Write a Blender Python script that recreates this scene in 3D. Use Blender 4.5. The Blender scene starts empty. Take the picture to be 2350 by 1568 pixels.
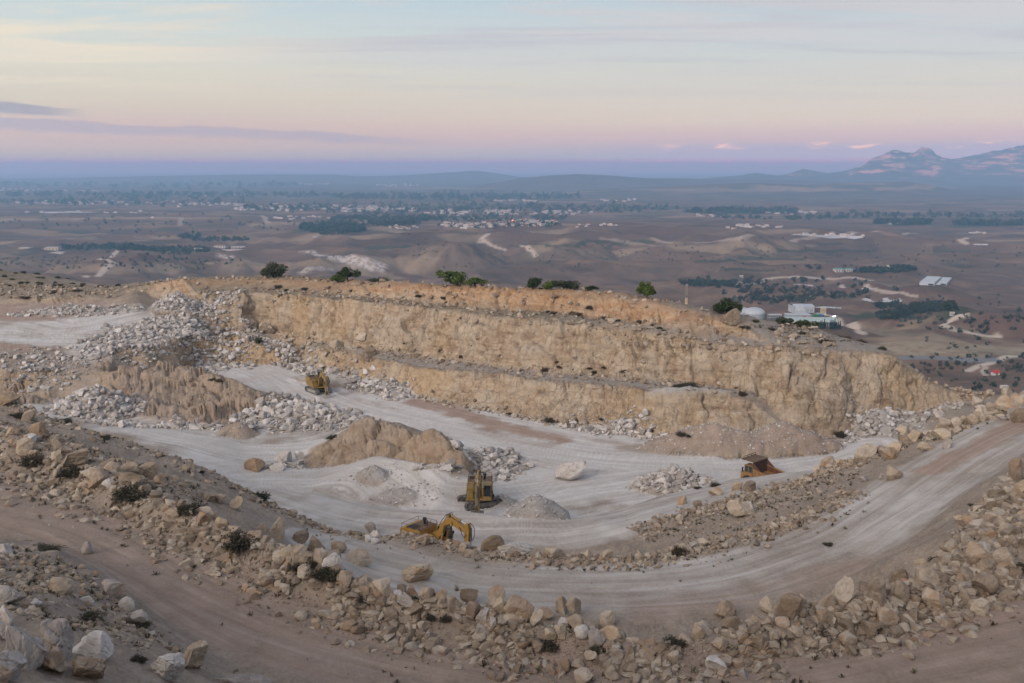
import bpy, bmesh, math, random
import numpy as np
from mathutils import Vector, Matrix, Euler, geometry

random.seed(7)
RNG = np.random.default_rng(11)
scene = bpy.context.scene
COL = scene.collection

# ------------------------------------------------------------------ survey frame
# sight lines of the survey station (the camera) used to read plan positions of terrain lines
FPX, CPX, CPY = 2294.0, 1174.5, 784.0
PITCH = math.radians(9.9)
CP, SP = math.cos(PITCH), math.sin(PITCH)

def sight(px, py):
    u = (px - CPX) / FPX
    v = (CPY - py) / FPX
    return np.array([u, CP + v * SP, -SP + v * CP])

def wz(px, py, z):
    d = sight(px, py)
    t = z / d[2]
    return (d[0] * t, d[1] * t, z)

def wy(px, Y, z):
    u = (px - CPX) / FPX
    # py that looks at this depth and height
    k = z / Y
    # (-SP+v CP)/(CP+v SP)=k
    v = (k * CP + SP) / (CP - k * SP)
    return (u * Y / (CP + v * SP), Y, z)

def to_px(P):
    P = np.asarray(P, dtype=float)
    x, y, z = P[..., 0], P[..., 1], P[..., 2]
    dep = y * CP - z * SP
    return CPX + FPX * x / dep, CPY - FPX * (y * SP + z * CP) / dep

# ------------------------------------------------------------------ numpy noise
def _h(ix, iy, iz, s):
    n = (ix.astype(np.uint32) * np.uint32(374761393) + iy.astype(np.uint32) * np.uint32(668265263)
         + iz.astype(np.uint32) * np.uint32(2147483647) + np.uint32((s * 974634777 + 12345) & 0xffffffff))
    n = (n ^ (n >> np.uint32(13))) * np.uint32(1274126177)
    n = n ^ (n >> np.uint32(16))
    n = n * np.uint32(2246822519)
    n = n ^ (n >> np.uint32(15))
    return n

def _r(n):
    return (n & np.uint32(0xffffff)).astype(np.float32) / np.float32(0xffffff)

def vnoise(x, y, z, seed=0):
    """value noise in -1..1"""
    x = np.asarray(x, np.float32); y = np.asarray(y, np.float32); z = np.asarray(z, np.float32)
    fx, fy, fz = np.floor(x), np.floor(y), np.floor(z)
    ix, iy, iz = fx.astype(np.int32), fy.astype(np.int32), fz.astype(np.int32)
    tx, ty, tz = x - fx, y - fy, z - fz
    tx = tx * tx * tx * (tx * (tx * 6 - 15) + 10)
    ty = ty * ty * ty * (ty * (ty * 6 - 15) + 10)
    tz = tz * tz * tz * (tz * (tz * 6 - 15) + 10)
    out = 0
    for dx in (0, 1):
        for dy in (0, 1):
            for dz in (0, 1):
                w = (tx if dx else 1 - tx) * (ty if dy else 1 - ty) * (tz if dz else 1 - tz)
                out = out + w * _r(_h(ix + dx, iy + dy, iz + dz, seed))
    return out * 2 - 1

def fbm(x, y, z=None, octaves=4, freq=1.0, gain=0.5, seed=0):
    if z is None:
        z = np.zeros_like(x)
    a, f, s, tot = 1.0, freq, 0, 0
    for o in range(octaves):
        c, sn = math.cos(0.6 * o + 0.3), math.sin(0.6 * o + 0.3)
        s = s + a * vnoise((x * c - y * sn) * f + 17.3 * o, (x * sn + y * c) * f - 9.1 * o, z * f + 3.7 * o, seed + o)
        tot += a
        a *= gain
        f *= 2.03
    return s / tot

def worley(x, y, z, seed=0):
    """cell noise: returns F1, F2, cell random a, cell random b, offsets to the cell point"""
    x = np.asarray(x, np.float32); y = np.asarray(y, np.float32); z = np.asarray(z, np.float32)
    ix, iy, iz = np.floor(x).astype(np.int32), np.floor(y).astype(np.int32), np.floor(z).astype(np.int32)
    f1 = np.full(x.shape, 9.0, np.float32); f2 = f1.copy()
    ra = np.zeros_like(f1); ox = np.zeros_like(f1); oy = np.zeros_like(f1); oz = np.zeros_like(f1); rb = np.zeros_like(f1)
    for dx in (-1, 0, 1):
        for dy in (-1, 0, 1):
            for dz in (-1, 0, 1):
                n = _h(ix + dx, iy + dy, iz + dz, seed)
                px = ix + dx + _r(n); m = n * np.uint32(1664525) + np.uint32(1013904223)
                m = m ^ (m >> np.uint32(14))
                py = iy + dy + _r(m); k = m * np.uint32(22695477) + np.uint32(1); k = k ^ (k >> np.uint32(15))
                pz = iz + dz + _r(k)
                d = np.sqrt((px - x) ** 2 + (py - y) ** 2 + (pz - z) ** 2)
                q = k * np.uint32(747796405) + np.uint32(2891336453); q = q ^ (q >> np.uint32(13))
                q2 = q * np.uint32(1597334677); q2 = q2 ^ (q2 >> np.uint32(16))
                c = d < f1
                f2 = np.where(c, f1, np.minimum(f2, d))
                f1 = np.where(c, d, f1)
                ra = np.where(c, _r(q), ra); rb = np.where(c, _r(q2), rb)
                ox = np.where(c, x - px, ox); oy = np.where(c, y - py, oy); oz = np.where(c, z - pz, oz)
    return f1, f2, ra, rb, ox, oy, oz

def sstep(a, b, x):
    t = np.clip((x - a) / (b - a), 0, 1)
    return t * t * (3 - 2 * t)

# ------------------------------------------------------------------ scene helpers
def tag(o, label=None, cat=None, group=None, kind=None):
    if label: o['label'] = label
    if cat: o['category'] = cat
    if group: o['group'] = group
    if kind: o['kind'] = kind
    return o

def np_mesh(name, verts, faces, smooth=False):
    """verts (N,3); faces (M,k) int array, all of one size"""
    verts = np.asarray(verts, np.float32); faces = np.asarray(faces, np.int32)
    me = bpy.data.meshes.new(name)
    k = faces.shape[1]
    me.vertices.add(len(verts)); me.vertices.foreach_set('co', verts.ravel())
    me.loops.add(faces.size); me.loops.foreach_set('vertex_index', faces.ravel())
    me.polygons.add(len(faces))
    me.polygons.foreach_set('loop_start', np.arange(0, faces.size, k, dtype=np.int32))
    me.polygons.foreach_set('loop_total', np.full(len(faces), k, np.int32))
    me.polygons.foreach_set('use_smooth', np.full(len(faces), bool(smooth)))
    me.update(calc_edges=True)
    return me

def link(name, me, mat=None, parent=None):
    o = bpy.data.objects.new(name, me)
    COL.objects.link(o)
    if mat is not None and me is not None and not me.materials:
        me.materials.append(mat)
    if parent is not None:
        o.parent = parent
    return o

def empty(name, loc=(0, 0, 0), rot=(0, 0, 0), scale=1.0):
    o = bpy.data.objects.new(name, None)
    COL.objects.link(o)
    o.location = loc
    o.rotation_euler = rot
    o.scale = (scale,) * 3
    o.empty_display_size = 0.5
    return o

def set_attr(me, name, arr):
    a = me.attributes.new(name, 'FLOAT', 'POINT')
    a.data.foreach_set('value', np.ascontiguousarray(arr, np.float32).ravel())

# node helper
class NT:
    def __init__(self, name):
        self.m = bpy.data.materials.new(name)
        self.m.use_nodes = True
        self.t = self.m.node_tree
        self.t.nodes.clear()
        self.out = self.t.nodes.new('ShaderNodeOutputMaterial')
    def n(self, typ, **kw):
        nd = self.t.nodes.new(typ)
        for k, v in kw.items():
            if k.startswith('i_'):
                nd.inputs[k[2:].replace('_', ' ')].default_value = v
            else:
                setattr(nd, k, v)
        return nd
    def l(self, a, b):
        self.t.links.new(a, b)
    def val(self, sock, v):
        if hasattr(v, 'is_output') or isinstance(v, bpy.types.NodeSocket):
            self.l(v, sock)
        else:
            sock.default_value = v
    def math(self, op, a, b=0.0, c=None, clamp=False):
        nd = self.n('ShaderNodeMath', operation=op, use_clamp=clamp)
        self.val(nd.inputs[0], a); self.val(nd.inputs[1], b)
        if c is not None: self.val(nd.inputs[2], c)
        return nd.outputs[0]
    def mix(self, f, a, b, mode='MIX'):
        nd = self.n('ShaderNodeMix', data_type='RGBA', blend_type=mode)
        nd.clamp_factor = True
        self.val(nd.inputs[0], f)
        for s, v in ((nd.inputs[6], a), (nd.inputs[7], b)):
            if isinstance(v, (tuple, list)): s.default_value = (*v[:3], 1)
            else: self.l(v, s)
        return nd.outputs[2]
    def noise(self, vec, scale, detail=4, rough=0.55, dist=0.0):
        nd = self.n('ShaderNodeTexNoise')
        nd.inputs['Scale'].default_value = scale
        nd.inputs['Detail'].default_value = detail
        nd.inputs['Roughness'].default_value = rough
        nd.inputs['Distortion'].default_value = dist
        if vec is not None: self.l(vec, nd.inputs['Vector'])
        return nd.outputs['Fac']
    def voro(self, vec, scale, feature='F1', rnd=1.0):
        nd = self.n('ShaderNodeTexVoronoi', feature=feature)
        nd.inputs['Scale'].default_value = scale
        nd.inputs['Randomness'].default_value = rnd
        if vec is not None: self.l(vec, nd.inputs['Vector'])
        return nd
    def mapr(self, v, a, b, c=0.0, d=1.0):
        nd = self.n('ShaderNodeMapRange')
        nd.interpolation_type = 'SMOOTHSTEP'
        self.val(nd.inputs[0], v)
        for i, q in enumerate((a, b, c, d)): nd.inputs[i + 1].default_value = q
        return nd.outputs[0]
    def attr(self, name):
        nd = self.n('ShaderNodeAttribute', attribute_name=name)
        return nd.outputs['Fac']
    def ramp(self, v, stops, interp='LINEAR'):
        nd = self.n('ShaderNodeValToRGB')
        cr = nd.color_ramp
        cr.interpolation = interp
        while len(cr.elements) < len(stops): cr.elements.new(0.5)
        for e, (p, c) in zip(cr.elements, stops):
            e.position = p; e.color = (*c, 1)
        self.val(nd.inputs[0], v)
        return nd.outputs[0]
    def scale_vec(self, vec, s, rot=(0, 0, 0)):
        nd = self.n('ShaderNodeMapping')
        nd.inputs['Scale'].default_value = s
        nd.inputs['Rotation'].default_value = rot
        self.l(vec, nd.inputs['Vector'])
        return nd.outputs[0]
    def bump(self, h, strength=0.5, dist=0.1, normal=None):
        nd = self.n('ShaderNodeBump')
        nd.inputs['Strength'].default_value = strength
        nd.inputs['Distance'].default_value = dist
        self.l(h, nd.inputs['Height'])
        if normal is not None: self.l(normal, nd.inputs['Normal'])
        return nd.outputs[0]
    def finish(self, col, rough=0.9, normal=None, metal=0.0, spec=0.3):
        b = self.n('ShaderNodeBsdfPrincipled')
        if isinstance(col, (tuple, list)): b.inputs['Base Color'].default_value = (*col[:3], 1)
        else: self.l(col, b.inputs['Base Color'])
        self.val(b.inputs['Roughness'], rough)
        self.val(b.inputs['Metallic'], metal)
        b.inputs['Specular IOR Level'].default_value = spec
        if normal is not None: self.l(normal, b.inputs['Normal'])
        self.l(b.outputs[0], self.out.inputs['Surface'])
        return self.m

def lin(r, g, b):
    """sRGB 0-255 to linear"""
    def f(c):
        c /= 255.0
        return c / 12.92 if c <= 0.04045 else ((c + 0.055) / 1.055) ** 2.4
    return (f(r), f(g), f(b))
COLS_NEAR, ROWS_NEAR = 1120, 1250
COLS_FAR, ROWS_FAR = 1000, 1000
HAZE_COLOR, HAZE_ABS = (0.33, 0.68, 1.0), (0.34, 0.0, 0.0)
HAZE_DENSITY = 1.1e-4
HAZE_SEEN = (0.315, 0.36, 0.52)
SUN_EL, SUN_AZ, SUN_ANGLE, SUN_ENERGY, SUN_COLOR = 24.0, 218.0, 18.0, 1.6, (1.0, 0.92, 0.84)
SKY_STRENGTH, NISHITA_MIX, EXPOSURE, GLOW = 0.88, 0.0, 0.22, 1.35
# ------------------------------------------------------------------ survey lines (px, py, z) / Y lines
def Z(*pts): return [wz(*p) for p in pts]
def Yl(*pts): return [wy(*p) for p in pts]

LINES = []
L = LINES.append
# camera hill
L(Yl((-500, 3, -3), (500, 3, -3), (1200, 3, -3), (2800, 3, -3)))
L(Yl((-500, 20, -12.5), (0, 20, -12.3), (400, 20, -13), (800, 20, -14.5), (1200, 20, -15), (1800, 20, -15), (2800, 20, -14)))
L(Yl((-500, 33, -16.5), (0, 31, -17.0), (200, 32, -17.9), (420, 36, -20.5), (620, 38, -22.8)))
L(Z((-300, 1400, -18), (0, 1390, -19), (150, 1420, -19.5), (300, 1470, -21), (420, 1530, -22.8)))
# shoulder edge of the near slope, and its foot on the road
L(Z((-300, 1215, -22), (0, 1248, -22.4), (130, 1268, -22.6), (215, 1305, -22.8), (300, 1400, -23.2), (400, 1482, -23.8), (500, 1542, -24.5), (640, 1600, -25.6)))
L(Z((-300, 1200, -24.4), (0, 1238, -25), (150, 1255, -25.2), (250, 1305, -25.5), (330, 1392, -26), (430, 1472, -26.5), (540, 1535, -27), (720, 1592, -27.3), (1200, 1640, -27.5), (1700, 1650, -27.5), (2349, 1640, -27.3), (2700, 1600, -26.6)))
# near road, far edge = foot of the big rock berm
L(Z((-300, 1030, -24.4), (0, 1090, -25), (130, 1120, -25.2), (300, 1190, -25.6), (480, 1280, -26), (650, 1360, -26.5), (850, 1430, -27), (1100, 1490, -27.3), (1300, 1532, -27.5), (1500, 1545, -27.5), (1700, 1520, -27.4), (1900, 1470, -27), (2100, 1420, -26.4), (2240, 1375, -25.9), (2349, 1335, -25.4), (2650, 1240, -24)))
BERM2 = Z((-300, 955, -22.8), (0, 998, -23.0), (150, 1050, -23.5), (300, 1105, -23.8), (480, 1180, -24.0), (600, 1232, -24.3), (750, 1288, -24.6), (900, 1354, -25.3), (960, 1364, -25.4), (1100, 1400, -25.6), (1200, 1412, -25.6), (1300, 1432, -25.7), (1400, 1450, -25.9), (1500, 1484, -26.5), (1600, 1458, -26.2), (1700, 1424, -26.0), (1800, 1404, -25.8), (1900, 1382, -25.5), (2000, 1364, -25.2), (2100, 1332, -24.9), (2230, 1276, -24.3), (2349, 1220, -23.4), (2650, 1120, -22))
L(BERM2)
# crest of the right hand bank between the two roads
L(Z((2150, 1290, -25.5), (2230, 1200, -25), (2300, 1120, -24.5), (2349, 1070, -24), (2600, 960, -23)))
# hidden back foot of the berm
L(Yl((620, 71, -29.5), (800, 67, -32), (900, 65, -33), (1200, 62.5, -33), (1500, 61, -33), (1800, 62, -32.7), (2000, 65, -31.8)))
L(Z((1300, 1412, -33), (1500, 1420, -33), (1750, 1388, -32.7), (1900, 1345, -32), (1980, 1310, -31.5), (2040, 1270, -31), (2120, 1200, -30), (2200, 1130, -29.2), (2260, 1090, -28.6), (2310, 1050, -28), (2349, 1010, -27.5), (2600, 900, -25.5)))
L(Z((860, 1272, -33.6), (1000, 1281, -33.6), (1100, 1286, -33.5), (1300, 1298, -33.3), (1500, 1293, -33), (1700, 1264, -32.5), (1850, 1222, -31.8), (2000, 1142, -30.5), (2080, 1086, -29.6), (2150, 1042, -28.8), (2250, 990, -27.8), (2349, 950, -27), (2600, 870, -25)))
# shoulder at the left between berm and pit lip
L(Z((-300, 930, -23.8), (0, 958, -24.2), (150, 1003, -25), (300, 1062, -26), (450, 1115, -27.4), (560, 1172, -29.4), (700, 1238, -32.4), (790, 1262, -33.3)))
LIP = Z((-300, 880, -24), (0, 915, -24.6), (100, 950, -25), (200, 985, -25.8), (300, 1015, -27), (400, 1050, -28.3), (480, 1078, -29.5), (560, 1125, -31), (620, 1155, -32.5), (750, 1212, -34.2), (850, 1230, -34.4), (935, 1222, -33.7), (976, 1234, -34), (1021, 1242, -34), (1045, 1252, -34.1), (1070, 1259, -34.1), (1110, 1271, -33.9), (1200, 1272, -33.4), (1400, 1278, -32.9), (1550, 1266, -32.7), (1700, 1228, -32.2), (1850, 1180, -31.6), (1950, 1125, -30.9), (2060, 1068, -30))
L(LIP)
# hidden foot of the lip inside the pit
L(Yl((-300, 122, -34), (0, 125, -36), (200, 118, -38), (350, 116, -40.5), (480, 113, -41), (600, 110, -41), (700, 107, -40.5), (850, 100, -40.3), (930, 97, -40), (1000, 94.5, -39.9), (1080, 93, -39.9), (1200, 91, -40.2), (1330, 91, -39.6), (1450, 95, -38.8)))
L(Yl((900, 105, -40), (1000, 103, -39.9), (1080, 102, -39.8)))
# second ramp lip over the pit floor
L(Z((560, 1118, -40.9), (700, 1140, -40.5), (850, 1165, -40.2), (1000, 1168, -39.5), (1095, 1174, -38.9), (1200, 1187, -38.6), (1300, 1190, -38.7), (1420, 1166, -39.1), (1500, 1142, -39.4), (1600, 1117, -39.6), (1690, 1098, -39.1), (1790, 1085, -38.2), (1850, 1078, -37.6), (1900, 1066, -36.6)))
L(Yl((560, 126, -41), (700, 123, -41), (850, 118, -41), (1000, 114.5, -41), (1100, 113, -41), (1200, 110.5, -41), (1310, 110, -41), (1430, 115, -41), (1520, 121, -41), (1620, 126, -41), (1700, 127, -41.6), (1800, 126, -41.8), (1900, 126.5, -41)))
# ridge above the second ramp on the right, growing into the boulder bank
BANKB = Z((1455, 1218, -38.2), (1580, 1178, -37.6), (1700, 1143, -37), (1790, 1118, -36.4), (1870, 1092, -35.6), (1960, 1062, -33.6), (2030, 1035, -32), (2100, 1010, -30.5), (2200, 965, -28.3), (2300, 925, -27), (2349, 905, -26.4), (2600, 850, -25))
L(BANKB)
L(Z((1460, 1236, -38.6), (1580, 1200, -38.2), (1700, 1168, -37.4), (1800, 1150, -36)))
L(Yl((1960, 122, -40.6), (2060, 124, -40.8), (2200, 127, -39), (2349, 130, -37), (2600, 136, -34)))
# pit floor spots
L(Z((1150, 1130, -41), (1350, 1130, -41), (1500, 1090, -41)))
L(Z((1100, 1000, -41), (1400, 1060, -41), (1700, 1050, -41), (1900, 1045, -41)))
# big wall: toe, bench 1, bench 2, crest, plateau
TOE = Z((540, 822, -41), (640, 818, -41), (700, 838, -41), (800, 868, -41), (950, 908, -41), (1050, 930, -41), (1150, 946, -41), (1270, 970, -41), (1400, 988, -41), (1560, 1010, -41), (1700, 1018, -41), (1850, 1018, -41), (1940, 1004, -41), (2000, 987, -41), (2080, 957, -39.5), (2150, 936, -38.5), (2260, 915, -37.6))
L(TOE)
CRA = Z((600, 775, -37.8), (700, 792, -37), (800, 808, -36.6), (950, 840, -36.6), (1000, 846, -36.5), (1119, 853, -35.6), (1278, 875, -35), (1400, 883, -34.7), (1500, 893, -34.6), (1650, 905, -35), (1715, 911, -35.2))
L(CRA)
TOB = Z((600, 765, -37.2), (700, 778, -36.4), (800, 795, -36), (950, 815, -35.9), (1100, 834, -35.4), (1250, 855, -34.9), (1400, 866, -34.5), (1500, 874, -34.3), (1650, 888, -34.6), (1735, 900, -35))
L(TOB)
CRB = Z((500, 672, -28.4), (560, 670, -28), (660, 676, -27.8), (766, 686, -27.5), (932, 700, -27.3), (1030, 711, -27.3), (1119, 723, -27.2), (1210, 730, -26.9), (1296, 738, -26.7), (1390, 748, -26.9), (1472, 759, -27), (1578, 777, -27.8), (1696, 793, -28.4), (1801, 796, -28.3), (1925, 803, -29), (2049, 813, -30), (2100, 852, -33), (2170, 887, -35.5), (2260, 897, -36.5))
L(CRB)
TOC = Z((440, 668, -28.3), (560, 661, -27.8), (660, 667, -27.5), (766, 677, -27.2), (932, 689, -26.9), (1119, 708, -26.7), (1210, 714, -26.4), (1296, 719, -26.1), (1390, 733, -26.3), (1472, 746, -26.5), (1578, 763, -27), (1690, 770, -27.6))
L(TOC)
CRC = Z((310, 662, -28), (350, 650, -27), (420, 641, -26), (520, 642, -26.2), (600, 642, -26.2), (680, 645, -25.8), (760, 651, -25.4), (900, 655, -24.4), (1000, 659, -23.9), (1100, 664, -23.5), (1200, 668, -23.1), (1300, 674, -22.9), (1400, 681, -22.7), (1450, 691, -23), (1600, 719, -24.3), (1690, 737, -25.5))
L(CRC)
L(Z((360, 648, -27.2), (430, 637, -27), (600, 631, -26.2), (800, 641, -24.7), (1000, 650, -23.2), (1200, 658, -22.4), (1400, 669, -22.3), (1500, 684, -23), (1600, 704, -24.1), (1700, 723, -25.3), (1850, 750, -27), (1950, 776, -28.5), (2030, 798, -29.8)))
# left end of the wall, down to the rubble slope
L(Z((310, 690, -31), (420, 690, -30.6), (500, 708, -31.3), (560, 735, -33.4), (600, 752, -35.5)))
# upper terraces on the left
L(Z((-300, 690, -31), (0, 702, -31.4), (120, 695, -31), (250, 692, -30.8)))
L(Z((-300, 670, -28.5), (0, 676, -29.3), (120, 680, -29.6), (250, 680, -29.8)))
L(Z((-300, 640, -26.5), (0, 642, -27), (150, 652, -28), (280, 664, -28.6)))
L(Z((-300, 740, -32.4), (0, 745, -32.4), (150, 735, -32.2), (330, 722, -31.8), (440, 718, -32)))
TERR = Z((-300, 800, -33.5), (0, 812, -34), (120, 803, -34.2), (250, 800, -34.4), (330, 796, -34.6), (450, 772, -34.8), (520, 760, -34.4), (570, 752, -35))
L(TERR)
L(Z((360, 880, -40.5), (430, 850, -41), (490, 838, -41)))
# bank between terrace and lower floor
L(Z((-300, 850, -36), (0, 852, -36), (150, 852, -36.8), (300, 846, -36), (400, 832, -36.4), (480, 850, -36.8), (560, 886, -37.8), (650, 916, -39.2), (760, 942, -40.4)))
L(Yl((440, 198, -41), (480, 192, -41), (560, 184, -41), (650, 176, -41), (760, 170, -41)))
L(Z((-300, 900, -39.5), (0, 905, -39.5), (130, 930, -41), (300, 965, -41), (450, 985, -41), (560, 1000, -41), (700, 992, -41), (820, 955, -41)))
# central mound
L(Z((690, 1062, -41), (760, 1067, -41), (900, 1087, -41), (1000, 1117, -41), (1062, 1112, -41), (1082, 1075, -41)) + Yl((1075, 140, -41), (1020, 148, -41), (900, 154, -41), (780, 152, -41), (700, 142, -41)) + Z((690, 1062, -41)))
L(Z((735, 1030, -39.2), (770, 1003, -37.6), (815, 975, -36.3), (850, 956, -35.7), (890, 962, -35.5), (930, 978, -35.9), (1000, 986, -35.5), (1046, 1006, -35.9), (1064, 1026, -36.9)))
L(Z((800, 1030, -38.6), (880, 1040, -38.2), (960, 1052, -37.6), (1020, 1060, -37.4), (1055, 1066, -38.0)))
# hillside beyond the quarry
L(Z((-300, 605, -26), (0, 617, -27), (150, 637, -30), (270, 657, -32)))
L(Yl((-600, 330, -60), (0, 320, -52), (300, 300, -50), (700, 275, -42), (1100, 240, -38), (1500, 210, -34), (1800, 195, -34), (2000, 185, -37), (2150, 180, -43), (2400, 180, -50), (2800, 180, -54)))
L(Yl((-600, 450, -100), (0, 430, -95), (700, 400, -88), (1200, 360, -80), (1800, 330, -84), (2300, 320, -90), (2800, 320, -95)))
L(Yl((-600, 640, -150), (0, 620, -145), (700, 600, -140), (1200, 590, -138), (1800, 590, -140), (2300, 590, -135), (2800, 590, -130)))
# right hand corner outside the frame
L(Yl((2650, 60, -24), (2700, 90, -23.5), (2800, 130, -24)))

def dense(line, step):
    out = []
    for a, b in zip(line[:-1], line[1:]):
        a, b = np.array(a), np.array(b)
        n = max(1, int(np.linalg.norm(b[:2] - a[:2]) / step))
        for i in range(n): out.append(a + (b - a) * i / n)
    out.append(np.array(line[-1]))
    return np.array(out)

def curve(line, step=3.0):
    """smooth polyline (centripetal-ish Catmull-Rom) sampled about every step metres"""
    p = [np.array(q, float) for q in line]
    p = [2 * p[0] - p[1]] + p + [2 * p[-1] - p[-2]]
    out = []
    for i in range(1, len(p) - 2):
        n = max(1, int(np.linalg.norm(p[i + 1][:2] - p[i][:2]) / step))
        for k in range(n):
            t = k / n
            out.append(0.5 * ((2 * p[i]) + (-p[i - 1] + p[i + 1]) * t + (2 * p[i - 1] - 5 * p[i] + 4 * p[i + 1] - p[i + 2]) * t * t
                              + (-p[i - 1] + 3 * p[i] - 3 * p[i + 1] + p[i + 2]) * t ** 3))
    out.append(p[-2])
    return np.array(out)

# triangulated survey -> 0.5 m raster
vv, ee = [], []
for ln in LINES:
    pts = curve(ln, 6.0)
    b = len(vv)
    vv += [tuple(q) for q in pts]
    ee += [(b + i, b + i + 1) for i in range(len(pts) - 1)]
res = geometry.delaunay_2d_cdt([Vector((v[0], v[1])) for v in vv], ee, [], 0, 0.02)
tv = np.array([[v.x, v.y] for v in res[0]])
tz = np.array([np.mean([vv[i][2] for i in o]) if o else np.nan for o in res[3]])
if np.isnan(tz).any():          # crossings of survey lines: nearest known height
    src = np.array(vv)
    for i in np.where(np.isnan(tz))[0]:
        d = (src[:, 0] - tv[i, 0]) ** 2 + (src[:, 1] - tv[i, 1]) ** 2
        j = np.argsort(d)[:4]
        w = 1 / (d[j] + 0.05)
        tz[i] = (src[j, 2] * w).sum() / w.sum()
CELL = 0.5
X0, X1, Y0, Y1 = -330.0, 330.0, 2.0, 600.0
NX, NY = int((X1 - X0) / CELL) + 1, int((Y1 - Y0) / CELL) + 1
G = np.full((NY, NX), np.nan, np.float32)
for f in res[2]:
    a, b, c = (np.array([*tv[i], tz[i]]) for i in f)
    x0, x1 = min(a[0], b[0], c[0]), max(a[0], b[0], c[0]); y0, y1 = min(a[1], b[1], c[1]), max(a[1], b[1], c[1])
    i0, i1 = max(0, int((x0 - X0) / CELL)), min(NX - 1, int((x1 - X0) / CELL) + 1)
    j0, j1 = max(0, int((y0 - Y0) / CELL)), min(NY - 1, int((y1 - Y0) / CELL) + 1)
    if i1 < i0 or j1 < j0: continue
    gx, gy = np.meshgrid(X0 + np.arange(i0, i1 + 1) * CELL, Y0 + np.arange(j0, j1 + 1) * CELL)
    den = (b[1] - c[1]) * (a[0] - c[0]) + (c[0] - b[0]) * (a[1] - c[1])
    if abs(den) < 1e-9: continue
    l1 = ((b[1] - c[1]) * (gx - c[0]) + (c[0] - b[0]) * (gy - c[1])) / den
    l2 = ((c[1] - a[1]) * (gx - c[0]) + (a[0] - c[0]) * (gy - c[1])) / den
    l3 = 1 - l1 - l2
    m = (l1 >= -1e-6) & (l2 >= -1e-6) & (l3 >= -1e-6)
    G[j0:j1 + 1, i0:i1 + 1][m] = (l1 * a[2] + l2 * b[2] + l3 * c[2])[m]
# fill outside the survey by nearest known value along the row
for j in range(NY):
    r = G[j]; ok = ~np.isnan(r)
    if ok.any():
        G[j] = np.interp(np.arange(NX), np.where(ok)[0], r[ok])
for j in range(NY):
    if np.isnan(G[j]).any(): G[j] = G[j - 1] if j else -3

def blur(a, s):
    r = int(3 * s + 1); k = np.exp(-0.5 * (np.arange(-r, r + 1) / s) ** 2); k /= k.sum()
    p = np.pad(a, ((r, r), (0, 0)), 'edge')
    a = sum(k[i] * p[i:i + a.shape[0]] for i in range(2 * r + 1))
    p = np.pad(a, ((0, 0), (r, r)), 'edge')
    return sum(k[i] * p[:, i:i + a.shape[1]] for i in range(2 * r + 1))
G = blur(G, 0.85).astype(np.float32)

GX, GY = np.meshgrid(X0 + np.arange(NX) * CELL, Y0 + np.arange(NY) * CELL)
# loose heaps tipped on the surfaces: px, py of the base centre, z, half length, half width, height, turn
HEAP = np.zeros_like(G); HPINK = np.zeros_like(G)
def heap(px, py, z, a, b, h, turn=0.0, power=1.0, seed=0, pink=0.0, add=False):
    global G, HEAP, HPINK
    x, y, _ = wz(px, py, z)
    c, s = math.cos(turn), math.sin(turn)
    dx, dy = GX - x, GY - y
    u, v = (dx * c + dy * s) / a, (-dx * s + dy * c) / b
    m = (np.abs(u) < 1.6) & (np.abs(v) < 1.6)
    r = np.sqrt(u * u + v * v) + 0.16 * fbm(GX, GY, None, 3, 0.55, 0.5, 90 + seed)
    k = np.clip(1 - r, 0, 1) ** power
    zz = G + h * k if add else z - 0.35 + (h + 0.35) * k
    up = m & (k > 0) & (zz > G)
    kk = sstep(0.0, 0.5, zz - G) * up
    G = np.where(up, zz, G).astype(np.float32)
    HEAP = np.maximum(HEAP, kk).astype(np.float32); HPINK = np.maximum(HPINK, kk * pink).astype(np.float32)
heap(1232, 1178, -39, 4.0, 3.6, 2.6, 0, 1, 1)
heap(1150, 1155, -41, 2.6, 2.0, 1.3, 0, 1, 2)
heap(1640, 1032, -41, 12, 4.2, 4.2, -0.1, 0.75, 3, 1.0)
heap(1790, 1030, -41, 10, 4.0, 4.2, 0.1, 0.75, 4, 1.0)
heap(545, 998, -41, 4.5, 3.4, 2.6, 0, 1, 5, 1.0)
heap(860, 1118, -41, 5.5, 3.2, 3.0, -0.7, 0.8, 6)
heap(925, 1142, -40.5, 5.0, 2.6, 1.5, -0.2, 1, 7)
heap(405, 706, -31, 5.5, 4.5, 3.2, 0, 1, 8)
heap(170, 722, -32, 15, 4.0, 1.8, 0.1, 0.8, 9)
heap(1540, 1118, -41, 5.5, 3.4, 2.6, 0.1, 0.8, 11)
heap(220, 950, -41, 9, 7, 4.5, 0, 0.9, 12)
heap(2015, 990, -41, 7, 6, 4.0, 0.2, 0.9, 13)
heap(1430, 992, -41, 6, 1.8, 1.4, 0, 0.9, 14)
heap(700, 965, -41, 13, 5, 1.8, -0.2, 0.8, 15)
heap(760, 880, -41, 11, 2.6, 2.2, -0.5, 0.8, 16)
heap(880, 895, -41, 8, 2.4, 2.0, -0.5, 0.8, 17)
heap(1110, 1065, -41, 6, 7, 1.6, 0, 0.8, 18)
heap(1590, 894, -34.5, 10.0, 0.95, 0.85, -0.06, 0.8, 20, 0, True)
heap(1010, 1122, -41, 3.4, 2, 1.4, 0, 0.9, 19)

def Hf(x, y, A=None):
    A = G if A is None else A
    x = np.asarray(x, np.float64); y = np.asarray(y, np.float64)
    u = np.clip((x - X0) / CELL, 0, NX - 1.001); v = np.clip((y - Y0) / CELL, 0, NY - 1.001)
    i, j = u.astype(int), v.astype(int); fu, fv = u - i, v - j
    return (A[j, i] * (1 - fu) * (1 - fv) + A[j, i + 1] * fu * (1 - fv) + A[j + 1, i] * (1 - fu) * fv + A[j + 1, i + 1] * fu * fv)

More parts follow.
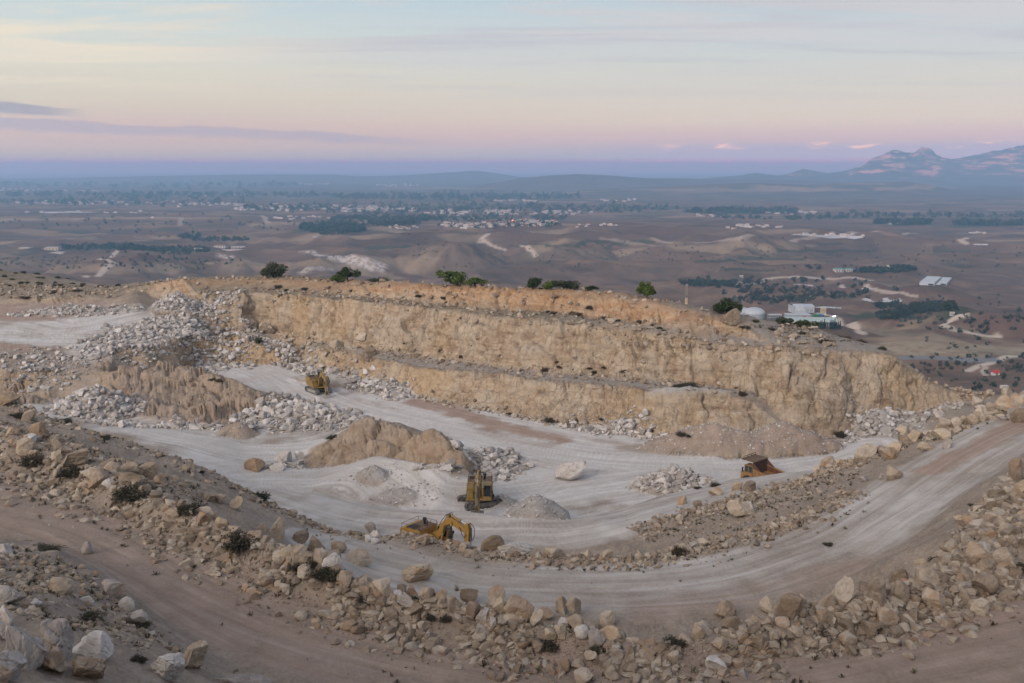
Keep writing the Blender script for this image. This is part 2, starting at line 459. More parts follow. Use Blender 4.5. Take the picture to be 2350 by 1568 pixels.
def polyd(x, y, line, step=2.0):
    """distance to a polyline, signed side, and length along it"""
    p = curve(line, step)[:, :2]
    best = np.full(x.shape, 1e9, np.float32); along = np.zeros(x.shape, np.float32); sgn = np.ones(x.shape, np.float32)
    acc = 0.0
    for a, b in zip(p[:-1], p[1:]):
        d = b - a; L2 = float(d @ d); Ln = math.sqrt(L2)
        if L2 < 1e-9: continue
        t = np.clip(((x - a[0]) * d[0] + (y - a[1]) * d[1]) / L2, 0, 1)
        ex, ey = x - (a[0] + t * d[0]), y - (a[1] + t * d[1])
        q = ex * ex + ey * ey
        c = q < best
        best = np.where(c, q, best); along = np.where(c, acc + t * Ln, along)
        sgn = np.where(c, np.sign(d[0] * ey - d[1] * ex), sgn)
        acc += Ln
    return np.sqrt(best), along, sgn
# ------------------------------------------------------------------ roads (centre lines)
ROAD4 = Z((-300, 1100, -24.7), (0, 1162, -25), (160, 1205, -25.3), (300, 1280, -25.8), (480, 1378, -26.3), (650, 1450, -26.9), (900, 1522, -27.3), (1200, 1575, -27.5), (1600, 1580, -27.4), (2000, 1520, -26.9), (2349, 1440, -26), (2650, 1350, -25))
ROAD3 = Z((780, 1268, -33.6), (900, 1305, -33.6), (1050, 1335, -33.4), (1300, 1352, -33.2), (1600, 1338, -32.8), (1800, 1288, -32.2), (1950, 1225, -31.2), (2100, 1130, -29.8), (2220, 1050, -28.5), (2349, 982, -27.2), (2600, 890, -25.2))
ROAD2 = Z((600, 1122, -40.9), (800, 1185, -40.3), (1000, 1212, -39.8), (1150, 1222, -39.5), (1350, 1215, -39.2), (1500, 1178, -39), (1650, 1133, -38.6), (1800, 1100, -38))
PITROAD = Z((540, 828, -41), (640, 862, -41), (740, 918, -41), (880, 958, -41), (1100, 1002, -41), (1300, 1042, -41), (1500, 1060, -41), (1700, 1062, -41), (1850, 1053, -41), (1990, 1028, -41))
PITROAD2 = Z((330, 1005, -41), (480, 1030, -41), (640, 1040, -41), (780, 1020, -41), (900, 965, -41))
PITROAD3 = Z((560, 1095, -41), (700, 1095, -41), (860, 1105, -41), (1000, 1150, -40.3), (1180, 1140, -41), (1400, 1110, -41), (1600, 1080, -41))
TERRROAD = Z((-300, 770, -33), (0, 776, -33.1), (200, 780, -33.6), (340, 786, -34.3))
TERRROAD2 = Z((-300, 730, -32), (0, 735, -32), (150, 752, -32.5), (300, 728, -31.9), (420, 714, -31.7))

def ground_masks(x, y, z, gx, gy):
    """surface classes from the plan position"""
    m = {}
    sl = np.sqrt(gx * gx + gy * gy)
    n1 = fbm(x, y, None, 4, 0.09, 0.55, 1)
    n2 = fbm(x, y, None, 4, 0.45, 0.55, 2)
    n3 = fbm(x, y, None, 3, 0.03, 0.5, 3)
    road = np.zeros_like(x); al = np.zeros_like(x); ac = np.zeros_like(x); bestd = np.full_like(x, 1e9)
    lime = np.zeros_like(x); pink = np.zeros_like(x)
    for ln, hw, wl, wp in ((ROAD4, 4.6, 0.22, 0.5), (ROAD3, 6.6, 0.54, 0.2), (ROAD2, 6.0, 0.58, 0.12), (PITROAD, 5.0, 1.0, 0.0), (PITROAD2, 4.5, 0.9, 0),
                           (PITROAD3, 6, 0.75, 0), (TERRROAD, 3.0, 0.9, 0.1), (TERRROAD2, 4.0, 0.5, 0.4)):
        d, a, s = polyd(x, y, ln)
        k = 1 - sstep(hw * 0.62, hw * 1.15, d + 0.9 * n2 + 0.8 * n1)
        road = np.maximum(road, k); lime = np.maximum(lime, k * wl); pink = np.maximum(pink, k * wp)
        c = d < bestd
        bestd = np.where(c, d, bestd); al = np.where(c, a, al); ac = np.where(c, d * s, ac)
    # limestone dust over the pit floor and the terraces
    floor = (1 - sstep(-40.0, -38.2, z)) * (1 - sstep(0.25, 0.6, sl)) * sstep(98, 112, y)
    lime = np.maximum(lime, floor * np.clip(0.74 + 0.5 * n1 + 0.25 * n2, 0, 1))
    terr = sstep(172, 188, y) * (1 - sstep(0.25, 0.5, sl)) * (1 - sstep(-30.8, -29.6, z)) * (1 - sstep(-48, -38, x))
    lime = np.maximum(lime, terr * np.clip(0.45 + 0.7 * n1, 0, 1))
    pink = np.maximum(pink, terr * np.clip(0.35 - 1.2 * n1, 0, 0.8))
    for pts, w, k in ((Z((960, 922, -41), (1060, 950, -41), (1180, 985, -41), (1290, 1008, -41)), 3.2, 0.95), (Z((1100, 985, -41), (1180, 1012, -41), (1260, 1022, -41)), 2.4, 0.6),
                      (Z((1350, 1010, -41), (1480, 1030, -41), (1560, 1038, -41)), 2.5, 0.55), (Z((1560, 1036, -41), (1750, 1046, -41), (1900, 1040, -41)), 1.6, 0.6),
                      (Z((0, 722, -32), (110, 728, -32)), 6, 0.9), (Z((0, 792, -33.5), (130, 800, -34)), 2.5, 0.8),
                      (Z((2140, 1075, -29), (2240, 1020, -28), (2349, 960, -27)), 1.5, 0.7), (Z((1500, 1400, -33), (1750, 1360, -32.6), (1950, 1310, -31.8)), 3, 0.45)):
        d, a, s = polyd(x, y, pts)
        kk = (1 - sstep(w * 0.3, w * 1.3, d + 1.2 * n2 + 1.0 * n1)) * k
        pink = np.maximum(pink, kk); lime = lime * (1 - 0.75 * kk)
    wall = sstep(118, 130, y) * sstep(0.45, 0.85, sl) * 1.0
    # tan earth banks
    def poly(pts, soft=1.5):
        P_ = [wz(*q)[:2] for q in pts]
        ins = np.zeros(x.shape, bool); dm = np.full(x.shape, 1e9, np.float32)
        for i in range(len(P_)):
            a, b = P_[i], P_[i - 1]
            ins ^= ((a[1] > y) != (b[1] > y)) & (x < (b[0] - a[0]) * (y - a[1]) / (b[1] - a[1] + 1e-12) + a[0])
            dx, dy = b[0] - a[0], b[1] - a[1]
            t = np.clip(((x - a[0]) * dx + (y - a[1]) * dy) / (dx * dx + dy * dy + 1e-9), 0, 1)
            dm = np.minimum(dm, (x - a[0] - t * dx) ** 2 + (y - a[1] - t * dy) ** 2)
        d_ = np.sqrt(dm) * np.where(ins, 1, -1) + 1.2 * n2
        return sstep(-soft, soft, d_)
    earth = poly([(235, 822, -35.5), (330, 826, -35.6), (400, 826, -36.2), (485, 846, -36.7), (570, 885, -37.8), (660, 918, -39.3), (610, 960, -40.5), (520, 985, -41), (390, 968, -41), (290, 945, -40.6), (230, 900, -39.5)])
    earth = np.maximum(earth, 0.9 * poly([(690, 1066, -41), (760, 1070, -41), (900, 1090, -41), (1000, 1120, -41), (1066, 1115, -41), (1085, 1070, -41), (1060, 1010, -36.4), (930, 975, -36.4), (850, 955, -36), (790, 990, -37.4)], 0.8))
    earth = np.maximum(earth, 0.8 * poly([(-200, 850, -36), (0, 852, -36), (125, 870, -37.5), (130, 930, -40.8), (0, 935, -39.5), (-200, 930, -39)]))
    m['earth'] = earth
    wall = np.maximum(wall, 0.92 * earth)
    heapm = Hf(x, y, HEAP); hp = Hf(x, y, HPINK)
    wall = wall * (1 - heapm)
    m['heap'] = heapm * (1 - hp)
    lime = lime * (1 - 0.9 * heapm); pink = np.maximum(pink * (1 - heapm), 0.42 * hp)
    m['wall'] = wall
    # orange weathered band under the plateau edge
    d, a, s = polyd(x, y, CRC)
    och = (1 - sstep(1.0, 5.0, d + 2 * n1)) * sstep(-28.5, -24.0, z + 1.2 * n1 + (x < -40) * 1.0) * sstep(120, 140, y)
    m['ochre'] = np.clip(och, 0, 1)
    # grey limestone faces of the heaps
    m['lime'] = np.clip(lime * (1 - wall), 0, 1); m['pink'] = np.clip(pink * (1 - wall), 0, 1)
    m['road'] = road; m['al'] = al; m['ac'] = ac
    ty = np.zeros_like(x); lt_ = np.linspace(0, 420, 1400)
    for k_ in range(9):
        off = np.interp(al, lt_, (k_ - 4) * 1.15 + 2.6 * fbm(lt_ + 31.7 * k_, 0 * lt_, None, 2, 0.022, 0.5, 500 + k_))
        amp_ = np.interp(al, lt_, np.clip(0.5 + 1.3 * fbm(lt_, 0 * lt_ + k_, None, 2, 0.05, 0.5, 530 + k_), 0, 1))
        for pr in (-0.95, 0.95):
            q_ = np.abs(ac - off - pr); n_ = q_ < 0.7
            ty[n_] = np.maximum(ty[n_], np.exp(-(q_[n_] / 0.22) ** 2) * amp_[n_])
    m['tyre'] = ty * np.maximum(road, 0.55 * (lime > 0.4)) * (1 - wall)
    # weeds and stony ground away from the roads, dry brush on the plateau
    brush = sstep(-31, -26.5, z) * sstep(165, 180, y) * (1 - sstep(0.5, 0.8, sl))
    brush = np.maximum(brush, sstep(250, 300, y))
    m['brush'] = brush
    near_rocky = (1 - sstep(100, 112, y)) * (1 - road)
    bench = (1 - sstep(0.3, 0.6, sl)) * sstep(145, 152, y) * sstep(-38.5, -37, z) * sstep(-45, -35, x)
    m['bench'] = bench * (1 - heapm)
    m['stony'] = np.clip(near_rocky + bench * 0.7 + (1 - road) * (1 - floor) * 0.3, 0, 1)
    m['slope'] = sl
    return m

def build_columns(ts, y_lo, y_hi, nfine, rows, zf, zw):
    ys = np.geomspace(y_lo, y_hi, nfine)
    T, Y = np.meshgrid(ts, ys, indexing='ij')
    Zs = zf(T * Y, Y)
    dy = np.diff(Y, axis=1); dz = np.diff(Zs, axis=1)
    w = np.sqrt(dy * dy + (zw * dz) ** 2) / Y[:, 1:]
    w = w ** 0.9
    k = np.exp(-0.5 * (np.arange(-12, 13) / 5.0) ** 2); k /= k.sum()
    p = np.pad(w, ((12, 12), (0, 0)), 'edge')
    w = sum(k[i] * p[i:i + w.shape[0]] for i in range(25)) + 1e-7
    c = np.concatenate([np.zeros((len(ts), 1)), np.cumsum(w, axis=1)], axis=1)
    c /= c[:, -1:]
    q = np.linspace(0, 1, rows)
    Yo = np.stack([np.interp(q, c[i], ys) for i in range(len(ts))])
    return T[:, :1] * Yo, Yo

def grid_faces(nc, nr):
    i = np.arange(nc - 1)[:, None] * nr + np.arange(nr - 1)[None, :]
    return np.stack([i, i + nr, i + nr + 1, i + 1], axis=-1).reshape(-1, 4)

pxs = np.concatenate([np.linspace(-300, -5, 70), np.linspace(0, 2349, COLS_NEAR), np.linspace(2354, 2640, 70)])
ts = (pxs - CPX) / FPX / 0.985
gxx, gyy = build_columns(ts, 5.0, 560.0, 3400, ROWS_NEAR, Hf, 3.0)
x, y = gxx.ravel(), gyy.ravel()
z = Hf(x, y)
e = 0.45
gx = (Hf(x + e, y) - Hf(x - e, y)) / (2 * e); gy = (Hf(x, y + e) - Hf(x, y - e)) / (2 * e)
M = ground_masks(x, y, z, gx, gy)
nl = np.sqrt(gx * gx + gy * gy + 1)
nx, ny, nz = -gx / nl, -gy / nl, 1 / nl
# -- relief of rock, earth and gravel, added along the surface normal
wall = M['wall']
disp = np.zeros_like(x)
idx = np.where(wall > 0.02)[0]
wx, wyy, wzz = x[idx], y[idx], z[idx]
big = fbm(wx, wyy, wzz * 0.5, 3, 0.10, 0.5, 21)
qx = wx + 0.5 * fbm(wx, wyy, wzz, 2, 0.6, 0.5, 31); qy = wyy + 0.5 * fbm(wx, wyy, wzz, 2, 0.6, 0.5, 32)
f1, f2, ra, rb, ox, oy, oz = worley(qx * 0.24, qy * 0.24, wzz * 0.24, 5)
blk = (ra - 0.5) * 1.1 + (rb - 0.5) * ox * 1.5 + (ra - 0.5) * oz * 1.4 - 0.55 * np.exp(-(f2 - f1) / 0.09)
g1, g2, sa, sb, px_, py_, pz_ = worley(qx * 0.62, qy * 0.62, wzz * 0.75, 6)
sml = (sa - 0.5) * 0.8 + (sb - 0.5) * px_ * 1.1 + (sa - 0.5) * pz_ * 1.2 - 0.35 * np.exp(-(g2 - g1) / 0.12)
strata = fbm(wx * 0.25, wyy * 0.25, wzz * 2.2, 3, 1.0, 0.5, 41)
fine = fbm(wx, wyy, wzz, 4, 1.8, 0.6, 51)
upper = sstep(-37.5, -34.5, wzz) * (1 - M['earth'][idx])                 # harder, blockier rock in the upper faces
soft = 0.6 + 0.4 * upper
rill = fbm(wx * 1.0, wyy * 1.0, wzz * 0.18, 3, 0.7, 0.55, 61)
d = 1.15 * big + soft * (1.0 * blk + 0.48 * sml) + 0.14 * strata * upper + 0.11 * fine + (1 - upper) * 0.28 * rill + M['earth'][idx] * (0.9 * fbm(wx, wyy, wzz, 4, 0.30, 0.5, 66) + 0.3 * sml + 0.7 * blk)
disp[idx] = d * wall[idx] * sstep(0, 6, 10.0)
other = 1 - wall
rough_amt = (0.30 * M['stony'] + 0.10) * (1 - 0.85 * M['road'])
gn = fbm(x, y, None, 5, 0.35, 0.55, 71)
disp += other * rough_amt * gn * 1.1 * sstep(20, 40, y)
disp += other * 0.10 * fbm(x, y, None, 3, 1.7, 0.55, 81) * (0.25 + M['stony']) * (1 - 0.8 * M['road'])
hill = sstep(230, 320, y)
disp += hill * 2.0 * fbm(x, y, None, 4, 0.035, 0.5, 91)
# wheel ruts along the roads
rut = np.sin(M['ac'] * 2.6 + 1.5 * fbm(M['al'], M['ac'] * 0.2, None, 2, 0.05, 0.5, 95))
disp -= 0.05 * M['tyre']
disp += M['road'] * other * (0.02 * rut + 0.03 * fbm(M['al'] * 0.12, M['ac'] * 1.3, None, 3, 1.0, 0.5, 96))
P = np.stack([x + nx * disp, y + ny * disp, z + nz * disp], axis=1)
NC, NR = gxx.shape
quarry_me = np_mesh('quarry_ground', P, grid_faces(NC, NR), smooth=True)
wf = M['wall'].reshape(NC, NR); wfc = 0.25 * (wf[:-1, :-1] + wf[1:, :-1] + wf[1:, 1:] + wf[:-1, 1:])
quarry_me.polygons.foreach_set('use_smooth', (wfc < 2.0).ravel())
for k in ('lime', 'pink', 'wall', 'ochre', 'stony', 'brush', 'road', 'al', 'ac', 'heap', 'earth', 'bench', 'tyre'):
    set_attr(quarry_me, k, M[k])
up_q = fbm(x, y, z * 0.5, 3, 0.06, 0.5, 111)
set_attr(quarry_me, 'tone', up_q * 0.5 + 0.5)
PG = P.reshape(NC, NR, 3)

# helper for standing things on the finished surface -------------------------------------------------
_tmin, _tmax = ts[0], ts[-1]
def surf(xx, yy):
    """height of the finished ground (grid lookup along the column)"""
    t = xx / yy
    i = int(np.clip(np.searchsorted(ts, t) - 1, 0, NC - 2))
    if abs(ts[i + 1] - t) < abs(ts[i] - t): i += 1
    return float(np.interp(yy, PG[i, :, 1], PG[i, :, 2]))

def surf_many(X, Yv):
    t = X / Yv
    i = np.clip(np.searchsorted(ts, t), 0, NC - 1)
    out = np.zeros(len(X))
    for k in range(len(X)):
        out[k] = np.interp(Yv[k], PG[i[k], :, 1], PG[i[k], :, 2])
    return out

_colpx = None
def hit(px, py, lo=0.0, _n=0):
    """first point of the ground seen along a sight line"""
    d = sight(px, py)
    t = d[0] / d[1]
    i = int(np.clip(np.searchsorted(ts, t), 0, NC - 1))
    yv, zv = PG[i, :, 1], PG[i, :, 2]
    k = d[2] / d[1]
    below = zv - k * yv          # >0 where the ground stands above the ray
    j = np.where((below >= 0) & (yv > max(lo, 15)))[0]
    if len(j) == 0: return hit(px, py + 2, lo, _n + 1) if py < 1566 and _n < 22 else None
    j = j[0]
    Yh = yv[j]
    return np.array([d[0] / d[1] * Yh, Yh, zv[j]])
# ------------------------------------------------------------------ valley, hills, mountains, sea
FAR = []
def FL(*pts): FAR.append([wy(*p) for p in pts])
FL((-900, 430, -92), (-300, 430, -92), (700, 400, -86), (1200, 380, -84), (1800, 380, -90), (2300, 370, -92), (3300, 370, -92))
FL((-900, 640, -150), (0, 620, -145), (700, 600, -140), (1200, 590, -138), (1800, 590, -140), (2300, 590, -135), (3300, 590, -130))
FL((-900, 900, -172), (0, 900, -170), (900, 900, -168), (1500, 880, -165), (2000, 860, -160), (2349, 850, -152), (3300, 850, -145))
FL((-900, 1250, -185), (0, 1250, -184), (900, 1250, -182), (1700, 1200, -180), (2100, 1250, -176), (2349, 1250, -172), (3300, 1250, -165))
FL((-900, 1700, -190), (0, 1700, -190), (900, 1700, -186), (1700, 1700, -184), (2349, 1700, -180), (3300, 1700, -175))
FL((-900, 2100, -190), (0, 2100, -190), (600, 2080, -188), (800, 2060, -182), (1000, 2050, -178), (1900, 2050, -180), (2100, 2100, -182), (3300, 2100, -178))
FL((820, 2250, -160), (1000, 2230, -154), (1300, 2220, -154), (1600, 2220, -156), (1850, 2250, -160), (2000, 2260, -172))
FL((-900, 2750, -190), (0, 2750, -190), (560, 2750, -190), (700, 2800, -182), (900, 2850, -166), (1300, 2850, -160), (1700, 2900, -164), (2000, 2900, -180), (2349, 2900, -184), (3300, 2900, -180))
FL((-900, 3400, -166), (0, 3400, -166), (300, 3400, -166), (560, 3450, -170), (700, 3500, -180), (1000, 3500, -178), (1600, 3500, -178), (2349, 3500, -186), (3300, 3500, -184))
FL((-900, 5000, -180), (500, 5000, -181), (1300, 5000, -184), (2349, 5000, -186), (3300, 5000, -184))
FL((-900, 8000, -188), (500, 8000, -188), (1300, 8000, -187), (1900, 8000, -176), (2349, 8000, -168), (3300, 8000, -165))
FL((-900, 12000, -193), (500, 12000, -192), (1300, 12000, -188), (2349, 12000, -165), (3300, 12000, -160))
FL((-900, 15800, -199), (0, 15800, -198), (600, 15800, -196), (1300, 15800, -190), (2349, 15800, -170), (3300, 15800, -165))
FL((-900, 17500, -225), (0, 17500, -225), (600, 17500, -222), (1300, 17500, -215), (2349, 17500, -200), (3300, 17500, -195))
fv, fe = [], []
for ln in FAR:
    b = len(fv)
    for a, c in zip(ln[:-1], ln[1:]):
        for k in range(6):
            t = k / 6
            fv.append((a[0] / a[1] * (1 - t) + c[0] / c[1] * t, math.log(a[1]) * (1 - t) + math.log(c[1]) * t, a[2] * (1 - t) + c[2] * t))
    fv.append((ln[-1][0] / ln[-1][1], math.log(ln[-1][1]), ln[-1][2]))
    fe += [(i, i + 1) for i in range(b, len(fv) - 1)]
fr = geometry.delaunay_2d_cdt([Vector((v[0], v[1])) for v in fv], fe, [], 0, 1e-5)
f_v = np.array([[v.x, v.y] for v in fr[0]]); f_z = np.array([np.mean([fv[i][2] for i in o]) if o else -180 for o in fr[3]])
FNX, FNY = 500, 500
FT0, FT1, FL0, FL1 = -0.82, 0.86, math.log(390), math.log(17400)
FG = np.full((FNY, FNX), np.nan)
fgx, fgy = np.meshgrid(np.linspace(FT0, FT1, FNX), np.linspace(FL0, FL1, FNY))
for f in fr[2]:
    a, b, c = (np.array([*f_v[i], f_z[i]]) for i in f)
    den = (b[1] - c[1]) * (a[0] - c[0]) + (c[0] - b[0]) * (a[1] - c[1])
    if abs(den) < 1e-12: continue
    l1 = ((b[1] - c[1]) * (fgx - c[0]) + (c[0] - b[0]) * (fgy - c[1])) / den
    l2 = ((c[1] - a[1]) * (fgx - c[0]) + (a[0] - c[0]) * (fgy - c[1])) / den
    m = (l1 >= -1e-6) & (l2 >= -1e-6) & (l1 + l2 <= 1 + 1e-6)
    FG[m] = (l1 * a[2] + l2 * b[2] + (1 - l1 - l2) * c[2])[m]
for j in range(FNY):
    r = FG[j]; ok = ~np.isnan(r)
    if ok.any(): FG[j] = np.interp(np.arange(FNX), np.where(ok)[0], r[ok])
    elif j: FG[j] = FG[j - 1]
FG = blur(FG, 3.0)

MOUNDS = [  # px, depth, half width m, half depth m, height m
    (1040, 1960, 105, 110, 34), (1275, 2040, 120, 110, 26), (1420, 2080, 150, 90, 16), (930, 2000, 90, 80, 12), (800, 1900, 110, 70, 16), (690, 1850, 90, 80, 14),
    (1640, 2080, 160, 90, 14), (1800, 2120, 150, 90, 12), (560, 1900, 110, 70, 20), (300, 1800, 160, 120, 18), (2040, 1000, 60, 35, 9), (2200, 960, 70, 30, 11), (2330, 920, 60, 30, 12),
    (2100, 1350, 90, 50, 8), (1900, 900, 50, 40, 9), (150, 1500, 150, 120, 16), (420, 1450, 110, 90, 12)]
def ridge_profile(px, prof):
    p = np.array(prof, float)
    return np.interp(px, p[:, 0], p[:, 1])
RIDGES = [
    (14000, 1800, 0.35, [(-900, 412), (0, 411), (200, 408), (430, 403), (600, 400), (780, 401), (830, 405), (940, 402), (1080, 393), (1100, 393), (1140, 398), (1190, 406), (1300, 406), (1700, 412), (3300, 412)]),
    (9800, 1700, 0.7, [(-900, 470), (900, 440), (1100, 425), (1190, 410), (1250, 404), (1320, 401), (1400, 404), (1430, 406), (1470, 409), (1600, 411), (1800, 414), (2000, 422), (2200, 430), (2349, 428), (3300, 420)]),
    (7400, 1300, 0.9, [(-900, 480), (1200, 450), (1380, 432), (1600, 424), (1700, 420), (1850, 424), (1960, 418), (2060, 417), (2110, 424), (2170, 436), (2300, 440), (2349, 442), (3300, 440)]),
    (12000, 2300, 1.0, [(-900, 430), (1550, 416), (1620, 408), (1680, 404), (1720, 399), (1760, 403), (1790, 401), (1822, 392), (1850, 395), (1880, 399), (1925, 393), (1955, 381), (1985, 363), (2018, 346), (2040, 350), (2060, 357), (2085, 352), (2105, 356), (2135, 369), (2150, 371), (2200, 364), (2250, 357), (2290, 347), (2320, 344), (2349, 346), (2500, 338), (2800, 350), (3300, 360)]),
]
def Ff(x, y):
    t = np.clip((x / y - FT0) / (FT1 - FT0), 0, 1) * (FNX - 1.001)
    l = np.clip((np.log(np.maximum(y, 300)) - FL0) / (FL1 - FL0), 0, 1) * (FNY - 1.001)
    i, j = t.astype(int), l.astype(int); fu, fw = t - i, l - j
    z = FG[j, i] * (1 - fu) * (1 - fw) + FG[j, i + 1] * fu * (1 - fw) + FG[j + 1, i] * (1 - fu) * fw + FG[j + 1, i + 1] * fu * fw
    px = CPX + FPX * 0.985 * x / y
    # gullied low hills of the middle distance
    amp = 22 * sstep(500, 900, y) * (1 - 0.75 * sstep(2300, 3200, y))
    r = 1 - np.abs(fbm(x, y, None, 4, 1 / 330., 0.5, 201)) * 2
    z = z + amp * (r * 1.3 - 0.6) + sstep(600, 1500, y) * 4.0 * fbm(x, y, None, 3, 1 / 140., 0.5, 205)
    nr_ = y < 2600
    gn1 = np.zeros_like(x); gn2 = np.zeros_like(x)
    gn1[nr_] = fbm(x[nr_], y[nr_], None, 3, 1 / 55., 0.55, 241); gn2[nr_] = fbm(x[nr_], y[nr_], None, 2, 1 / 80., 0.5, 242)
    for (mp, mY, a, b, h) in MOUNDS:
        if len(x) < 50 and abs(float(y[0]) - mY) > 3 * b: continue
        mx = (mp - CPX) / FPX / 0.985 * mY
        rr = np.sqrt(((x - mx) / a) ** 2 + ((y - mY) / b) ** 2)
        ang = np.arctan2((y - mY) / b, (x - mx) / a)
        gul = (0.34 * gn1 + 0.05 * np.sin(ang * 13 + 4 * gn2)) * sstep(0.1, 0.6, rr)
        z = z + 1.3 * h * np.clip(1.15 - rr + gul, 0, 1) * sstep(0, 0.2, 1.15 - rr)
    for (RY, W, rug, prof) in RIDGES:
        sel = np.abs(y - RY) < W * 1.6
        if not sel.any(): continue
        xs, ys = x[sel], y[sel]
        tops = (384 - ridge_profile(px[sel], prof)) / FPX * RY
        rn = 1 - 2 * np.abs(fbm(xs, ys, None, 5, 1 / (W * 0.62), 0.55, 211 + int(rug * 10)))
        u = (RY - ys) / W
        shape = np.where(u > 0, np.clip(1 - u, 0, 1) ** (1.15 if rug > 0.8 else 0.9), np.clip(1 + u * 2, 0, 1))
        base = z[sel]
        spur = 1 + rug * 1.25 * (rn - 0.35) * np.clip(u * 3, 0, 1) * np.clip((1 - u) * 2, 0, 1)
        jag = 1 + 0.09 * rug * fbm(xs, ys, None, 4, 1 / 380., 0.55, 231)
        zz = base + (tops - base) * shape * spur * jag
        z[sel] = np.maximum(base, np.where(tops > base, zz, base))
    # far edge drops under the sea on the left
    return z

pxf = np.concatenate([np.linspace(-420, -6, 40), np.linspace(0, 2349, COLS_FAR), np.linspace(2356, 2760, 40)])
tf = (pxf - CPX) / FPX / 0.985
def yfar(n):
    a = np.geomspace(470, 18000, n)
    return a
ysf = yfar(ROWS_FAR)
Tf, Yf = np.meshgrid(tf, ysf, indexing='ij')
fx, fy = (Tf * Yf).ravel(), Yf.ravel()
fz = Ff(fx, fy)
fz -= 1.5 * (1 - sstep(520, 620, fy))
valley_me = np_mesh('valley_ground', np.stack([fx, fy, fz], 1), grid_faces(len(tf), len(ysf)), smooth=True)
FZ = fz.reshape(len(tf), len(ysf))
def fsurf(X, Yv):
    return Ff(np.atleast_1d(np.asarray(X, float)), np.atleast_1d(np.asarray(Yv, float)))
def fhit(px, py, lo=480):
    d = sight(px, py)
    i = int(np.clip(np.searchsorted(tf, d[0] / d[1]), 0, len(tf) - 1))
    k = d[2] / d[1]
    b = FZ[i] - k * ysf
    j = np.where((b >= 0) & (ysf > lo))[0]
    if len(j) == 0: return None
    j = j[0]
    if j > 0 and b[j - 1] < 0:
        f = -b[j - 1] / (b[j] - b[j - 1]); Yh = ysf[j - 1] + f * (ysf[j] - ysf[j - 1])
    else: Yh = ysf[j]
    Xh = d[0] / d[1] * Yh
    return np.array([Xh, Yh, float(fsurf(Xh, Yh)[0])])

# strokes on the valley floor: tracks (pale), scarps of pale marl, dark ploughed earth
def FPpts(*pp):
    o = []
    for p in pp:
        h = fhit(*p)
        if h is not None: o.append(tuple(h))
    return o
track = np.zeros_like(fx); marl = np.zeros_like(fx); plough = np.zeros_like(fx); white = np.zeros_like(fx); straw = np.zeros_like(fx); wood = np.zeros_like(fx); asph = np.zeros_like(fx)
def stroke(arr, pts, w, k=1.0, soft=0.5, wob=0.0):
    pts = FPpts(*pts)
    if len(pts) < 2: return
    a = np.array(pts)
    lo, hi = a.min(0) - 6 * w - 60, a.max(0) + 6 * w + 60
    s = np.where((fx > lo[0]) & (fx < hi[0]) & (fy > lo[1]) & (fy < hi[1]))[0]
    if len(s) == 0: return
    best = np.full(len(s), 1e18)
    for p, q in zip(a[:-1], a[1:]):
        dd = (q - p)[:2]; L2 = dd @ dd + 1e-9
        t = np.clip(((fx[s] - p[0]) * dd[0] + (fy[s] - p[1]) * dd[1]) / L2, 0, 1)
        best = np.minimum(best, (fx[s] - p[0] - t * dd[0]) ** 2 + (fy[s] - p[1] - t * dd[1]) ** 2)
    dist = np.sqrt(best)
    if wob: dist = dist + wob * w * fbm(fx[s], fy[s], None, 3, 1.2 / w, 0.5, 301)
    arr[s] = np.maximum(arr[s], k * (1 - sstep(w * (1 - soft), w * (1 + soft), dist)))
stroke(track, [(195, 636), (235, 622), (262, 606), (235, 596)], 5)
stroke(track, [(270, 575), (262, 585), (225, 596)], 5)
stroke(track, [(1120, 537), (1105, 548), (1125, 562), (1160, 574), (1230, 588)], 5, 0.9)
stroke(track, [(1100, 555), (1118, 556)], 6, 0.8)
stroke(track, [(2215, 722), (2180, 735), (2162, 745), (2185, 758), (2240, 768), (2290, 773)], 3.5)
stroke(track, [(2349, 818), (2290, 828), (2245, 840), (2220, 852)], 3.0)
stroke(track, [(2262, 842), (2255, 852), (2262, 862)], 2.0, 0.8)
stroke(asph, [(2060, 822), (2180, 824), (2280, 826)], 5)
stroke(track, [(1690, 652), (1760, 641), (1800, 636), (1900, 640), (2000, 644)], 5, 0.8)
stroke(track, [(1930, 655), (1990, 662), (2020, 668), (2060, 672), (2100, 680)], 4, 0.8)
stroke(track, [(2216, 546), (2204, 552), (2215, 558)], 8, 0.9)
stroke(track, [(1880, 720), (1920, 730), (1960, 752), (1975, 765)], 5, 0.9)
stroke(track, [(600, 495), (615, 512)], 10, 0.6); stroke(track, [(415, 500), (413, 518)], 8, 0.5)
stroke(track, [(1500, 548), (1700, 545), (1900, 540), (2100, 536)], 9, 0.5)
stroke(track, [(1380, 548), (1440, 556), (1500, 565)], 6, 0.4)
stroke(marl, [(2050, 800), (2120, 797), (2200, 806), (2349, 802)], 22, 0.9, 0.6, 0.6)
stroke(marl, [(1960, 752), (2060, 770), (2150, 778)], 15, 0.5, 0.6, 0.6)
stroke(marl, [(1000, 575), (960, 590), (920, 600)], 30, 0.2, 0.6, 0.6)
stroke(marl, [(1250, 578), (1300, 590), (1420, 592)], 35, 0.2, 0.6, 0.6)
stroke(white, [(755, 590), (790, 598), (830, 605), (870, 612)], 14, 0.9, 0.6, 0.9)
stroke(white, [(705, 575), (735, 588)], 12, 0.8, 0.6, 0.9)
stroke(white, [(700, 622), (760, 618)], 10, 0.6, 0.6, 0.9)
stroke(white, [(500, 585), (530, 592)], 7, 0.7, 0.5, 0.9)
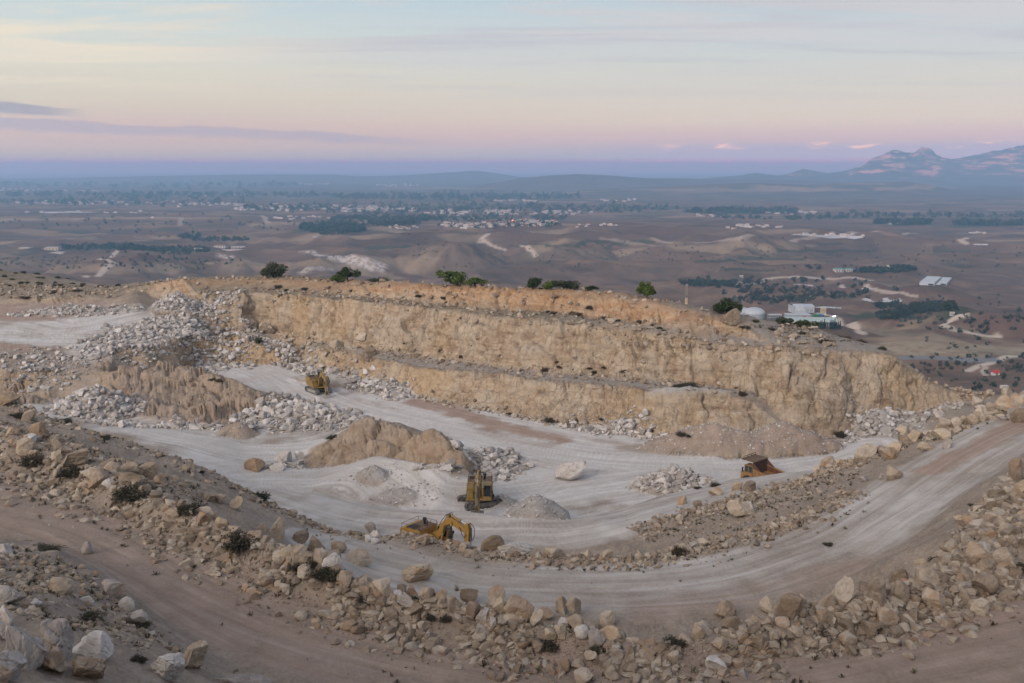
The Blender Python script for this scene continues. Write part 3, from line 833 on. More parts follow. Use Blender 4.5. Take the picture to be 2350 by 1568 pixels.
for s_ in ([(0, 505), (250, 500), (520, 500)], [(600, 517), (850, 510)], [(880, 528), (1080, 525), (1300, 528)], [(700, 548), (850, 543)], [(2040, 742), (2150, 735), (2250, 765)], [(760, 610), (900, 640)],
           [(1000, 500), (1100, 500)], [(0, 560), (200, 545), (330, 552)], [(1550, 565), (1750, 575)], [(480, 605), (600, 610)], [(2060, 778), (2200, 790)]):
    stroke(straw, s_, 45 if s_[0][1] < 560 else 22, 0.8, 0.7, 0.8)
for s_ in ([(0, 478), (300, 476)], [(1100, 522), (1500, 524), (1900, 520)], [(2170, 745), (2330, 760)], [(0, 515), (300, 512)], [(1750, 690), (2000, 700)], [(1300, 520), (1560, 535)], [(1200, 545), (1500, 544)],
           [(1660, 546), (1800, 544)], [(1800, 660), (2060, 665)], [(150, 600), (300, 600), (480, 585)], [(1900, 715), (2040, 730)], [(2150, 700), (2349, 690)]):
    stroke(plough, s_, 55 if s_[0][1] < 560 else 20, 0.9, 0.6, 0.8)
for s_ in ([(700, 530), (760, 527), (820, 520)], [(760, 505), (1000, 500)], [(200, 566), (320, 570), (480, 575)], [(0, 420), (400, 418), (700, 420)], [(800, 450), (1300, 448)], [(1650, 490), (1800, 488)], [(2030, 515), (2130, 513)], [(2200, 518), (2330, 516)],
           [(1960, 728), (2060, 722), (2180, 720)], [(900, 480), (1200, 470), (1700, 480)], [(100, 440), (700, 445)]):
    stroke(wood, s_, 90 if s_[0][1] < 500 else (40 if s_[0][1] < 560 else 16), 0.85, 0.6, 0.9)
rs_ = np.random.default_rng(5)
for i_ in range(110):
    px0, py0 = rs_.uniform(-30, 2300), 420 + 200 * rs_.random() ** 1.3
    ln_ = rs_.uniform(50, 230); sl_p = rs_.normal(0, 0.012)
    arr_, kk_ = [(plough, 0.85), (straw, 0.7), (wood, 0.8), (straw, 0.5), (plough, 0.6)][rs_.integers(0, 5)]
    w_ = rs_.uniform(9, 26) * (1 if py0 > 500 else (2.0 if py0 > 450 else 4.0)) * (0.45 if arr_ is wood else 1)
    stroke(arr_, [(px0 + ln_ * t_, py0 + ln_ * t_ * sl_p + rs_.normal(0, 0.4)) for t_ in (0, 0.33, 0.66, 1)], w_, kk_, 0.35, 0.35)
for k, a in (('track', track), ('marl', marl), ('plough', plough), ('white', white), ('straw', straw), ('wood', wood), ('asph', asph)):
    set_attr(valley_me, k, a)
# ------------------------------------------------------------------ materials of the setting
def mat_quarry():
    N = NT('quarry_ground')
    co = N.n('ShaderNodeTexCoord').outputs['Object']
    lime, pink, wall, och, stony, brush, road, tone = (N.attr(a) for a in ('lime', 'pink', 'wall', 'ochre', 'stony', 'brush', 'road', 'tone'))
    al, ac = N.attr('al'), N.attr('ac')
    cx = N.n('ShaderNodeCombineXYZ'); N.l(al, cx.inputs[0]); N.l(ac, cx.inputs[1])
    streak_v = N.scale_vec(cx.outputs[0], (0.05, 0.75, 1))
    streak = N.noise(streak_v, 1.0, 6, 0.6, 1.1)
    streak2 = N.noise(N.scale_vec(cx.outputs[0], (0.09, 2.6, 1)), 1.0, 5, 0.6, 0.3)
    n_big = N.noise(co, 0.07, 5, 0.6)
    n_mid = N.noise(co, 0.45, 6, 0.62)
    n_fine = N.noise(co, 3.2, 6, 0.68)
    n_grit = N.noise(co, 11.0, 4, 0.75)
    dirt = N.ramp(n_mid, [(0.25, (0.185, 0.145, 0.112)), (0.5, (0.265, 0.212, 0.168)), (0.75, (0.35, 0.29, 0.23))])
    dirt = N.mix(N.mapr(n_fine, 0.35, 0.7, 0, 0.45), dirt, (0.44, 0.39, 0.33))
    limec = N.ramp(N.math('ADD', N.math('MULTIPLY', streak, 0.6), N.math('MULTIPLY', n_mid, 0.4)), [(0.3, (0.42, 0.395, 0.365)), (0.5, (0.54, 0.52, 0.495)), (0.68, (0.66, 0.645, 0.63))])
    pinkc = N.ramp(N.math('ADD', N.math('MULTIPLY', streak2, 0.6), N.math('MULTIPLY', n_mid, 0.4)), [(0.3, (0.265, 0.19, 0.15)), (0.55, (0.37, 0.28, 0.23)), (0.75, (0.46, 0.385, 0.335))])
    c = N.mix(N.mapr(N.math('ADD', pink, N.math('MULTIPLY', N.math('SUBTRACT', n_mid, 0.5), 0.7)), 0.15, 0.75, 0, 1), dirt, pinkc)
    lf = N.math('ADD', lime, N.math('ADD', N.math('MULTIPLY', N.math('SUBTRACT', streak, 0.5), 0.55), N.math('MULTIPLY', N.math('SUBTRACT', n_big, 0.5), 0.6)))
    lf = N.math('MULTIPLY', N.mapr(lf, 0.22, 0.85, 0, 1), N.mapr(lime, 0.0, 0.15, 0, 1))
    c = N.mix(lf, c, limec)
    c = N.mix(N.attr('heap'), c, N.ramp(N.math('ADD', N.math('MULTIPLY', n_fine, 0.5), N.math('MULTIPLY', n_mid, 0.5)), [(0.3, (0.24, 0.22, 0.205)), (0.5, (0.355, 0.335, 0.315)), (0.7, (0.47, 0.45, 0.43))]))
    c = N.mix(N.math('MULTIPLY', N.attr('bench'), N.mapr(n_mid, 0.35, 0.6, 0.5, 0.9)), c, N.mix(n_fine, (0.19, 0.165, 0.145), (0.34, 0.315, 0.29)))
    c = N.mix(N.math('MULTIPLY', N.attr('tyre'), N.mapr(n_mid, 0.3, 0.6, 0.1, 0.55)), c, N.mix(1.0, c, (0.66, 0.63, 0.60), 'MULTIPLY'))
    # fine grit and scattered pebbles
    vp = N.voro(co, 2.6)
    peb = N.math('MULTIPLY', N.mapr(vp.outputs['Distance'], 0.28, 0.18, 0, 1), N.math('MULTIPLY', stony, N.mapr(n_mid, 0.42, 0.6, 0, 0.9)))
    c = N.mix(peb, c, N.mix(n_grit, (0.30, 0.25, 0.20), (0.52, 0.46, 0.39)))
    c = N.mix(N.math('MULTIPLY', stony, N.mapr(n_fine, 0.58, 0.75, 0, 0.6)), c, (0.11, 0.088, 0.066))
    # dry scrub ground on the plateau and the hill beyond
    br = N.ramp(n_mid, [(0.3, (0.09, 0.08, 0.055)), (0.5, (0.19, 0.155, 0.11)), (0.7, (0.30, 0.25, 0.19))])
    c = N.mix(N.math('MULTIPLY', brush, 0.85), c, br)
    # quarry faces
    st = N.noise(N.scale_vec(co, (0.22, 0.22, 1.3)), 1.0, 6, 0.65, 0.6)
    vert = N.noise(N.scale_vec(co, (0.9, 0.9, 0.12)), 1.0, 5, 0.62, 0.8)
    vw = N.voro(N.scale_vec(co, (0.55, 0.55, 0.65)), 1.0)
    rock = N.ramp(N.math('ADD', N.math('MULTIPLY', st, 0.5), N.math('ADD', N.math('MULTIPLY', vert, 0.2), N.math('MULTIPLY', n_mid, 0.3))), [(0.35, (0.17, 0.118, 0.078)), (0.46, (0.34, 0.255, 0.177)), (0.56, (0.465, 0.37, 0.268)), (0.68, (0.60, 0.515, 0.40))])
    rock = N.mix(N.mapr(N.noise(co, 0.16, 4, 0.6), 0.42, 0.62, 0, 0.55), rock, (0.50, 0.43, 0.345))
    rock = N.mix(N.mapr(tone, 0.45, 0.8, 0, 0.75), rock, N.mix(n_fine, (0.42, 0.29, 0.165), (0.54, 0.40, 0.245)))
    rock = N.mix(N.mapr(n_fine, 0.55, 0.75, 0, 0.45), rock, (0.50, 0.45, 0.38))
    rock = N.mix(N.math('MULTIPLY', N.attr('earth'), 0.8), rock, N.ramp(N.math('ADD', N.math('MULTIPLY', n_mid, 0.6), N.math('MULTIPLY', n_fine, 0.4)), [(0.3, (0.235, 0.165, 0.12)), (0.5, (0.365, 0.285, 0.22)), (0.7, (0.49, 0.415, 0.335))]))
    wrp = N.n('ShaderNodeTexNoise'); wrp.inputs['Scale'].default_value = 0.8; wrp.inputs['Detail'].default_value = 4; N.l(co, wrp.inputs['Vector'])
    wsc = N.n('ShaderNodeVectorMath', operation='SCALE'); N.l(wrp.outputs['Color'], wsc.inputs[0]); wsc.inputs['Scale'].default_value = 2.6
    wad = N.n('ShaderNodeVectorMath', operation='ADD'); N.l(co, wad.inputs[0]); N.l(wsc.outputs[0], wad.inputs[1])
    jn1 = N.voro(N.scale_vec(wad.outputs[0], (0.55, 0.55, 0.24)), 1.0, 'DISTANCE_TO_EDGE').outputs['Distance']
    jn2 = N.voro(N.scale_vec(wad.outputs[0], (1.1, 1.1, 0.9)), 1.0, 'DISTANCE_TO_EDGE').outputs['Distance']
    joint = N.math('MAXIMUM', N.math('MULTIPLY', N.mapr(jn1, 0.05, 0.0, 0, 1), N.mapr(n_big, 0.35, 0.6, 0.3, 0.95)), N.math('MULTIPLY', N.mapr(jn2, 0.06, 0.0, 0, 1), N.mapr(n_mid, 0.42, 0.6, 0, 0.55)))
    joint = N.math('MULTIPLY', joint, N.math('SUBTRACT', 1.0, N.math('MULTIPLY', N.attr('earth'), 0.7)))
    rock = N.mix(N.math('MULTIPLY', joint, 0.48), rock, (0.15, 0.105, 0.07))
    orange = N.ramp(N.math('ADD', N.math('MULTIPLY', st, 0.6), N.math('MULTIPLY', n_fine, 0.4)), [(0.34, (0.30, 0.155, 0.08)), (0.5, (0.45, 0.275, 0.155)), (0.64, (0.55, 0.42, 0.285))])
    rock = N.mix(N.math('MULTIPLY', och, N.mapr(n_mid, 0.3, 0.6, 0.35, 0.95)), rock, orange)
    c = N.mix(wall, c, rock)
    c = N.mix(N.math('MULTIPLY', N.math('MULTIPLY', och, 0.55), N.math('SUBTRACT', 1.0, wall)), c, orange)
    h = N.math('ADD', N.math('MULTIPLY', n_fine, 0.6), N.math('MULTIPLY', n_grit, 0.35))
    h = N.math('ADD', h, N.math('MULTIPLY', wall, N.math('MULTIPLY', n_mid, 1.2)))
    h = N.math('SUBTRACT', h, N.math('MULTIPLY', N.math('MULTIPLY', joint, wall), 0.7))
    crag = N.noise(N.scale_vec(co, (0.8, 0.8, 0.65)), 1.0, 8, 0.72, 0.5)
    blkc = N.voro(N.scale_vec(wad.outputs[0], (0.5, 0.5, 0.4)), 1.0)
    b0 = N.bump(N.math('MULTIPLY', N.math('ADD', crag, N.math('MULTIPLY', blkc.outputs['Distance'], 0.2)), wall), 0.6, 0.9)
    b = N.bump(h, 0.75, 0.25, b0)
    return N.finish(c, 0.95, b, spec=0.12)

def mat_valley():
    N = NT('valley_ground')
    co = N.n('ShaderNodeTexCoord').outputs['Object']
    warp = N.n('ShaderNodeTexNoise'); warp.inputs['Scale'].default_value = 0.004; N.l(co, warp.inputs['Vector'])
    vm = N.n('ShaderNodeVectorMath', operation='SCALE'); N.l(warp.outputs['Color'], vm.inputs[0]); vm.inputs['Scale'].default_value = 90
    va = N.n('ShaderNodeVectorMath', operation='ADD'); N.l(co, va.inputs[0]); N.l(vm.outputs[0], va.inputs[1])
    cw = va.outputs[0]
    f1 = N.voro(N.scale_vec(cw, (1 / 240., 1 / 90., 0), (0, 0, 0.25)), 1.0)
    f2 = N.voro(N.scale_vec(cw, (1 / 95., 1 / 150., 0), (0, 0, -0.3)), 1.0)
    sep1 = N.n('ShaderNodeSeparateColor'); N.l(f1.outputs['Color'], sep1.inputs[0])
    sep2 = N.n('ShaderNodeSeparateColor'); N.l(f2.outputs['Color'], sep2.inputs[0])
    field = N.ramp(sep1.outputs[0], [(0.0, (0.075, 0.056, 0.046)), (0.25, (0.15, 0.108, 0.082)), (0.45, (0.20, 0.148, 0.108)), (0.62, (0.11, 0.068, 0.053)), (0.80, (0.31, 0.235, 0.155)), (0.90, (0.05, 0.058, 0.036))], 'CONSTANT')
    field2 = N.ramp(sep2.outputs[1], [(0.0, (0.11, 0.085, 0.07)), (0.35, (0.185, 0.138, 0.105)), (0.6, (0.148, 0.108, 0.082)), (0.82, (0.24, 0.185, 0.13))], 'CONSTANT')
    c = N.mix(0.45, field, field2)
    nb = N.noise(co, 1 / 420., 5, 0.6)
    nm = N.noise(co, 1 / 60., 6, 0.65)
    nf = N.noise(co, 1 / 9., 5, 0.7)
    rangeland = N.ramp(nm, [(0.28, (0.058, 0.046, 0.038)), (0.45, (0.125, 0.096, 0.074)), (0.60, (0.20, 0.155, 0.118)), (0.76, (0.31, 0.25, 0.185))])
    # untilled land near, fields farther
    sx = N.n('ShaderNodeSeparateXYZ'); N.l(co, sx.inputs[0])
    far = N.mapr(N.math('ADD', sx.outputs[1], N.math('MULTIPLY', N.math('SUBTRACT', nb, 0.5), 1600)), 1500, 2600, 0.25, 0.9)
    c = N.mix(far, rangeland, c)
    c = N.mix(N.mapr(nf, 0.55, 0.72, 0, 0.5), c, (0.055, 0.052, 0.036))
    c = N.mix(N.mapr(nb, 0.55, 0.7, 0, 0.35), c, (0.075, 0.062, 0.055))
    c = N.mix(1.0, c, (0.90, 0.79, 0.73), 'MULTIPLY')
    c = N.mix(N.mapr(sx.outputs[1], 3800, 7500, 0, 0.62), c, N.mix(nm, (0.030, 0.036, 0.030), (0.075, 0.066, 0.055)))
    # higher slopes: pale marl with darker scrub
    geo = N.n('ShaderNodeNewGeometry'); gs = N.n('ShaderNodeSeparateXYZ'); N.l(geo.outputs['Normal'], gs.inputs[0])
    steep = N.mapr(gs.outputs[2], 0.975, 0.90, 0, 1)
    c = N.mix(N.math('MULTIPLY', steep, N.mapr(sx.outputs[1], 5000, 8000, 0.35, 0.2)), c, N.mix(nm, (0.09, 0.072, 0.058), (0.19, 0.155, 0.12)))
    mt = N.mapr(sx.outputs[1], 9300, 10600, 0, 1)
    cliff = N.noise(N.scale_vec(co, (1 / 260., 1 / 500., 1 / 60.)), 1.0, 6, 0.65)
    mtc = N.mix(N.math('MULTIPLY', N.mapr(cliff, 0.46, 0.62, 0, 1), N.mapr(gs.outputs[2], 0.99, 0.94, 0, 0.9)), (0.070, 0.066, 0.060), (0.58, 0.35, 0.30))  # pale cliff rock, its pink raised to imitate warm low sunlight
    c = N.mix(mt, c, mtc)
    c = N.mix(N.math('MULTIPLY', N.attr('straw'), N.mapr(nm, 0.3, 0.6, 0.5, 1)), c, (0.29, 0.225, 0.15))
    c = N.mix(N.attr('plough'), c, N.mix(nf, (0.095, 0.058, 0.046), (0.145, 0.092, 0.07)))
    c = N.mix(N.attr('wood'), c, N.mix(nf, (0.022, 0.032, 0.02), (0.06, 0.07, 0.042)))
    c = N.mix(N.math('MULTIPLY', N.attr('marl'), N.mapr(nf, 0.35, 0.6, 0.4, 1)), c, N.mix(nm, (0.22, 0.185, 0.12), (0.36, 0.315, 0.23)))
    c = N.mix(N.math('MULTIPLY', N.attr('white'), N.mapr(nf, 0.4, 0.55, 0.2, 1)), c, (0.52, 0.49, 0.46))
    c = N.mix(N.attr('track'), c, (0.46, 0.40, 0.33))
    c = N.mix(N.attr('asph'), c, (0.17, 0.18, 0.19))
    b = N.bump(N.math('ADD', nf, nm), 0.6, 2.0)
    return N.finish(c, 0.95, b, spec=0.1)

def mat_sea():
    N = NT('sea_water')
    co = N.n('ShaderNodeTexCoord').outputs['Object']
    b = N.bump(N.noise(co, 1 / 60., 4, 0.6), 0.25, 1.0)
    return N.finish((0.04, 0.075, 0.11), 0.75, b, spec=0.12)

quarry = link('quarry_ground', quarry_me, mat_quarry()); tag(quarry, kind='structure')
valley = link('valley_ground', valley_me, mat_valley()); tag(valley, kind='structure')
sea_me = np_mesh('sea', [(-45000, 15500, -199.5), (45000, 15500, -199.5), (45000, 78000, -199.5), (-45000, 78000, -199.5)], [(0, 1, 2, 3)])
sea = link('sea', sea_me, mat_sea()); tag(sea, kind='structure')

# unseen hill added behind the survey station, shaped to shade the near ground
hxs, hys = np.meshgrid(np.linspace(-160, 160, 161), np.linspace(-170, 6, 177), indexing='ij')
hb = np.clip(5 - hys, 0, None)
hzv = -3.3 + 0.30 * np.minimum(hb, 9) + 0.86 * np.clip(hb - 9, 0, 42) + 0.35 * np.clip(hb - 51, 0, None)
hzv = hzv + 1.2 * fbm(hxs, hys, None, 4, 0.08, 0.5, 401) * sstep(8, 20, hb) - 0.3 - 0.10 * np.clip(hxs - 10, 0, 80) * sstep(8, 30, hb)
shade_hill_me = np_mesh('hillside', np.stack([hxs.ravel(), hys.ravel(), hzv.ravel()], 1), grid_faces(161, 177), smooth=True)
for k_, v_ in (('lime', 0), ('pink', 0.1), ('wall', 0), ('ochre', 0), ('stony', 0.8), ('brush', 0.7), ('road', 0), ('al', 0), ('ac', 0), ('heap', 0), ('earth', 0), ('bench', 0), ('tyre', 0), ('tone', 0.5)):
    set_attr(shade_hill_me, k_, np.full(hxs.size, v_, np.float32))
hillside = link('hillside', shade_hill_me, quarry.data.materials[0]); tag(hillside, kind='structure')

# ------------------------------------------------------------------ air
HAZE_EXT = tuple(c + (1 - c) * (1 - math.sqrt(a)) for c, a in zip(HAZE_COLOR, HAZE_ABS))
hz = bpy.data.materials.new('haze_air'); hz.use_nodes = True
t_ = hz.node_tree; t_.nodes.clear()
ho = t_.nodes.new('ShaderNodeOutputMaterial'); pv = t_.nodes.new('ShaderNodeVolumePrincipled')
pv.inputs['Color'].default_value = (*HAZE_COLOR, 1)
pv.inputs['Absorption Color'].default_value = (*HAZE_ABS, 1)
pv.inputs['Density'].default_value = HAZE_DENSITY
pv.inputs['Anisotropy'].default_value = 0.0
t_.links.new(pv.outputs[0], ho.inputs['Volume'])
hx0, hx1, hy0, hy1, hz0, hz1 = -46000, 46000, -600, 79000, -260, 246
hv = [(a, b, c) for a in (hx0, hx1) for b in (hy0, hy1) for c in (hz0, hz1)]
haze_me = np_mesh('haze', hv, [(0, 1, 3, 2), (4, 6, 7, 5), (0, 4, 5, 1), (2, 3, 7, 6), (0, 2, 6, 4), (1, 5, 7, 3)])
haze = link('haze', haze_me, hz); tag(haze, kind='stuff')

# ------------------------------------------------------------------ sky, sun, camera
W = bpy.data.worlds.new('World'); scene.world = W; W.use_nodes = True
wt = W.node_tree; wt.nodes.clear()
class WN(NT):
    def __init__(self, t): self.t = t
N = WN(wt)
wo = N.n('ShaderNodeOutputWorld'); bg = N.n('ShaderNodeBackground')
tc = N.n('ShaderNodeTexCoord').outputs['Generated']
sp = N.n('ShaderNodeSeparateXYZ'); N.l(tc, sp.inputs[0])
elev = N.math('MULTIPLY', N.math('ARCSINE', sp.outputs[2]), 180 / math.pi)     # degrees
az = N.math('MULTIPLY', N.math('ARCTAN2', sp.outputs[0], sp.outputs[1]), 180 / math.pi)
skyt = N.n('ShaderNodeTexSky', sky_type='NISHITA'); skyt.sun_disc = False
skyt.sun_elevation = math.radians(SUN_EL); skyt.sun_rotation = math.radians(SUN_AZ)
skyt.altitude = 300; skyt.dust_density = 2.0
# clear twilight gradient, degrees above the horizon / 90
def g(*stops): return [(e / 40.0, lin(*c)) for e, c in stops]
eln = N.math('DIVIDE', elev, 40.0, clamp=True)
left = N.ramp(eln, g((0, (160, 170, 190)), (0.35, (170, 171, 187)), (1.0, (192, 180, 184)), (2.2, (204, 185, 184)), (3.4, (209, 200, 188)), (5.0, (214, 209, 197)), (7.0, (204, 212, 210)), (9.5, (188, 207, 216)), (14, (170, 192, 212)), (40, (112, 138, 178))))
right = N.ramp(eln, g((0, (162, 171, 194)), (0.8, (174, 175, 194)), (1.6, (200, 182, 190)), (2.6, (212, 200, 192)), (4.5, (208, 205, 199)), (7, (196, 206, 210)), (9.5, (184, 200, 212)), (14, (168, 188, 208)), (40, (110, 136, 176))))
azf = N.mapr(az, -24, 16, 0, 1)
clear = N.mix(azf, left, right)
# cloud sheets live on a plane far overhead so that they thin out towards the horizon
den = N.math('MAXIMUM', N.math('ADD', sp.outputs[2], 0.045), 0.01)
cu, cv = N.math('DIVIDE', sp.outputs[0], den), N.math('DIVIDE', sp.outputs[1], den)
cxy = N.n('ShaderNodeCombineXYZ'); N.l(cu, cxy.inputs[0]); N.l(cv, cxy.inputs[1])
cl = N.noise(N.scale_vec(cxy.outputs[0], (0.40, 1.05, 1), (0, 0, 0.30)), 1.0, 7, 0.55, 0.9)
cl2 = N.noise(N.scale_vec(cxy.outputs[0], (0.35, 1.5, 1), (0, 0, -0.22)), 1.0, 6, 0.6, 0.8)
high = N.mapr(cl, 0.44, 0.60, 0, 1)
hf = N.math('MULTIPLY', high, N.mapr(elev, 3.0, 8.0, 0, 0.95))
warm = N.mapr(az, -5, -24, 0, 1)
cloudc = N.mix(warm, lin(203, 203, 206), lin(236, 222, 202))
col = N.mix(hf, clear, cloudc)
col = N.mix(N.math('MULTIPLY', N.mapr(cl2, 0.46, 0.64, 0, 0.6), N.mapr(elev, 2.5, 6.5, 0, 1)), col, N.mix(warm, lin(188, 189, 198), lin(238, 222, 200)))
# long lilac bank low on the left
wv = N.noise(N.scale_vec(tc, (9, 9, 60)), 1.0, 5, 0.6, 0.3)
bank_lo = N.math('SUBTRACT', 1.45, N.math('MULTIPLY', N.math('ADD', az, 14), 0.030))
bank_hi = N.math('SUBTRACT', 2.55, N.math('MULTIPLY', N.math('ADD', az, 27), 0.040))
e2 = N.math('ADD', elev, N.math('MULTIPLY', N.math('SUBTRACT', wv, 0.5), 0.9))
k1 = N.n('ShaderNodeMath', operation='SUBTRACT'); N.l(e2, k1.inputs[0]); N.l(bank_lo, k1.inputs[1])
k2 = N.n('ShaderNodeMath', operation='SUBTRACT'); N.l(bank_hi, k2.inputs[0]); N.l(e2, k2.inputs[1])
bk = N.math('MULTIPLY', N.mapr(k1.outputs[0], -0.12, 0.25, 0, 1), N.mapr(k2.outputs[0], -0.05, 0.12, 0, 1))
bk = N.math('MULTIPLY', bk, N.mapr(az, -2, -9, 0, 0.75))
col = N.mix(bk, col, lin(176, 172, 188))
# dark sliver of cloud above it
k3 = N.math('ABSOLUTE', N.math('SUBTRACT', e2, N.math('SUBTRACT', 2.95, N.math('MULTIPLY', N.math('ADD', az, 27), 0.05))))
sl_ = N.math('MULTIPLY', N.mapr(k3, 0.28, 0.12, 0, 1), N.mapr(az, -22.0, -25, 0, 0.8))
col = N.mix(sl_, col, lin(160, 162, 180))
# grey lilac belt on the right with small lit cumulus tops along its edge
rb_ = N.math('MULTIPLY', N.mapr(N.math('ADD', elev, N.math('MULTIPLY', N.math('SUBTRACT', wv, 0.5), 0.35)), 1.35, 1.0, 0, 1), N.mapr(az, 2, 12, 0, 0.8))
col = N.mix(rb_, col, lin(176, 174, 198))
puff = N.noise(N.scale_vec(tc, (38, 38, 150)), 1.0, 4, 0.6)
pf = N.math('MULTIPLY', N.mapr(N.math('ABSOLUTE', N.math('SUBTRACT', elev, 1.15)), 0.30, 0.05, 0, 1), N.math('MULTIPLY', N.mapr(puff, 0.52, 0.66, 0, 1), N.mapr(az, 7, 11, 0, 0.9)))
col = N.mix(pf, col, lin(236, 200, 196))
sdv = N.n('ShaderNodeVectorMath', operation='DOT_PRODUCT'); N.l(tc, sdv.inputs[0]); sdv.inputs[1].default_value = (math.sin(math.radians(SUN_AZ)) * 0.97, math.cos(math.radians(SUN_AZ)) * 0.97, 0.22)
glow = N.mapr(sdv.outputs['Value'], 0.1, 1.0, 0, 1)
col = N.mix(glow, col, (GLOW * 1.0, GLOW * 0.90, GLOW * 0.82))
# the air between here and the sky pales and blues it near the horizon: the sky beyond is that much stronger
def vmix(op, a, b):
    nd = N.n('ShaderNodeVectorMath', operation=op)
    for q, s_ in ((a, nd.inputs[0]), (b, nd.inputs[1])):
        if isinstance(q, tuple): s_.default_value = q
        else: N.l(q, s_)
    return nd.outputs[0]
path = N.math('DIVIDE', -244.0, N.math('MAXIMUM', sp.outputs[2], 0.003))
trc = N.n('ShaderNodeCombineXYZ')
for i_ in range(3):
    N.l(N.math('MAXIMUM', N.math('EXPONENT', N.math('MULTIPLY', path, HAZE_DENSITY * HAZE_EXT[i_])), 0.05), trc.inputs[i_])
omt = vmix('SUBTRACT', (1, 1, 1), trc.outputs[0])
seen = vmix('MAXIMUM', vmix('DIVIDE', vmix('SUBTRACT', col, vmix('MULTIPLY', omt, HAZE_SEEN)), trc.outputs[0]), (0.02, 0.02, 0.02))
front = N.mapr(N.math('ABSOLUTE', az), 75, 45, 0, 1)
col = N.mix(front, col, seen)
nis = N.mix(1.0, skyt.outputs[0], (NISHITA_MIX,) * 3, 'MULTIPLY')
tot = N.mix(1.0, col, nis, 'ADD')
N.l(tot, bg.inputs['Color']); bg.inputs['Strength'].default_value = SKY_STRENGTH
N.l(bg.outputs[0], wo.inputs['Surface'])

sun_d = bpy.data.lights.new('sun', 'SUN'); sun_d.energy = SUN_ENERGY; sun_d.angle = math.radians(SUN_ANGLE); sun_d.color = SUN_COLOR
sun = bpy.data.objects.new('sun', sun_d); COL.objects.link(sun)
sd = Vector((math.sin(math.radians(SUN_AZ)) * math.cos(math.radians(SUN_EL)), math.cos(math.radians(SUN_AZ)) * math.cos(math.radians(SUN_EL)), math.sin(math.radians(SUN_EL))))
sun.rotation_euler = sd.to_track_quat('Z', 'Y').to_euler()

cam_d = bpy.data.cameras.new('camera'); cam = bpy.data.objects.new('camera', cam_d); COL.objects.link(cam)
cam_d.sensor_fit = 'HORIZONTAL'; cam_d.sensor_width = 36.0; cam_d.lens = 36.0 * FPX / 2349.0
cam_d.clip_start = 0.5; cam_d.clip_end = 200000
cam.location = (0, 0, 0); cam.rotation_euler = (math.radians(90) - PITCH, 0, 0)
scene.camera = cam
vs = scene.view_settings
vs.view_transform = 'Standard'; vs.look = 'None'; vs.gamma = 1.0; vs.use_curve_mapping = False; vs.exposure = EXPOSURE
scene.render.resolution_x, scene.render.resolution_y = 1024, 683
scene.cycles.max_bounces = 5; scene.cycles.diffuse_bounces = 3; scene.cycles.volume_bounces = 1; scene.cycles.transparent_max_bounces = 8
scene.cycles.use_denoising = True; scene.cycles.denoising_prefilter = 'ACCURATE'
# ------------------------------------------------------------------ stones
def ico(sub):
    bm = bmesh.new(); bmesh.ops.create_icosphere(bm, subdivisions=sub, radius=1.0)
    v = np.array([q.co[:] for q in bm.verts]); bm.verts.index_update()
    f = np.array([[q.index for q in p.verts] for p in bm.faces]); bm.free()
    return v, f
ICO = {k: ico(k) for k in (1, 2, 4, 5)}

def stone(sub, seed, cuts=13, rough=0.05, sharp=(0.50, 0.86)):
    """a block broken along flat planes, normalised to a unit box standing on z = 0"""
    r = np.random.default_rng(seed)
    v, f = ICO[sub]; v = v.copy()
    v *= r.uniform(0.75, 1.15, 3)
    for k in range(cuts):
        n = r.normal(size=3); n /= np.linalg.norm(n)
        d = r.uniform(*sharp)
        s = v @ n - d
        v -= np.outer(np.maximum(s, 0) * r.uniform(0.9, 1.0), n)
    if sub >= 3:
        nn = v / (np.linalg.norm(v, axis=1, keepdims=True) + 1e-6)
        o = seed * 3.1
        dn = fbm(v[:, 0] + o, v[:, 1], v[:, 2], 3, 1.1, 0.5, seed) * rough * 2.2 + fbm(v[:, 0] + o, v[:, 1], v[:, 2], 4, 3.5, 0.55, seed + 9) * rough * 0.9
        w1, w2, wa, wb, *_ = worley(v[:, 0] * 2.1 + o, v[:, 1] * 2.1, v[:, 2] * 2.1, seed + 3)
        dn += (wa - 0.5) * rough * 1.0 - rough * 0.9 * np.exp(-(w2 - w1) / 0.06)
        v = v + nn * dn[:, None]
    lo, hi = v.min(0), v.max(0)
    v = (v - (lo + hi) / 2) / (hi - lo)
    v[:, 2] += 0.5
    return v, f

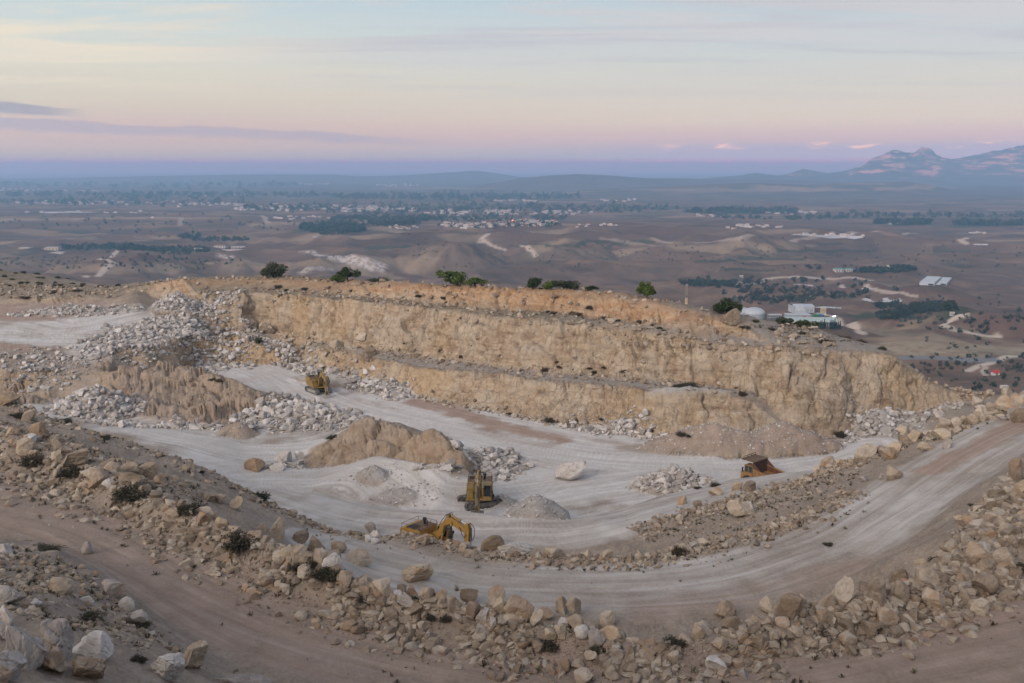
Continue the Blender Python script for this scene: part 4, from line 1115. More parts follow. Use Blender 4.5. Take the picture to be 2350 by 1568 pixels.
def mat_stone(name, lo, mid, hi, orange=0.25, attr=False):
    N = NT(name)
    tc = N.n('ShaderNodeTexCoord'); co = tc.outputs['Object']
    geo = N.n('ShaderNodeNewGeometry')
    pos = geo.outputs['Position']
    n1 = N.noise(pos, 1.6, 6, 0.65, 0.3); n2 = N.noise(pos, 7.0, 5, 0.7); n3 = N.noise(pos, 0.5, 4, 0.6)
    if attr:
        rnd = N.attr('tone'); rnd2 = N.attr('tint')
    else:
        oi = N.n('ShaderNodeObjectInfo'); rnd = oi.outputs['Random']; rnd2 = N.math('FRACT', N.math('MULTIPLY', rnd, 7.31))
    v = N.math('ADD', N.math('MULTIPLY', n1, 0.55), N.math('ADD', N.math('MULTIPLY', n2, 0.2), N.math('MULTIPLY', rnd, 0.30)))
    c = N.ramp(v, [(0.36, lo), (0.54, mid), (0.72, hi)])
    stain = N.math('MULTIPLY', N.mapr(n3, 0.48, 0.66, 0, 1), N.mapr(rnd2, 0.35, 0.85, 0, orange * 2.6))
    c = N.mix(stain, c, N.mix(n2, (0.30, 0.175, 0.10), (0.42, 0.29, 0.18)))
    pits = N.voro(pos, 5.0)
    c = N.mix(N.math('MULTIPLY', N.mapr(n2, 0.60, 0.72, 0, 0.5), N.mapr(n1, 0.4, 0.6, 0, 1)), c, (0.16, 0.13, 0.105))
    b = N.bump(N.math('ADD', n2, N.math('MULTIPLY', n1, 1.5)), 0.6, 0.08)
    return N.finish(c, 0.9, b, spec=0.15)
M_CREAM = mat_stone('cream_limestone', (0.20, 0.155, 0.115), (0.345, 0.28, 0.215), (0.49, 0.43, 0.355), 0.30)
M_WHITE = mat_stone('white_limestone', (0.27, 0.235, 0.21), (0.43, 0.395, 0.365), (0.60, 0.575, 0.55), 0.10)
M_BROWN = mat_stone('ochre_limestone', (0.26, 0.19, 0.13), (0.39, 0.31, 0.225), (0.50, 0.43, 0.34), 0.30)
M_RUBBLE = mat_stone('rubble_cream', (0.18, 0.14, 0.105), (0.31, 0.255, 0.20), (0.46, 0.405, 0.335), 0.25, True)
M_RUBBLEW = mat_stone('rubble_white', (0.25, 0.225, 0.205), (0.42, 0.39, 0.365), (0.60, 0.58, 0.56), 0.08, True)
MATS = {'c': M_CREAM, 'w': M_WHITE, 'b': M_BROWN}

PROTO = [stone(4, 100 + i, cuts=RNG.integers(6, 10), rough=0.055, sharp=(0.27, 0.66)) for i in range(14)]
BIGP = [stone(5, 300 + i, cuts=8, rough=0.08, sharp=(0.26, 0.64)) for i in range(5)]
def proto_me(cache={}, *, big, i, m):
    k = (big, i, m)
    if k not in cache:
        v, f = (BIGP if big else PROTO)[i]
        me = np_mesh('boulder', v, f, smooth=False); me.materials.append(MATS[m]); cache[k] = me
    return cache[k]

BOULDERS = []      # dicts: obj, pos, size, m, zone, label
BLOCKED = []
def put_boulder(x, y, w, h, d, m, zone, yaw=0.0, tilt=(0, 0), sink=0.14, label=None, big=False, pi=None, z=None, flat=True):
    i = int(RNG.integers(0, len(BIGP) if big else len(PROTO))) if pi is None else pi
    o = bpy.data.objects.new('boulder', proto_me(big=big, i=i, m=m)); COL.objects.link(o)
    gz = surf(x, y) if z is None else z
    o.location = (x, y, gz - sink * h)
    o.scale = (w, d, h)
    o.rotation_euler = (tilt[0], tilt[1], yaw)
    BOULDERS.append(dict(o=o, p=(x, y, gz), w=w, h=h, m=m, zone=zone, label=label))
    return o

HERO = [  # px, py of the foot, width, height in survey units, stone, zone, label
    (1190, 1434, 68, 47, 'c', 'front', 'big rounded cream boulder bulging from the middle of the front rock bank'),
    (1085, 1438, 34, 40, 'c', 'front', 'egg shaped cream boulder low on the front bank left of the big rounded one'),
    (875, 1390, 42, 38, 'c', 'front', 'angular pale boulder on the front bank above the round black shrub'),
    (960, 1346, 74, 40, 'b', 'front', 'broad slab with white top and brown broken face on the front bank crest'),
    (980, 1389, 37, 40, 'c', 'front', None), (1041, 1413, 32, 30, 'c', 'front', None), (1077, 1385, 44, 30, 'c', 'front', None), (1140, 1397, 42, 44, 'c', 'front', None),
    (1146, 1424, 28, 40, 'b', 'front', None),
    (1317, 1421, 32, 52, 'c', 'front', 'tall split boulder standing upright on the front bank right of the big rounded one'),
    (1289, 1414, 26, 38, 'c', 'front', None), (1322, 1456, 40, 37, 'c', 'front', 'wedge shaped boulder just below the tall split boulder'), (1229, 1443, 28, 36, 'c', 'front', None), (1253, 1426, 40, 22, 'c', 'front', None),
    (1395, 1443, 35, 28, 'c', 'front', 'smooth pale boulder alone at the low gap in the front bank'),
    (1103, 1476, 31, 26, 'w', 'front', 'lone pinkish white boulder lying on the near dirt road'),
    (636, 1240, 32, 48, 'c', 'front', 'tall leaning boulder at the crest above the large dark shrub'), (602, 1232, 28, 22, 'c', 'front', None), (688, 1249, 40, 26, 'c', 'front', None), (724, 1270, 40, 37, 'c', 'front', None),
    (734, 1306, 32, 48, 'c', 'front', 'upright cream block on the front bank behind the two dark shrubs'), (687, 1299, 40, 34, 'c', 'front', None), (766, 1306, 35, 34, 'c', 'front', None), (701, 1348, 36, 27, 'c', 'front', 'whitish block at the road edge left of the spreading dark shrub'),
    (796, 1362, 32, 37, 'c', 'front', None), (777, 1270, 36, 22, 'b', 'front', None), (826, 1302, 54, 34, 'c', 'front', None), (921, 1372, 22, 24, 'c', 'front', None), (946, 1376, 29, 29, 'c', 'front', None),
    (977, 1257, 15, 24, 'b', 'inner', 'orange faced upright stone on the inner bank in front of the half hidden excavator'), (1060, 1270, 19, 20, 'b', 'inner', None), (1074, 1267, 16, 17, 'w', 'inner', None),
    (1130, 1267, 54, 33, 'b', 'inner', 'large rough tan boulder on the inner bank right of the half hidden excavator'), (1186, 1278, 82, 38, 'w', 'inner', 'largest pale boulder of the inner bank with a flat white top'), (1267, 1289, 42, 22, 'c', 'inner', 'flat pale slab on the inner bank right of the largest pale boulder'), (1257, 1276, 18, 19, 'b', 'inner', None),
    (583, 1086, 47, 27, 'b', 'pit', 'rounded brown boulder alone on the white pit floor left of the earth mound'), (650, 1068, 40, 27, 'w', 'pit', 'largest white rock at the left foot of the central earth mound'), (636, 1082, 34, 19, 'w', 'pit', None), (687, 1058, 21, 19, 'w', 'pit', None),
    (851, 1231, 26, 28, 'w', 'inner', 'white rock topping the small stack on the inner bank'), (861, 1237, 22, 17, 'w', 'inner', None), (845, 1246, 18, 13, 'w', 'inner', None), (860, 1250, 20, 12, 'w', 'inner', None),
    (1931, 1396, 47, 62, 'c', 'front', 'tall pointed boulder rising above the right part of the front bank'), (1807, 1428, 56, 56, 'c', 'front', 'large hump backed cream boulder left of the tall pointed one'), (1666, 1422, 47, 37, 'c', 'front', 'grey topped boulder at the left end of the high right part of the front bank'),
    (2012, 1413, 40, 52, 'c', 'front', 'big blocky boulder right of the tall pointed one'), (2063, 1396, 43, 44, 'c', 'front', None), (2038, 1452, 47, 44, 'c', 'front', 'rough cream boulder lowest on the front bank beside the near road on the right'), (2127, 1362, 54, 41, 'c', 'front', None), (2059, 1352, 43, 36, 'c', 'front', None),
    (2248, 1376, 57, 44, 'c', 'front', 'cube like boulder with a sharp front edge at the far right of the front bank'), (2211, 1391, 29, 34, 'c', 'front', None), (1892, 1447, 43, 30, 'b', 'front', None), (1893, 1408, 40, 34, 'c', 'front', None), (1763, 1415, 47, 36, 'c', 'front', None), (1839, 1400, 26, 34, 'c', 'front', None), (1604, 1472, 29, 34, 'b', 'front', None),
    (2240, 1306, 57, 41, 'c', 'right', None), (2296, 1316, 54, 37, 'c', 'right', None), (2261, 1341, 43, 34, 'c', 'right', None), (2127, 1313, 62, 37, 'b', 'right', 'wide tan ledge boulder at the left foot of the right hand bank'),
    (2330, 1110, 30, 50, 'c', 'right', 'tall narrow pale boulder at the right frame edge beside the climbing road'), (2345, 1150, 34, 34, 'b', 'right', None), (2200, 1199, 29, 17, 'b', 'right', 'small yellowish block alone beside the climbing road'),
    (1696, 1192, 57, 40, 'c', 'slope', 'big pale boulder alone on the sandy slope below the dump truck'), (1718, 1180, 34, 30, 'w', 'slope', None), (2051, 1104, 36, 28, 'c', 'slope', 'square pale boulder on the edge of the climbing road'), (2024, 1105, 16, 14, 'w', 'slope', None),
    (1985, 1057, 50, 31, 'c', 'bank', 'big dome shaped boulder at the lower end of the right boulder bank'), (1900, 1074, 36, 26, 'c', 'bank', 'pale rounded boulder at the foot of the boulder bank right of the dump truck'), (1930, 1072, 22, 18, 'b', 'bank', None), (2035, 1058, 40, 28, 'c', 'bank', None), (2045, 1042, 36, 27, 'b', 'bank', None),
    (2126, 1036, 43, 19, 'c', 'bank', None), (2172, 1033, 22, 22, 'w', 'bank', None), (2155, 1013, 40, 26, 'b', 'bank', None), (2098, 1017, 33, 29, 'b', 'bank', None), (2169, 990, 40, 23, 'c', 'bank', None), (2225, 979, 26, 26, 'c', 'bank', None),
    (2247, 950, 29, 22, 'w', 'bank', None), (2240, 933, 29, 20, 'c', 'bank', None), (2310, 954, 58, 37, 'c', 'bank', 'largest boulder at the top of the right boulder bank'), (2310, 918, 30, 20, 'c', 'bank', 'smooth boulder crowning the boulder bank against the valley'), (2338, 972, 43, 30, 'c', 'bank', None), (2155, 965, 26, 16, 'w', 'bank', None), (2070, 1000, 29, 22, 'b', 'bank', None),
    (1675, 759, 40, 32, 'c', 'wall', 'huge pale block at the right end of the uppermost quarry face'),
    (21, 937, 54, 28, 'b', 'shoulder', 'flat orange brown boulder at the left frame edge above the pit'), (60, 1052, 43, 34, 'c', 'shoulder', None), (131, 1066, 26, 23, 'b', 'shoulder', None), (173, 1087, 76, 35, 'c', 'shoulder', 'longest cream boulder on the left part of the front bank'), (212, 1112, 47, 28, 'c', 'shoulder', None), (258, 1087, 36, 25, 'c', 'shoulder', None),
    (300, 1092, 47, 27, 'c', 'shoulder', None), (343, 1101, 47, 34, 'c', 'shoulder', 'stacked pale boulder behind the largest dark shrub on the left'), (251, 1126, 31, 18, 'w', 'shoulder', 'whitish flat stone at the road edge left of the largest dark shrub'), (307, 1119, 54, 23, 'c', 'shoulder', None), (364, 1115, 26, 23, 'b', 'shoulder', None),
    (508, 1164, 36, 23, 'c', 'shoulder', None), (544, 1175, 33, 30, 'b', 'shoulder', None), (480, 1154, 26, 19, 'c', 'shoulder', None), (508, 1214, 29, 23, 'b', 'front', None), (399, 1203, 33, 23, 'c', 'front', None), (420, 1217, 22, 17, 'c', 'front', None), (470, 1190, 40, 20, 'c', 'front', None),
    (71, 1556, 68, 116, 'w', 'corner', 'tall white boulder standing in the lower left corner'), (138, 1512, 84, 80, 'w', 'corner', 'large pinkish boulder right behind the tall white corner boulder'), (210, 1514, 86, 60, 'w', 'corner', 'sloping slab beside the large pinkish boulder in the lower left corner'), (200, 1566, 96, 52, 'c', 'corner', 'warm toned boulder at the bottom edge below the sloping slab'),
    (127, 1552, 58, 50, 'c', 'corner', 'low boulder wedged between the tall white and warm toned corner boulders'), (18, 1572, 80, 84, 'w', 'corner', 'broad white boulder cut by the lower left frame corner'), (388, 1572, 76, 66, 'w', 'corner', 'bluish white block standing alone at the bottom edge'), (441, 1546, 66, 60, 'c', 'corner', 'tan rock outcrop just right of the bluish white block'),
    (554, 1588, 126, 40, 'w', 'corner', 'long flat white slab cut by the bottom frame edge'), (26, 1394, 62, 51, 'w', 'corner', 'rounded white boulder at the left frame edge halfway down the near slope'), (12, 1440, 40, 41, 'w', 'corner', None), (141, 1369, 54, 34, 'c', 'corner', 'dark shaded outcrop boulder on the near slope'), (263, 1378, 54, 41, 'w', 'corner', 'grey split boulder on the edge of the near slope above the road'), (293, 1406, 36, 27, 'w', 'corner', None),
    (9, 1277, 40, 27, 'w', 'corner', None), (201, 1277, 26, 27, 'w', 'corner', 'small bluish stone at the top edge of the near slope'), (10, 1470, 34, 34, 'w', 'corner', None), (198, 1391, 40, 19, 'w', 'corner', None), (321, 1440, 43, 36, 'w', 'corner', 'pale leaning rock at the slope edge right above the near road'), (85, 1399, 22, 15, 'w', 'corner', None),
    (1565, 1160, 22, 17, 'b', 'slope', None), (1640, 1140, 28, 19, 'b', 'slope', None), (1720, 1130, 30, 22, 'c', 'slope', None), (1600, 1166, 20, 15, 'c', 'slope', None), (1690, 1128, 26, 20, 'b', 'slope', None), (1980, 1107, 20, 14, 'w', 'slope', None), (1874, 1084, 20, 16, 'c', 'slope', None),
    (250, 642 + 195, 22, 15, 'w', 'terrace', 'white block alone above the tan bank at left'), (255, 812, 18, 13, 'w', 'terrace', None), (612, 773, 34, 24, 'c', 'wall', 'pale angular block jutting from the wall foot above the rubble slope'), (770, 815, 34, 26, 'c', 'wall', 'huge rounded block on the wall left of the upper excavator'), (830, 800, 26, 18, 'c', 'wall', None), (845, 838, 34, 24, 'c', 'wall', None),
]
for (px, py, w, h, m, zone, lab) in HERO:
    g = None
    if py > 1566:
        s = sight(px, py)
        # the foot lies just under the frame: walk down the ray onto the ground
    g = hit(px, py)
    if g is None: continue
    dep = g[1] * CP - g[2] * SP
    k = dep / FPX
    W_, H_ = w * k, h * k
    D_ = (W_ + H_) / 2 * RNG.uniform(0.85, 1.1)
    yy = g[1] + 0.42 * D_
    xx = g[0] * (yy / g[1])
    put_boulder(xx, yy, W_ * 1.06, H_ * 1.22, D_, m, zone, yaw=RNG.uniform(-0.35, 0.35) + (math.pi if RNG.random() < 0.5 else 0), tilt=(RNG.uniform(-0.12, 0.12), RNG.uniform(-0.12, 0.12)),
                label=lab, big=w > 60, z=min(surf(xx, yy), g[2] + 0.6 * H_))

# the great block lying on the pit floor: a tilted slab with an undercut right side
g = hit(1310, 1108)
v, f = ICO[5]; v = v.copy() * (1.0, 0.62, 0.50)
r_ = np.random.default_rng(77)
for n_, d_ in (((0.25, -0.75, 0.6), 0.52), ((-0.1, -0.95, 0.1), 0.52), ((0.75, -0.1, -0.68), 0.55), ((-0.75, -0.2, 0.6), 0.60), ((0.1, 0.2, 1), 0.42), ((-0.55, -0.5, -0.65), 0.58), ((0.95, -0.2, 0.2), 0.86), ((0, 0.3, -1), 0.4), ((-0.95, 0.2, 0.1), 0.88), ((0.4, 0.8, 0.3), 0.55)):
    n_ = np.array(n_) / np.linalg.norm(n_); v -= np.outer(np.maximum(v @ n_ - d_, 0), n_)
nn = v / np.linalg.norm(v, axis=1, keepdims=True)
v += nn * (0.05 * fbm(v[:, 0], v[:, 1], v[:, 2], 4, 1.6, 0.55, 8) + 0.035 * fbm(v[:, 0], v[:, 1], v[:, 2], 4, 5, 0.6, 9) - 0.03 * np.exp(-np.subtract(*worley(v[:, 0] * 2.4, v[:, 1] * 2.4, v[:, 2] * 2.4, 4)[1::-1]) / 0.07))[:, None]
ca, sa_ = math.cos(-0.30), math.sin(-0.30)
v = np.stack([v[:, 0] * ca + v[:, 2] * sa_, v[:, 1], -v[:, 0] * sa_ + v[:, 2] * ca], 1)
k = (g[1] * CP - g[2] * SP) / FPX
v *= 44 * k
v[:, 2] -= v[:, 2].min()
gb = link('boulder', np_mesh('great_block', v, f), M_WHITE)
gb.location = (g[0], g[1] + 1.1, surf(g[0], g[1] + 1.1) - 0.25)
BOULDERS.append(dict(o=gb, p=tuple(g), w=88 * k, h=46 * k, m='w', zone='pit', label='huge pale block lying alone on the open pit floor'))

# ---- boulders along the banks, then rubble -------------------------------------------------------
def along(line, a, b, n, jit, rng):
    """n points between the px limits a..b of a survey line, spread sideways by jit metres"""
    c = curve(line, 0.6)
    px, _ = to_px(c)
    c = c[(px >= a) & (px <= b)]
    if len(c) < 2: return np.zeros((0, 2))
    i = rng.integers(0, len(c) - 1, n)
    t = rng.random(n)[:, None]
    p = c[i, :2] * (1 - t) + c[i + 1, :2] * t
    d = c[i + 1, :2] - c[i, :2]; d /= np.linalg.norm(d, axis=1, keepdims=True) + 1e-9
    nrm = np.stack([-d[:, 1], d[:, 0]], 1)
    return p + nrm * jit(n)[:, None]
def nrm(mu, s): return lambda n: RNG.normal(mu, s, n)

def free(x, y, r):
    for b in BOULDERS:
        if (b['p'][0] - x) ** 2 + (b['p'][1] - y) ** 2 < (0.36 * (b['w'] + r)) ** 2: return False
    return True
TARGET = 298
BANDS = [(BERM2, 430, 900, 21, nrm(0.2, 1.0), (0.7, 1.4), 'front'), (BERM2, 900, 1420, 28, nrm(0.0, 0.9), (0.7, 1.3), 'front'), (BERM2, 1560, 2260, 42, nrm(-0.1, 1.1), (0.75, 1.6), 'front'), (BERM2, -40, 430, 14, nrm(0.5, 1.8), (1.0, 1.9), 'shoulder'),
         (BANKB, 1990, 2400, 34, nrm(0.0, 1.5), (1.0, 2.1), 'bank'), (BANKB, 1460, 1900, 10, nrm(0, 1.0), (0.6, 1.2), 'slope'), (LIP, 1090, 1700, 14, nrm(0, 0.7), (0.6, 1.2), 'inner'), (LIP, 0, 560, 10, nrm(2, 3), (0.8, 1.6), 'shoulder')]
rb_poly = [(2060, 1300, -25.5), (2349, 1075, -24), (2420, 1080, -24), (2400, 1300, -24.5), (2200, 1370, -25.5)]
for (ln, a, b, n, jit, sz, zone) in BANDS:
    c = 0; tries = 0
    while c < n and tries < n * 12:
        tries += 1
        p = along(ln, a, b, 1, jit, RNG)
        if not len(p): break
        x, y = p[0]; w = sz[0] + (sz[1] - sz[0]) * RNG.random() ** 1.7
        if not free(x, y, w): continue
        put_boulder(x, y, w, w * RNG.uniform(0.65, 1.1), w * RNG.uniform(0.75, 1.1), RNG.choice(['c', 'c', 'c', 'b', 'w']), zone, RNG.uniform(0, 6.28), (RNG.uniform(-0.4, 0.4), RNG.uniform(-0.4, 0.4)), 0.2)
        c += 1
c = tries = 0
while len(BOULDERS) < TARGET and tries < 4000:
    tries += 1
    px, py = RNG.uniform(2070, 2349), RNG.uniform(1080, 1350)
    if py < 1330 - (px - 2040) * 0.80 or py > 1400 - (px - 2040) * 0.30: continue
    g = hit(px, py)
    if g is None or g[1] > 90: continue
    w = RNG.uniform(0.9, 2.1)
    if not free(g[0], g[1], w): continue
    put_boulder(g[0], g[1], w, w * RNG.uniform(0.6, 1.0), w * RNG.uniform(0.75, 1.1), RNG.choice(['c', 'c', 'b']), 'right', RNG.uniform(0, 6.28), (RNG.uniform(-0.4, 0.4), RNG.uniform(-0.4, 0.4)), 0.25)

LOW = [stone(1, 500 + i, cuts=5, rough=0, sharp=(0.2, 0.65)) for i in range(10)]
MED = [stone(2, 600 + i, cuts=7, rough=0, sharp=(0.22, 0.66)) for i in range(12)]
def rubble(name, pts, sizes, mat, kind_label=None, sink=0.25, zs=None, squash=(0.35, 1.05)):
    """a heap or strew of loose stones: one mesh, stones resting on the ground"""
    pts = np.asarray(pts); n = len(pts)
    if n == 0: return None
    zs = surf_many(pts[:, 0], pts[:, 1]) if zs is None else zs
    VV, FF, TT, T2 = [], [], [], []
    off = 0
    pick = RNG.integers(0, 10, n)
    for lod, P_ in ((0, LOW), (1, MED)):
        for q in range(len(P_)):
            if lod == 0: s = np.where((pick == q) & (sizes < 0.55))[0]
            else: s = np.where((np.mod(pick * 7 + np.arange(n), 12) == q) & (sizes >= 0.55))[0]
            if len(s) == 0: continue
            v, f = P_[q]
            m = len(s)
            sx = sizes[s]; yaw = RNG.uniform(0, 6.28, m); tl = RNG.normal(0, 0.45, m)
            base = v[None] * np.stack([sx * RNG.uniform(0.75, 1.6, m), sx * RNG.uniform(0.6, 1.15, m), sx * RNG.uniform(*squash, m)], 1)[:, None, :]
            cy_, sy_ = np.cos(yaw)[:, None], np.sin(yaw)[:, None]; ct, st_ = np.cos(tl)[:, None], np.sin(tl)[:, None]
            X, Yv, Zv = base[..., 0], base[..., 1], base[..., 2]
            Y2 = Yv * ct - Zv * st_; Z2 = Yv * st_ + Zv * ct
            X3 = X * cy_ - Y2 * sy_; Y3 = X * sy_ + Y2 * cy_
            w = np.stack([X3 + pts[s, 0:1], Y3 + pts[s, 1:2], Z2 + (zs[s] - sink * sx)[:, None]], -1)
            VV.append(w.reshape(-1, 3)); nf = len(v)
            FF.append((f[None] + (off + np.arange(m) * nf)[:, None, None]).reshape(-1, 3)); off += m * nf
            TT.append(np.repeat(RNG.random(m), nf)); T2.append(np.repeat(RNG.random(m), nf))
    me = np_mesh(name, np.concatenate(VV), np.concatenate(FF))
    set_attr(me, 'tone', np.concatenate(TT)); set_attr(me, 'tint', np.concatenate(T2))
    o = link(name, me, mat)
    tag(o, kind='stuff')
    return o

def szs(n, lo, hi, p=2.5): return lo + (hi - lo) * RNG.random(n) ** p
def ell(px, py, z, a, b, n, turn=0.0, p=0.7):
    x, y, _ = wz(px, py, z)
    r = RNG.random(n) ** p; t = RNG.uniform(0, 6.283, n)
    u, v = r * np.cos(t) * a, r * np.sin(t) * b
    return np.stack([x + u * math.cos(turn) - v * math.sin(turn), y + u * math.sin(turn) + v * math.cos(turn)], 1)
def polyfill(pts, n):
    P_ = np.array([wz(*q)[:2] for q in pts])
    lo, hi = P_.min(0), P_.max(0); out = []
    while len(out) < n:
        q = lo + (hi - lo) * RNG.random((n * 2, 2))
        ins = np.zeros(len(q), bool)
        for i in range(len(P_)):
            a, b = P_[i], P_[i - 1]
            c_ = (a[1] > q[:, 1]) != (b[1] > q[:, 1])
            xi = (b[0] - a[0]) * (q[:, 1] - a[1]) / (b[1] - a[1] + 1e-12) + a[0]
            ins ^= c_ & (q[:, 0] < xi)
        out += list(q[ins])
    return np.array(out[:n])

def cat(*a): return np.concatenate(a)
# loose stones, bank by bank
p = cat(along(BERM2, -60, 560, 4600, nrm(-0.4, 2.2), RNG), along(BERM2, 560, 1440, 9500, nrm(-0.5, 1.35), RNG), along(BERM2, 1440, 1640, 2200, nrm(-0.3, 1.2), RNG), along(BERM2, 1640, 2300, 7600, nrm(-0.5, 1.5), RNG))
sz_ = szs(len(p), 0.06, 0.80, 3.6)
kp = (sz_ < 0.22) | (fbm(p[:, 0], p[:, 1], None, 2, 0.35, 0.5, 77) > -0.36)
rubble('rubble', p[kp], sz_[kp], M_RUBBLE, sink=0.30)
p = cat(along(LIP, 0, 850, 1800, nrm(0.5, 2.2), RNG), along(LIP, 820, 1950, 2600, nrm(-0.4, 0.9), RNG), along(BANKB, 1440, 1950, 1500, nrm(-0.4, 1.1), RNG), polyfill([(1480, 1265, -33), (1700, 1215, -33), (1850, 1180, -32.5), (1700, 1250, -32.8), (1550, 1285, -33)], 900))
rubble('rubble', p, szs(len(p), 0.10, 0.7, 3.0), M_RUBBLE)
p = cat(along(BANKB, 1880, 2420, 1500, nrm(-0.4, 1.5), RNG), polyfill([(2060, 1310, -25.8), (2150, 1250, -25.8), (2349, 1060, -24), (2500, 1050, -24), (2480, 1260, -24.3), (2230, 1365, -25.5)], 2600))
rubble('rubble', p, szs(len(p), 0.12, 1.0, 2.4), M_RUBBLE)
p = cat(polyfill([(-200, 1250, -22.5), (0, 1255, -22.5), (210, 1310, -22.8), (300, 1410, -23.2), (400, 1490, -23.6), (490, 1545, -24.4), (300, 1565, -22), (100, 1470, -19.5), (-150, 1400, -19)], 3000))
rubble('rubble', p, szs(len(p), 0.05, 0.45, 3.2), M_RUBBLE)
p = cat(polyfill([(0, 960, -24.3), (300, 1065, -26), (470, 1120, -27.6), (480, 1180, -25), (300, 1110, -24.4), (0, 1000, -23.6)], 1700), polyfill([(1500, 1230, -35), (1900, 1120, -31.5), (2000, 1060, -33), (1850, 1100, -36), (1600, 1180, -37.8)], 700))
rubble('rubble', p, szs(len(p), 0.08, 0.55, 3.2), M_RUBBLE)
# white blocks blasted from the faces, heaped about the pit
WHITE = [
    ('rock pile below the tan bank', cat(ell(220, 950, -41, 8.5, 6.5, 620), ell(300, 985, -41, 9, 2.5, 110), polyfill([(380, 965, -41), (560, 985, -41), (560, 1000, -41), (380, 975, -41)], 60)), 0.45, 1.35, 1.7),
    ('rubble slope', cat(polyfill([(170, 790, -34), (330, 742, -33.2), (470, 735, -34), (600, 760, -36), (600, 830, -41), (430, 850, -41), (350, 800, -34.8)], 1500), along(TERR, 180, 560, 420, nrm(-1.0, 2.2), RNG), along(TERR, 330, 570, 620, nrm(-4.5, 2.4), RNG)), 0.4, 1.3, 2.0),
    ('rocks along the wall foot', cat(along(TOE, 560, 960, 760, nrm(-2.4, 1.3), RNG), along(TOE, 640, 960, 240, nrm(-0.5, 1.2), RNG)), 0.45, 1.45, 1.8),
    ('rubble below the upper excavator', cat(ell(700, 965, -41, 13, 5.5, 640, -0.2), polyfill([(600, 905, -39), (660, 900, -40), (830, 950, -41), (820, 985, -41), (560, 1000, -41)], 380)), 0.4, 1.5, 2.0),
    ('rocks beside the central mound', cat(ell(1125, 1070, -41, 5.5, 7.5, 330), ell(1010, 1120, -41, 3.2, 1.8, 60), ell(660, 1070, -41, 5.5, 1.6, 40)), 0.35, 1.5, 2.0),
    ('pile', ell(1545, 1118, -41, 5.3, 3.3, 420), 0.4, 1.05, 1.6),
    ('row', cat(ell(1430, 992, -41, 6, 2.0, 240), along(TOE, 1290, 1560, 260, nrm(-0.6, 0.8), RNG), ell(2020, 990, -41, 7.0, 6, 330), along(TOE, 1850, 2240, 160, nrm(-1.6, 0.9), RNG)), 0.3, 1.2, 2.4),
    ('upper terrace rows', cat(ell(170, 722, -32, 15, 4, 460, 0.1), ell(330, 760, -33.5, 9, 3, 120), ell(470, 715, -32.2, 9, 4, 420), ell(405, 706, -31, 5, 4, 500)), 0.3, 1.2, 2.2),
    ('left bank rocks', cat(ell(80, 845, -36, 10, 6, 200), polyfill([(40, 800, -34), (350, 795, -34.6), (330, 820, -35.3), (60, 850, -36)], 160)), 0.35, 1.2, 2.0),
]
for nm, pts, lo, hi, pw in WHITE:
    if nm == 'row': pts = pts[surf_many(pts[:, 0], pts[:, 1]) < -38.0]
    s_ = szs(len(pts), lo, hi, pw)
    n_add = int(len(pts) * 1.3)
    extra = pts[RNG.integers(0, len(pts), n_add)] + RNG.normal(0, 0.7, (n_add, 2))
    rubble('rubble', cat(pts, extra), cat(s_, szs(n_add, 0.12, 0.45, 1.5)), M_RUBBLEW, sink=0.12)
# stones on the benches, the plateau and at the wall foot
p = cat(along(TOB, 640, 1740, 1100, nrm(-1.2, 1.3), RNG), along(TOC, 450, 1690, 1000, nrm(-1.2, 1.4), RNG), along(CRB, 500, 1900, 500, nrm(0.4, 0.6), RNG), along(CRC, 320, 1690, 900, nrm(1.5, 2.0), RNG), along(TOE, 960, 1900, 900, nrm(-0.6, 0.7), RNG),
        polyfill([(1760, 775, -27.8), (1800, 755, -27.5), (1880, 760, -27.8), (1930, 795, -28.8), (1790, 792, -28.2)], 330), ell(1510, 690, -23.5, 6, 3, 60), polyfill([(1090, 650, -22.9), (1400, 665, -22.3), (1420, 672, -22.6), (1100, 658, -23.3)], 160),
        polyfill([(0, 648, -27.4), (270, 665, -29), (440, 660, -29), (300, 690, -30.8), (0, 690, -30.5)], 700), polyfill([(2060, 850, -34), (2100, 830, -32), (2180, 890, -36), (2280, 905, -37), (2230, 925, -38)], 350))
rubble('rubble', p, cat(szs(len(p), 0.15, 1.1, 4.5)), M_RUBBLE, sink=0.2)
# gravel on the heaps of fines
p = cat(ell(1640, 1032, -41, 12, 4.4, 1500, -0.1), ell(1790, 1030, -41, 10, 4.2, 1200, 0.1), ell(1232, 1178, -39, 4, 3.6, 420), ell(545, 998, -41, 4.6, 3.4, 260), ell(925, 1142, -40.5, 5.2, 2.8, 420, -0.2), ell(860, 1118, -41, 5.0, 3.0, 200), ell(1150, 1155, -41, 2.8, 2.2, 260))
rubble('gravel', p, szs(len(p), 0.06, 0.36, 3.0), M_RUBBLEW, sink=0.3)
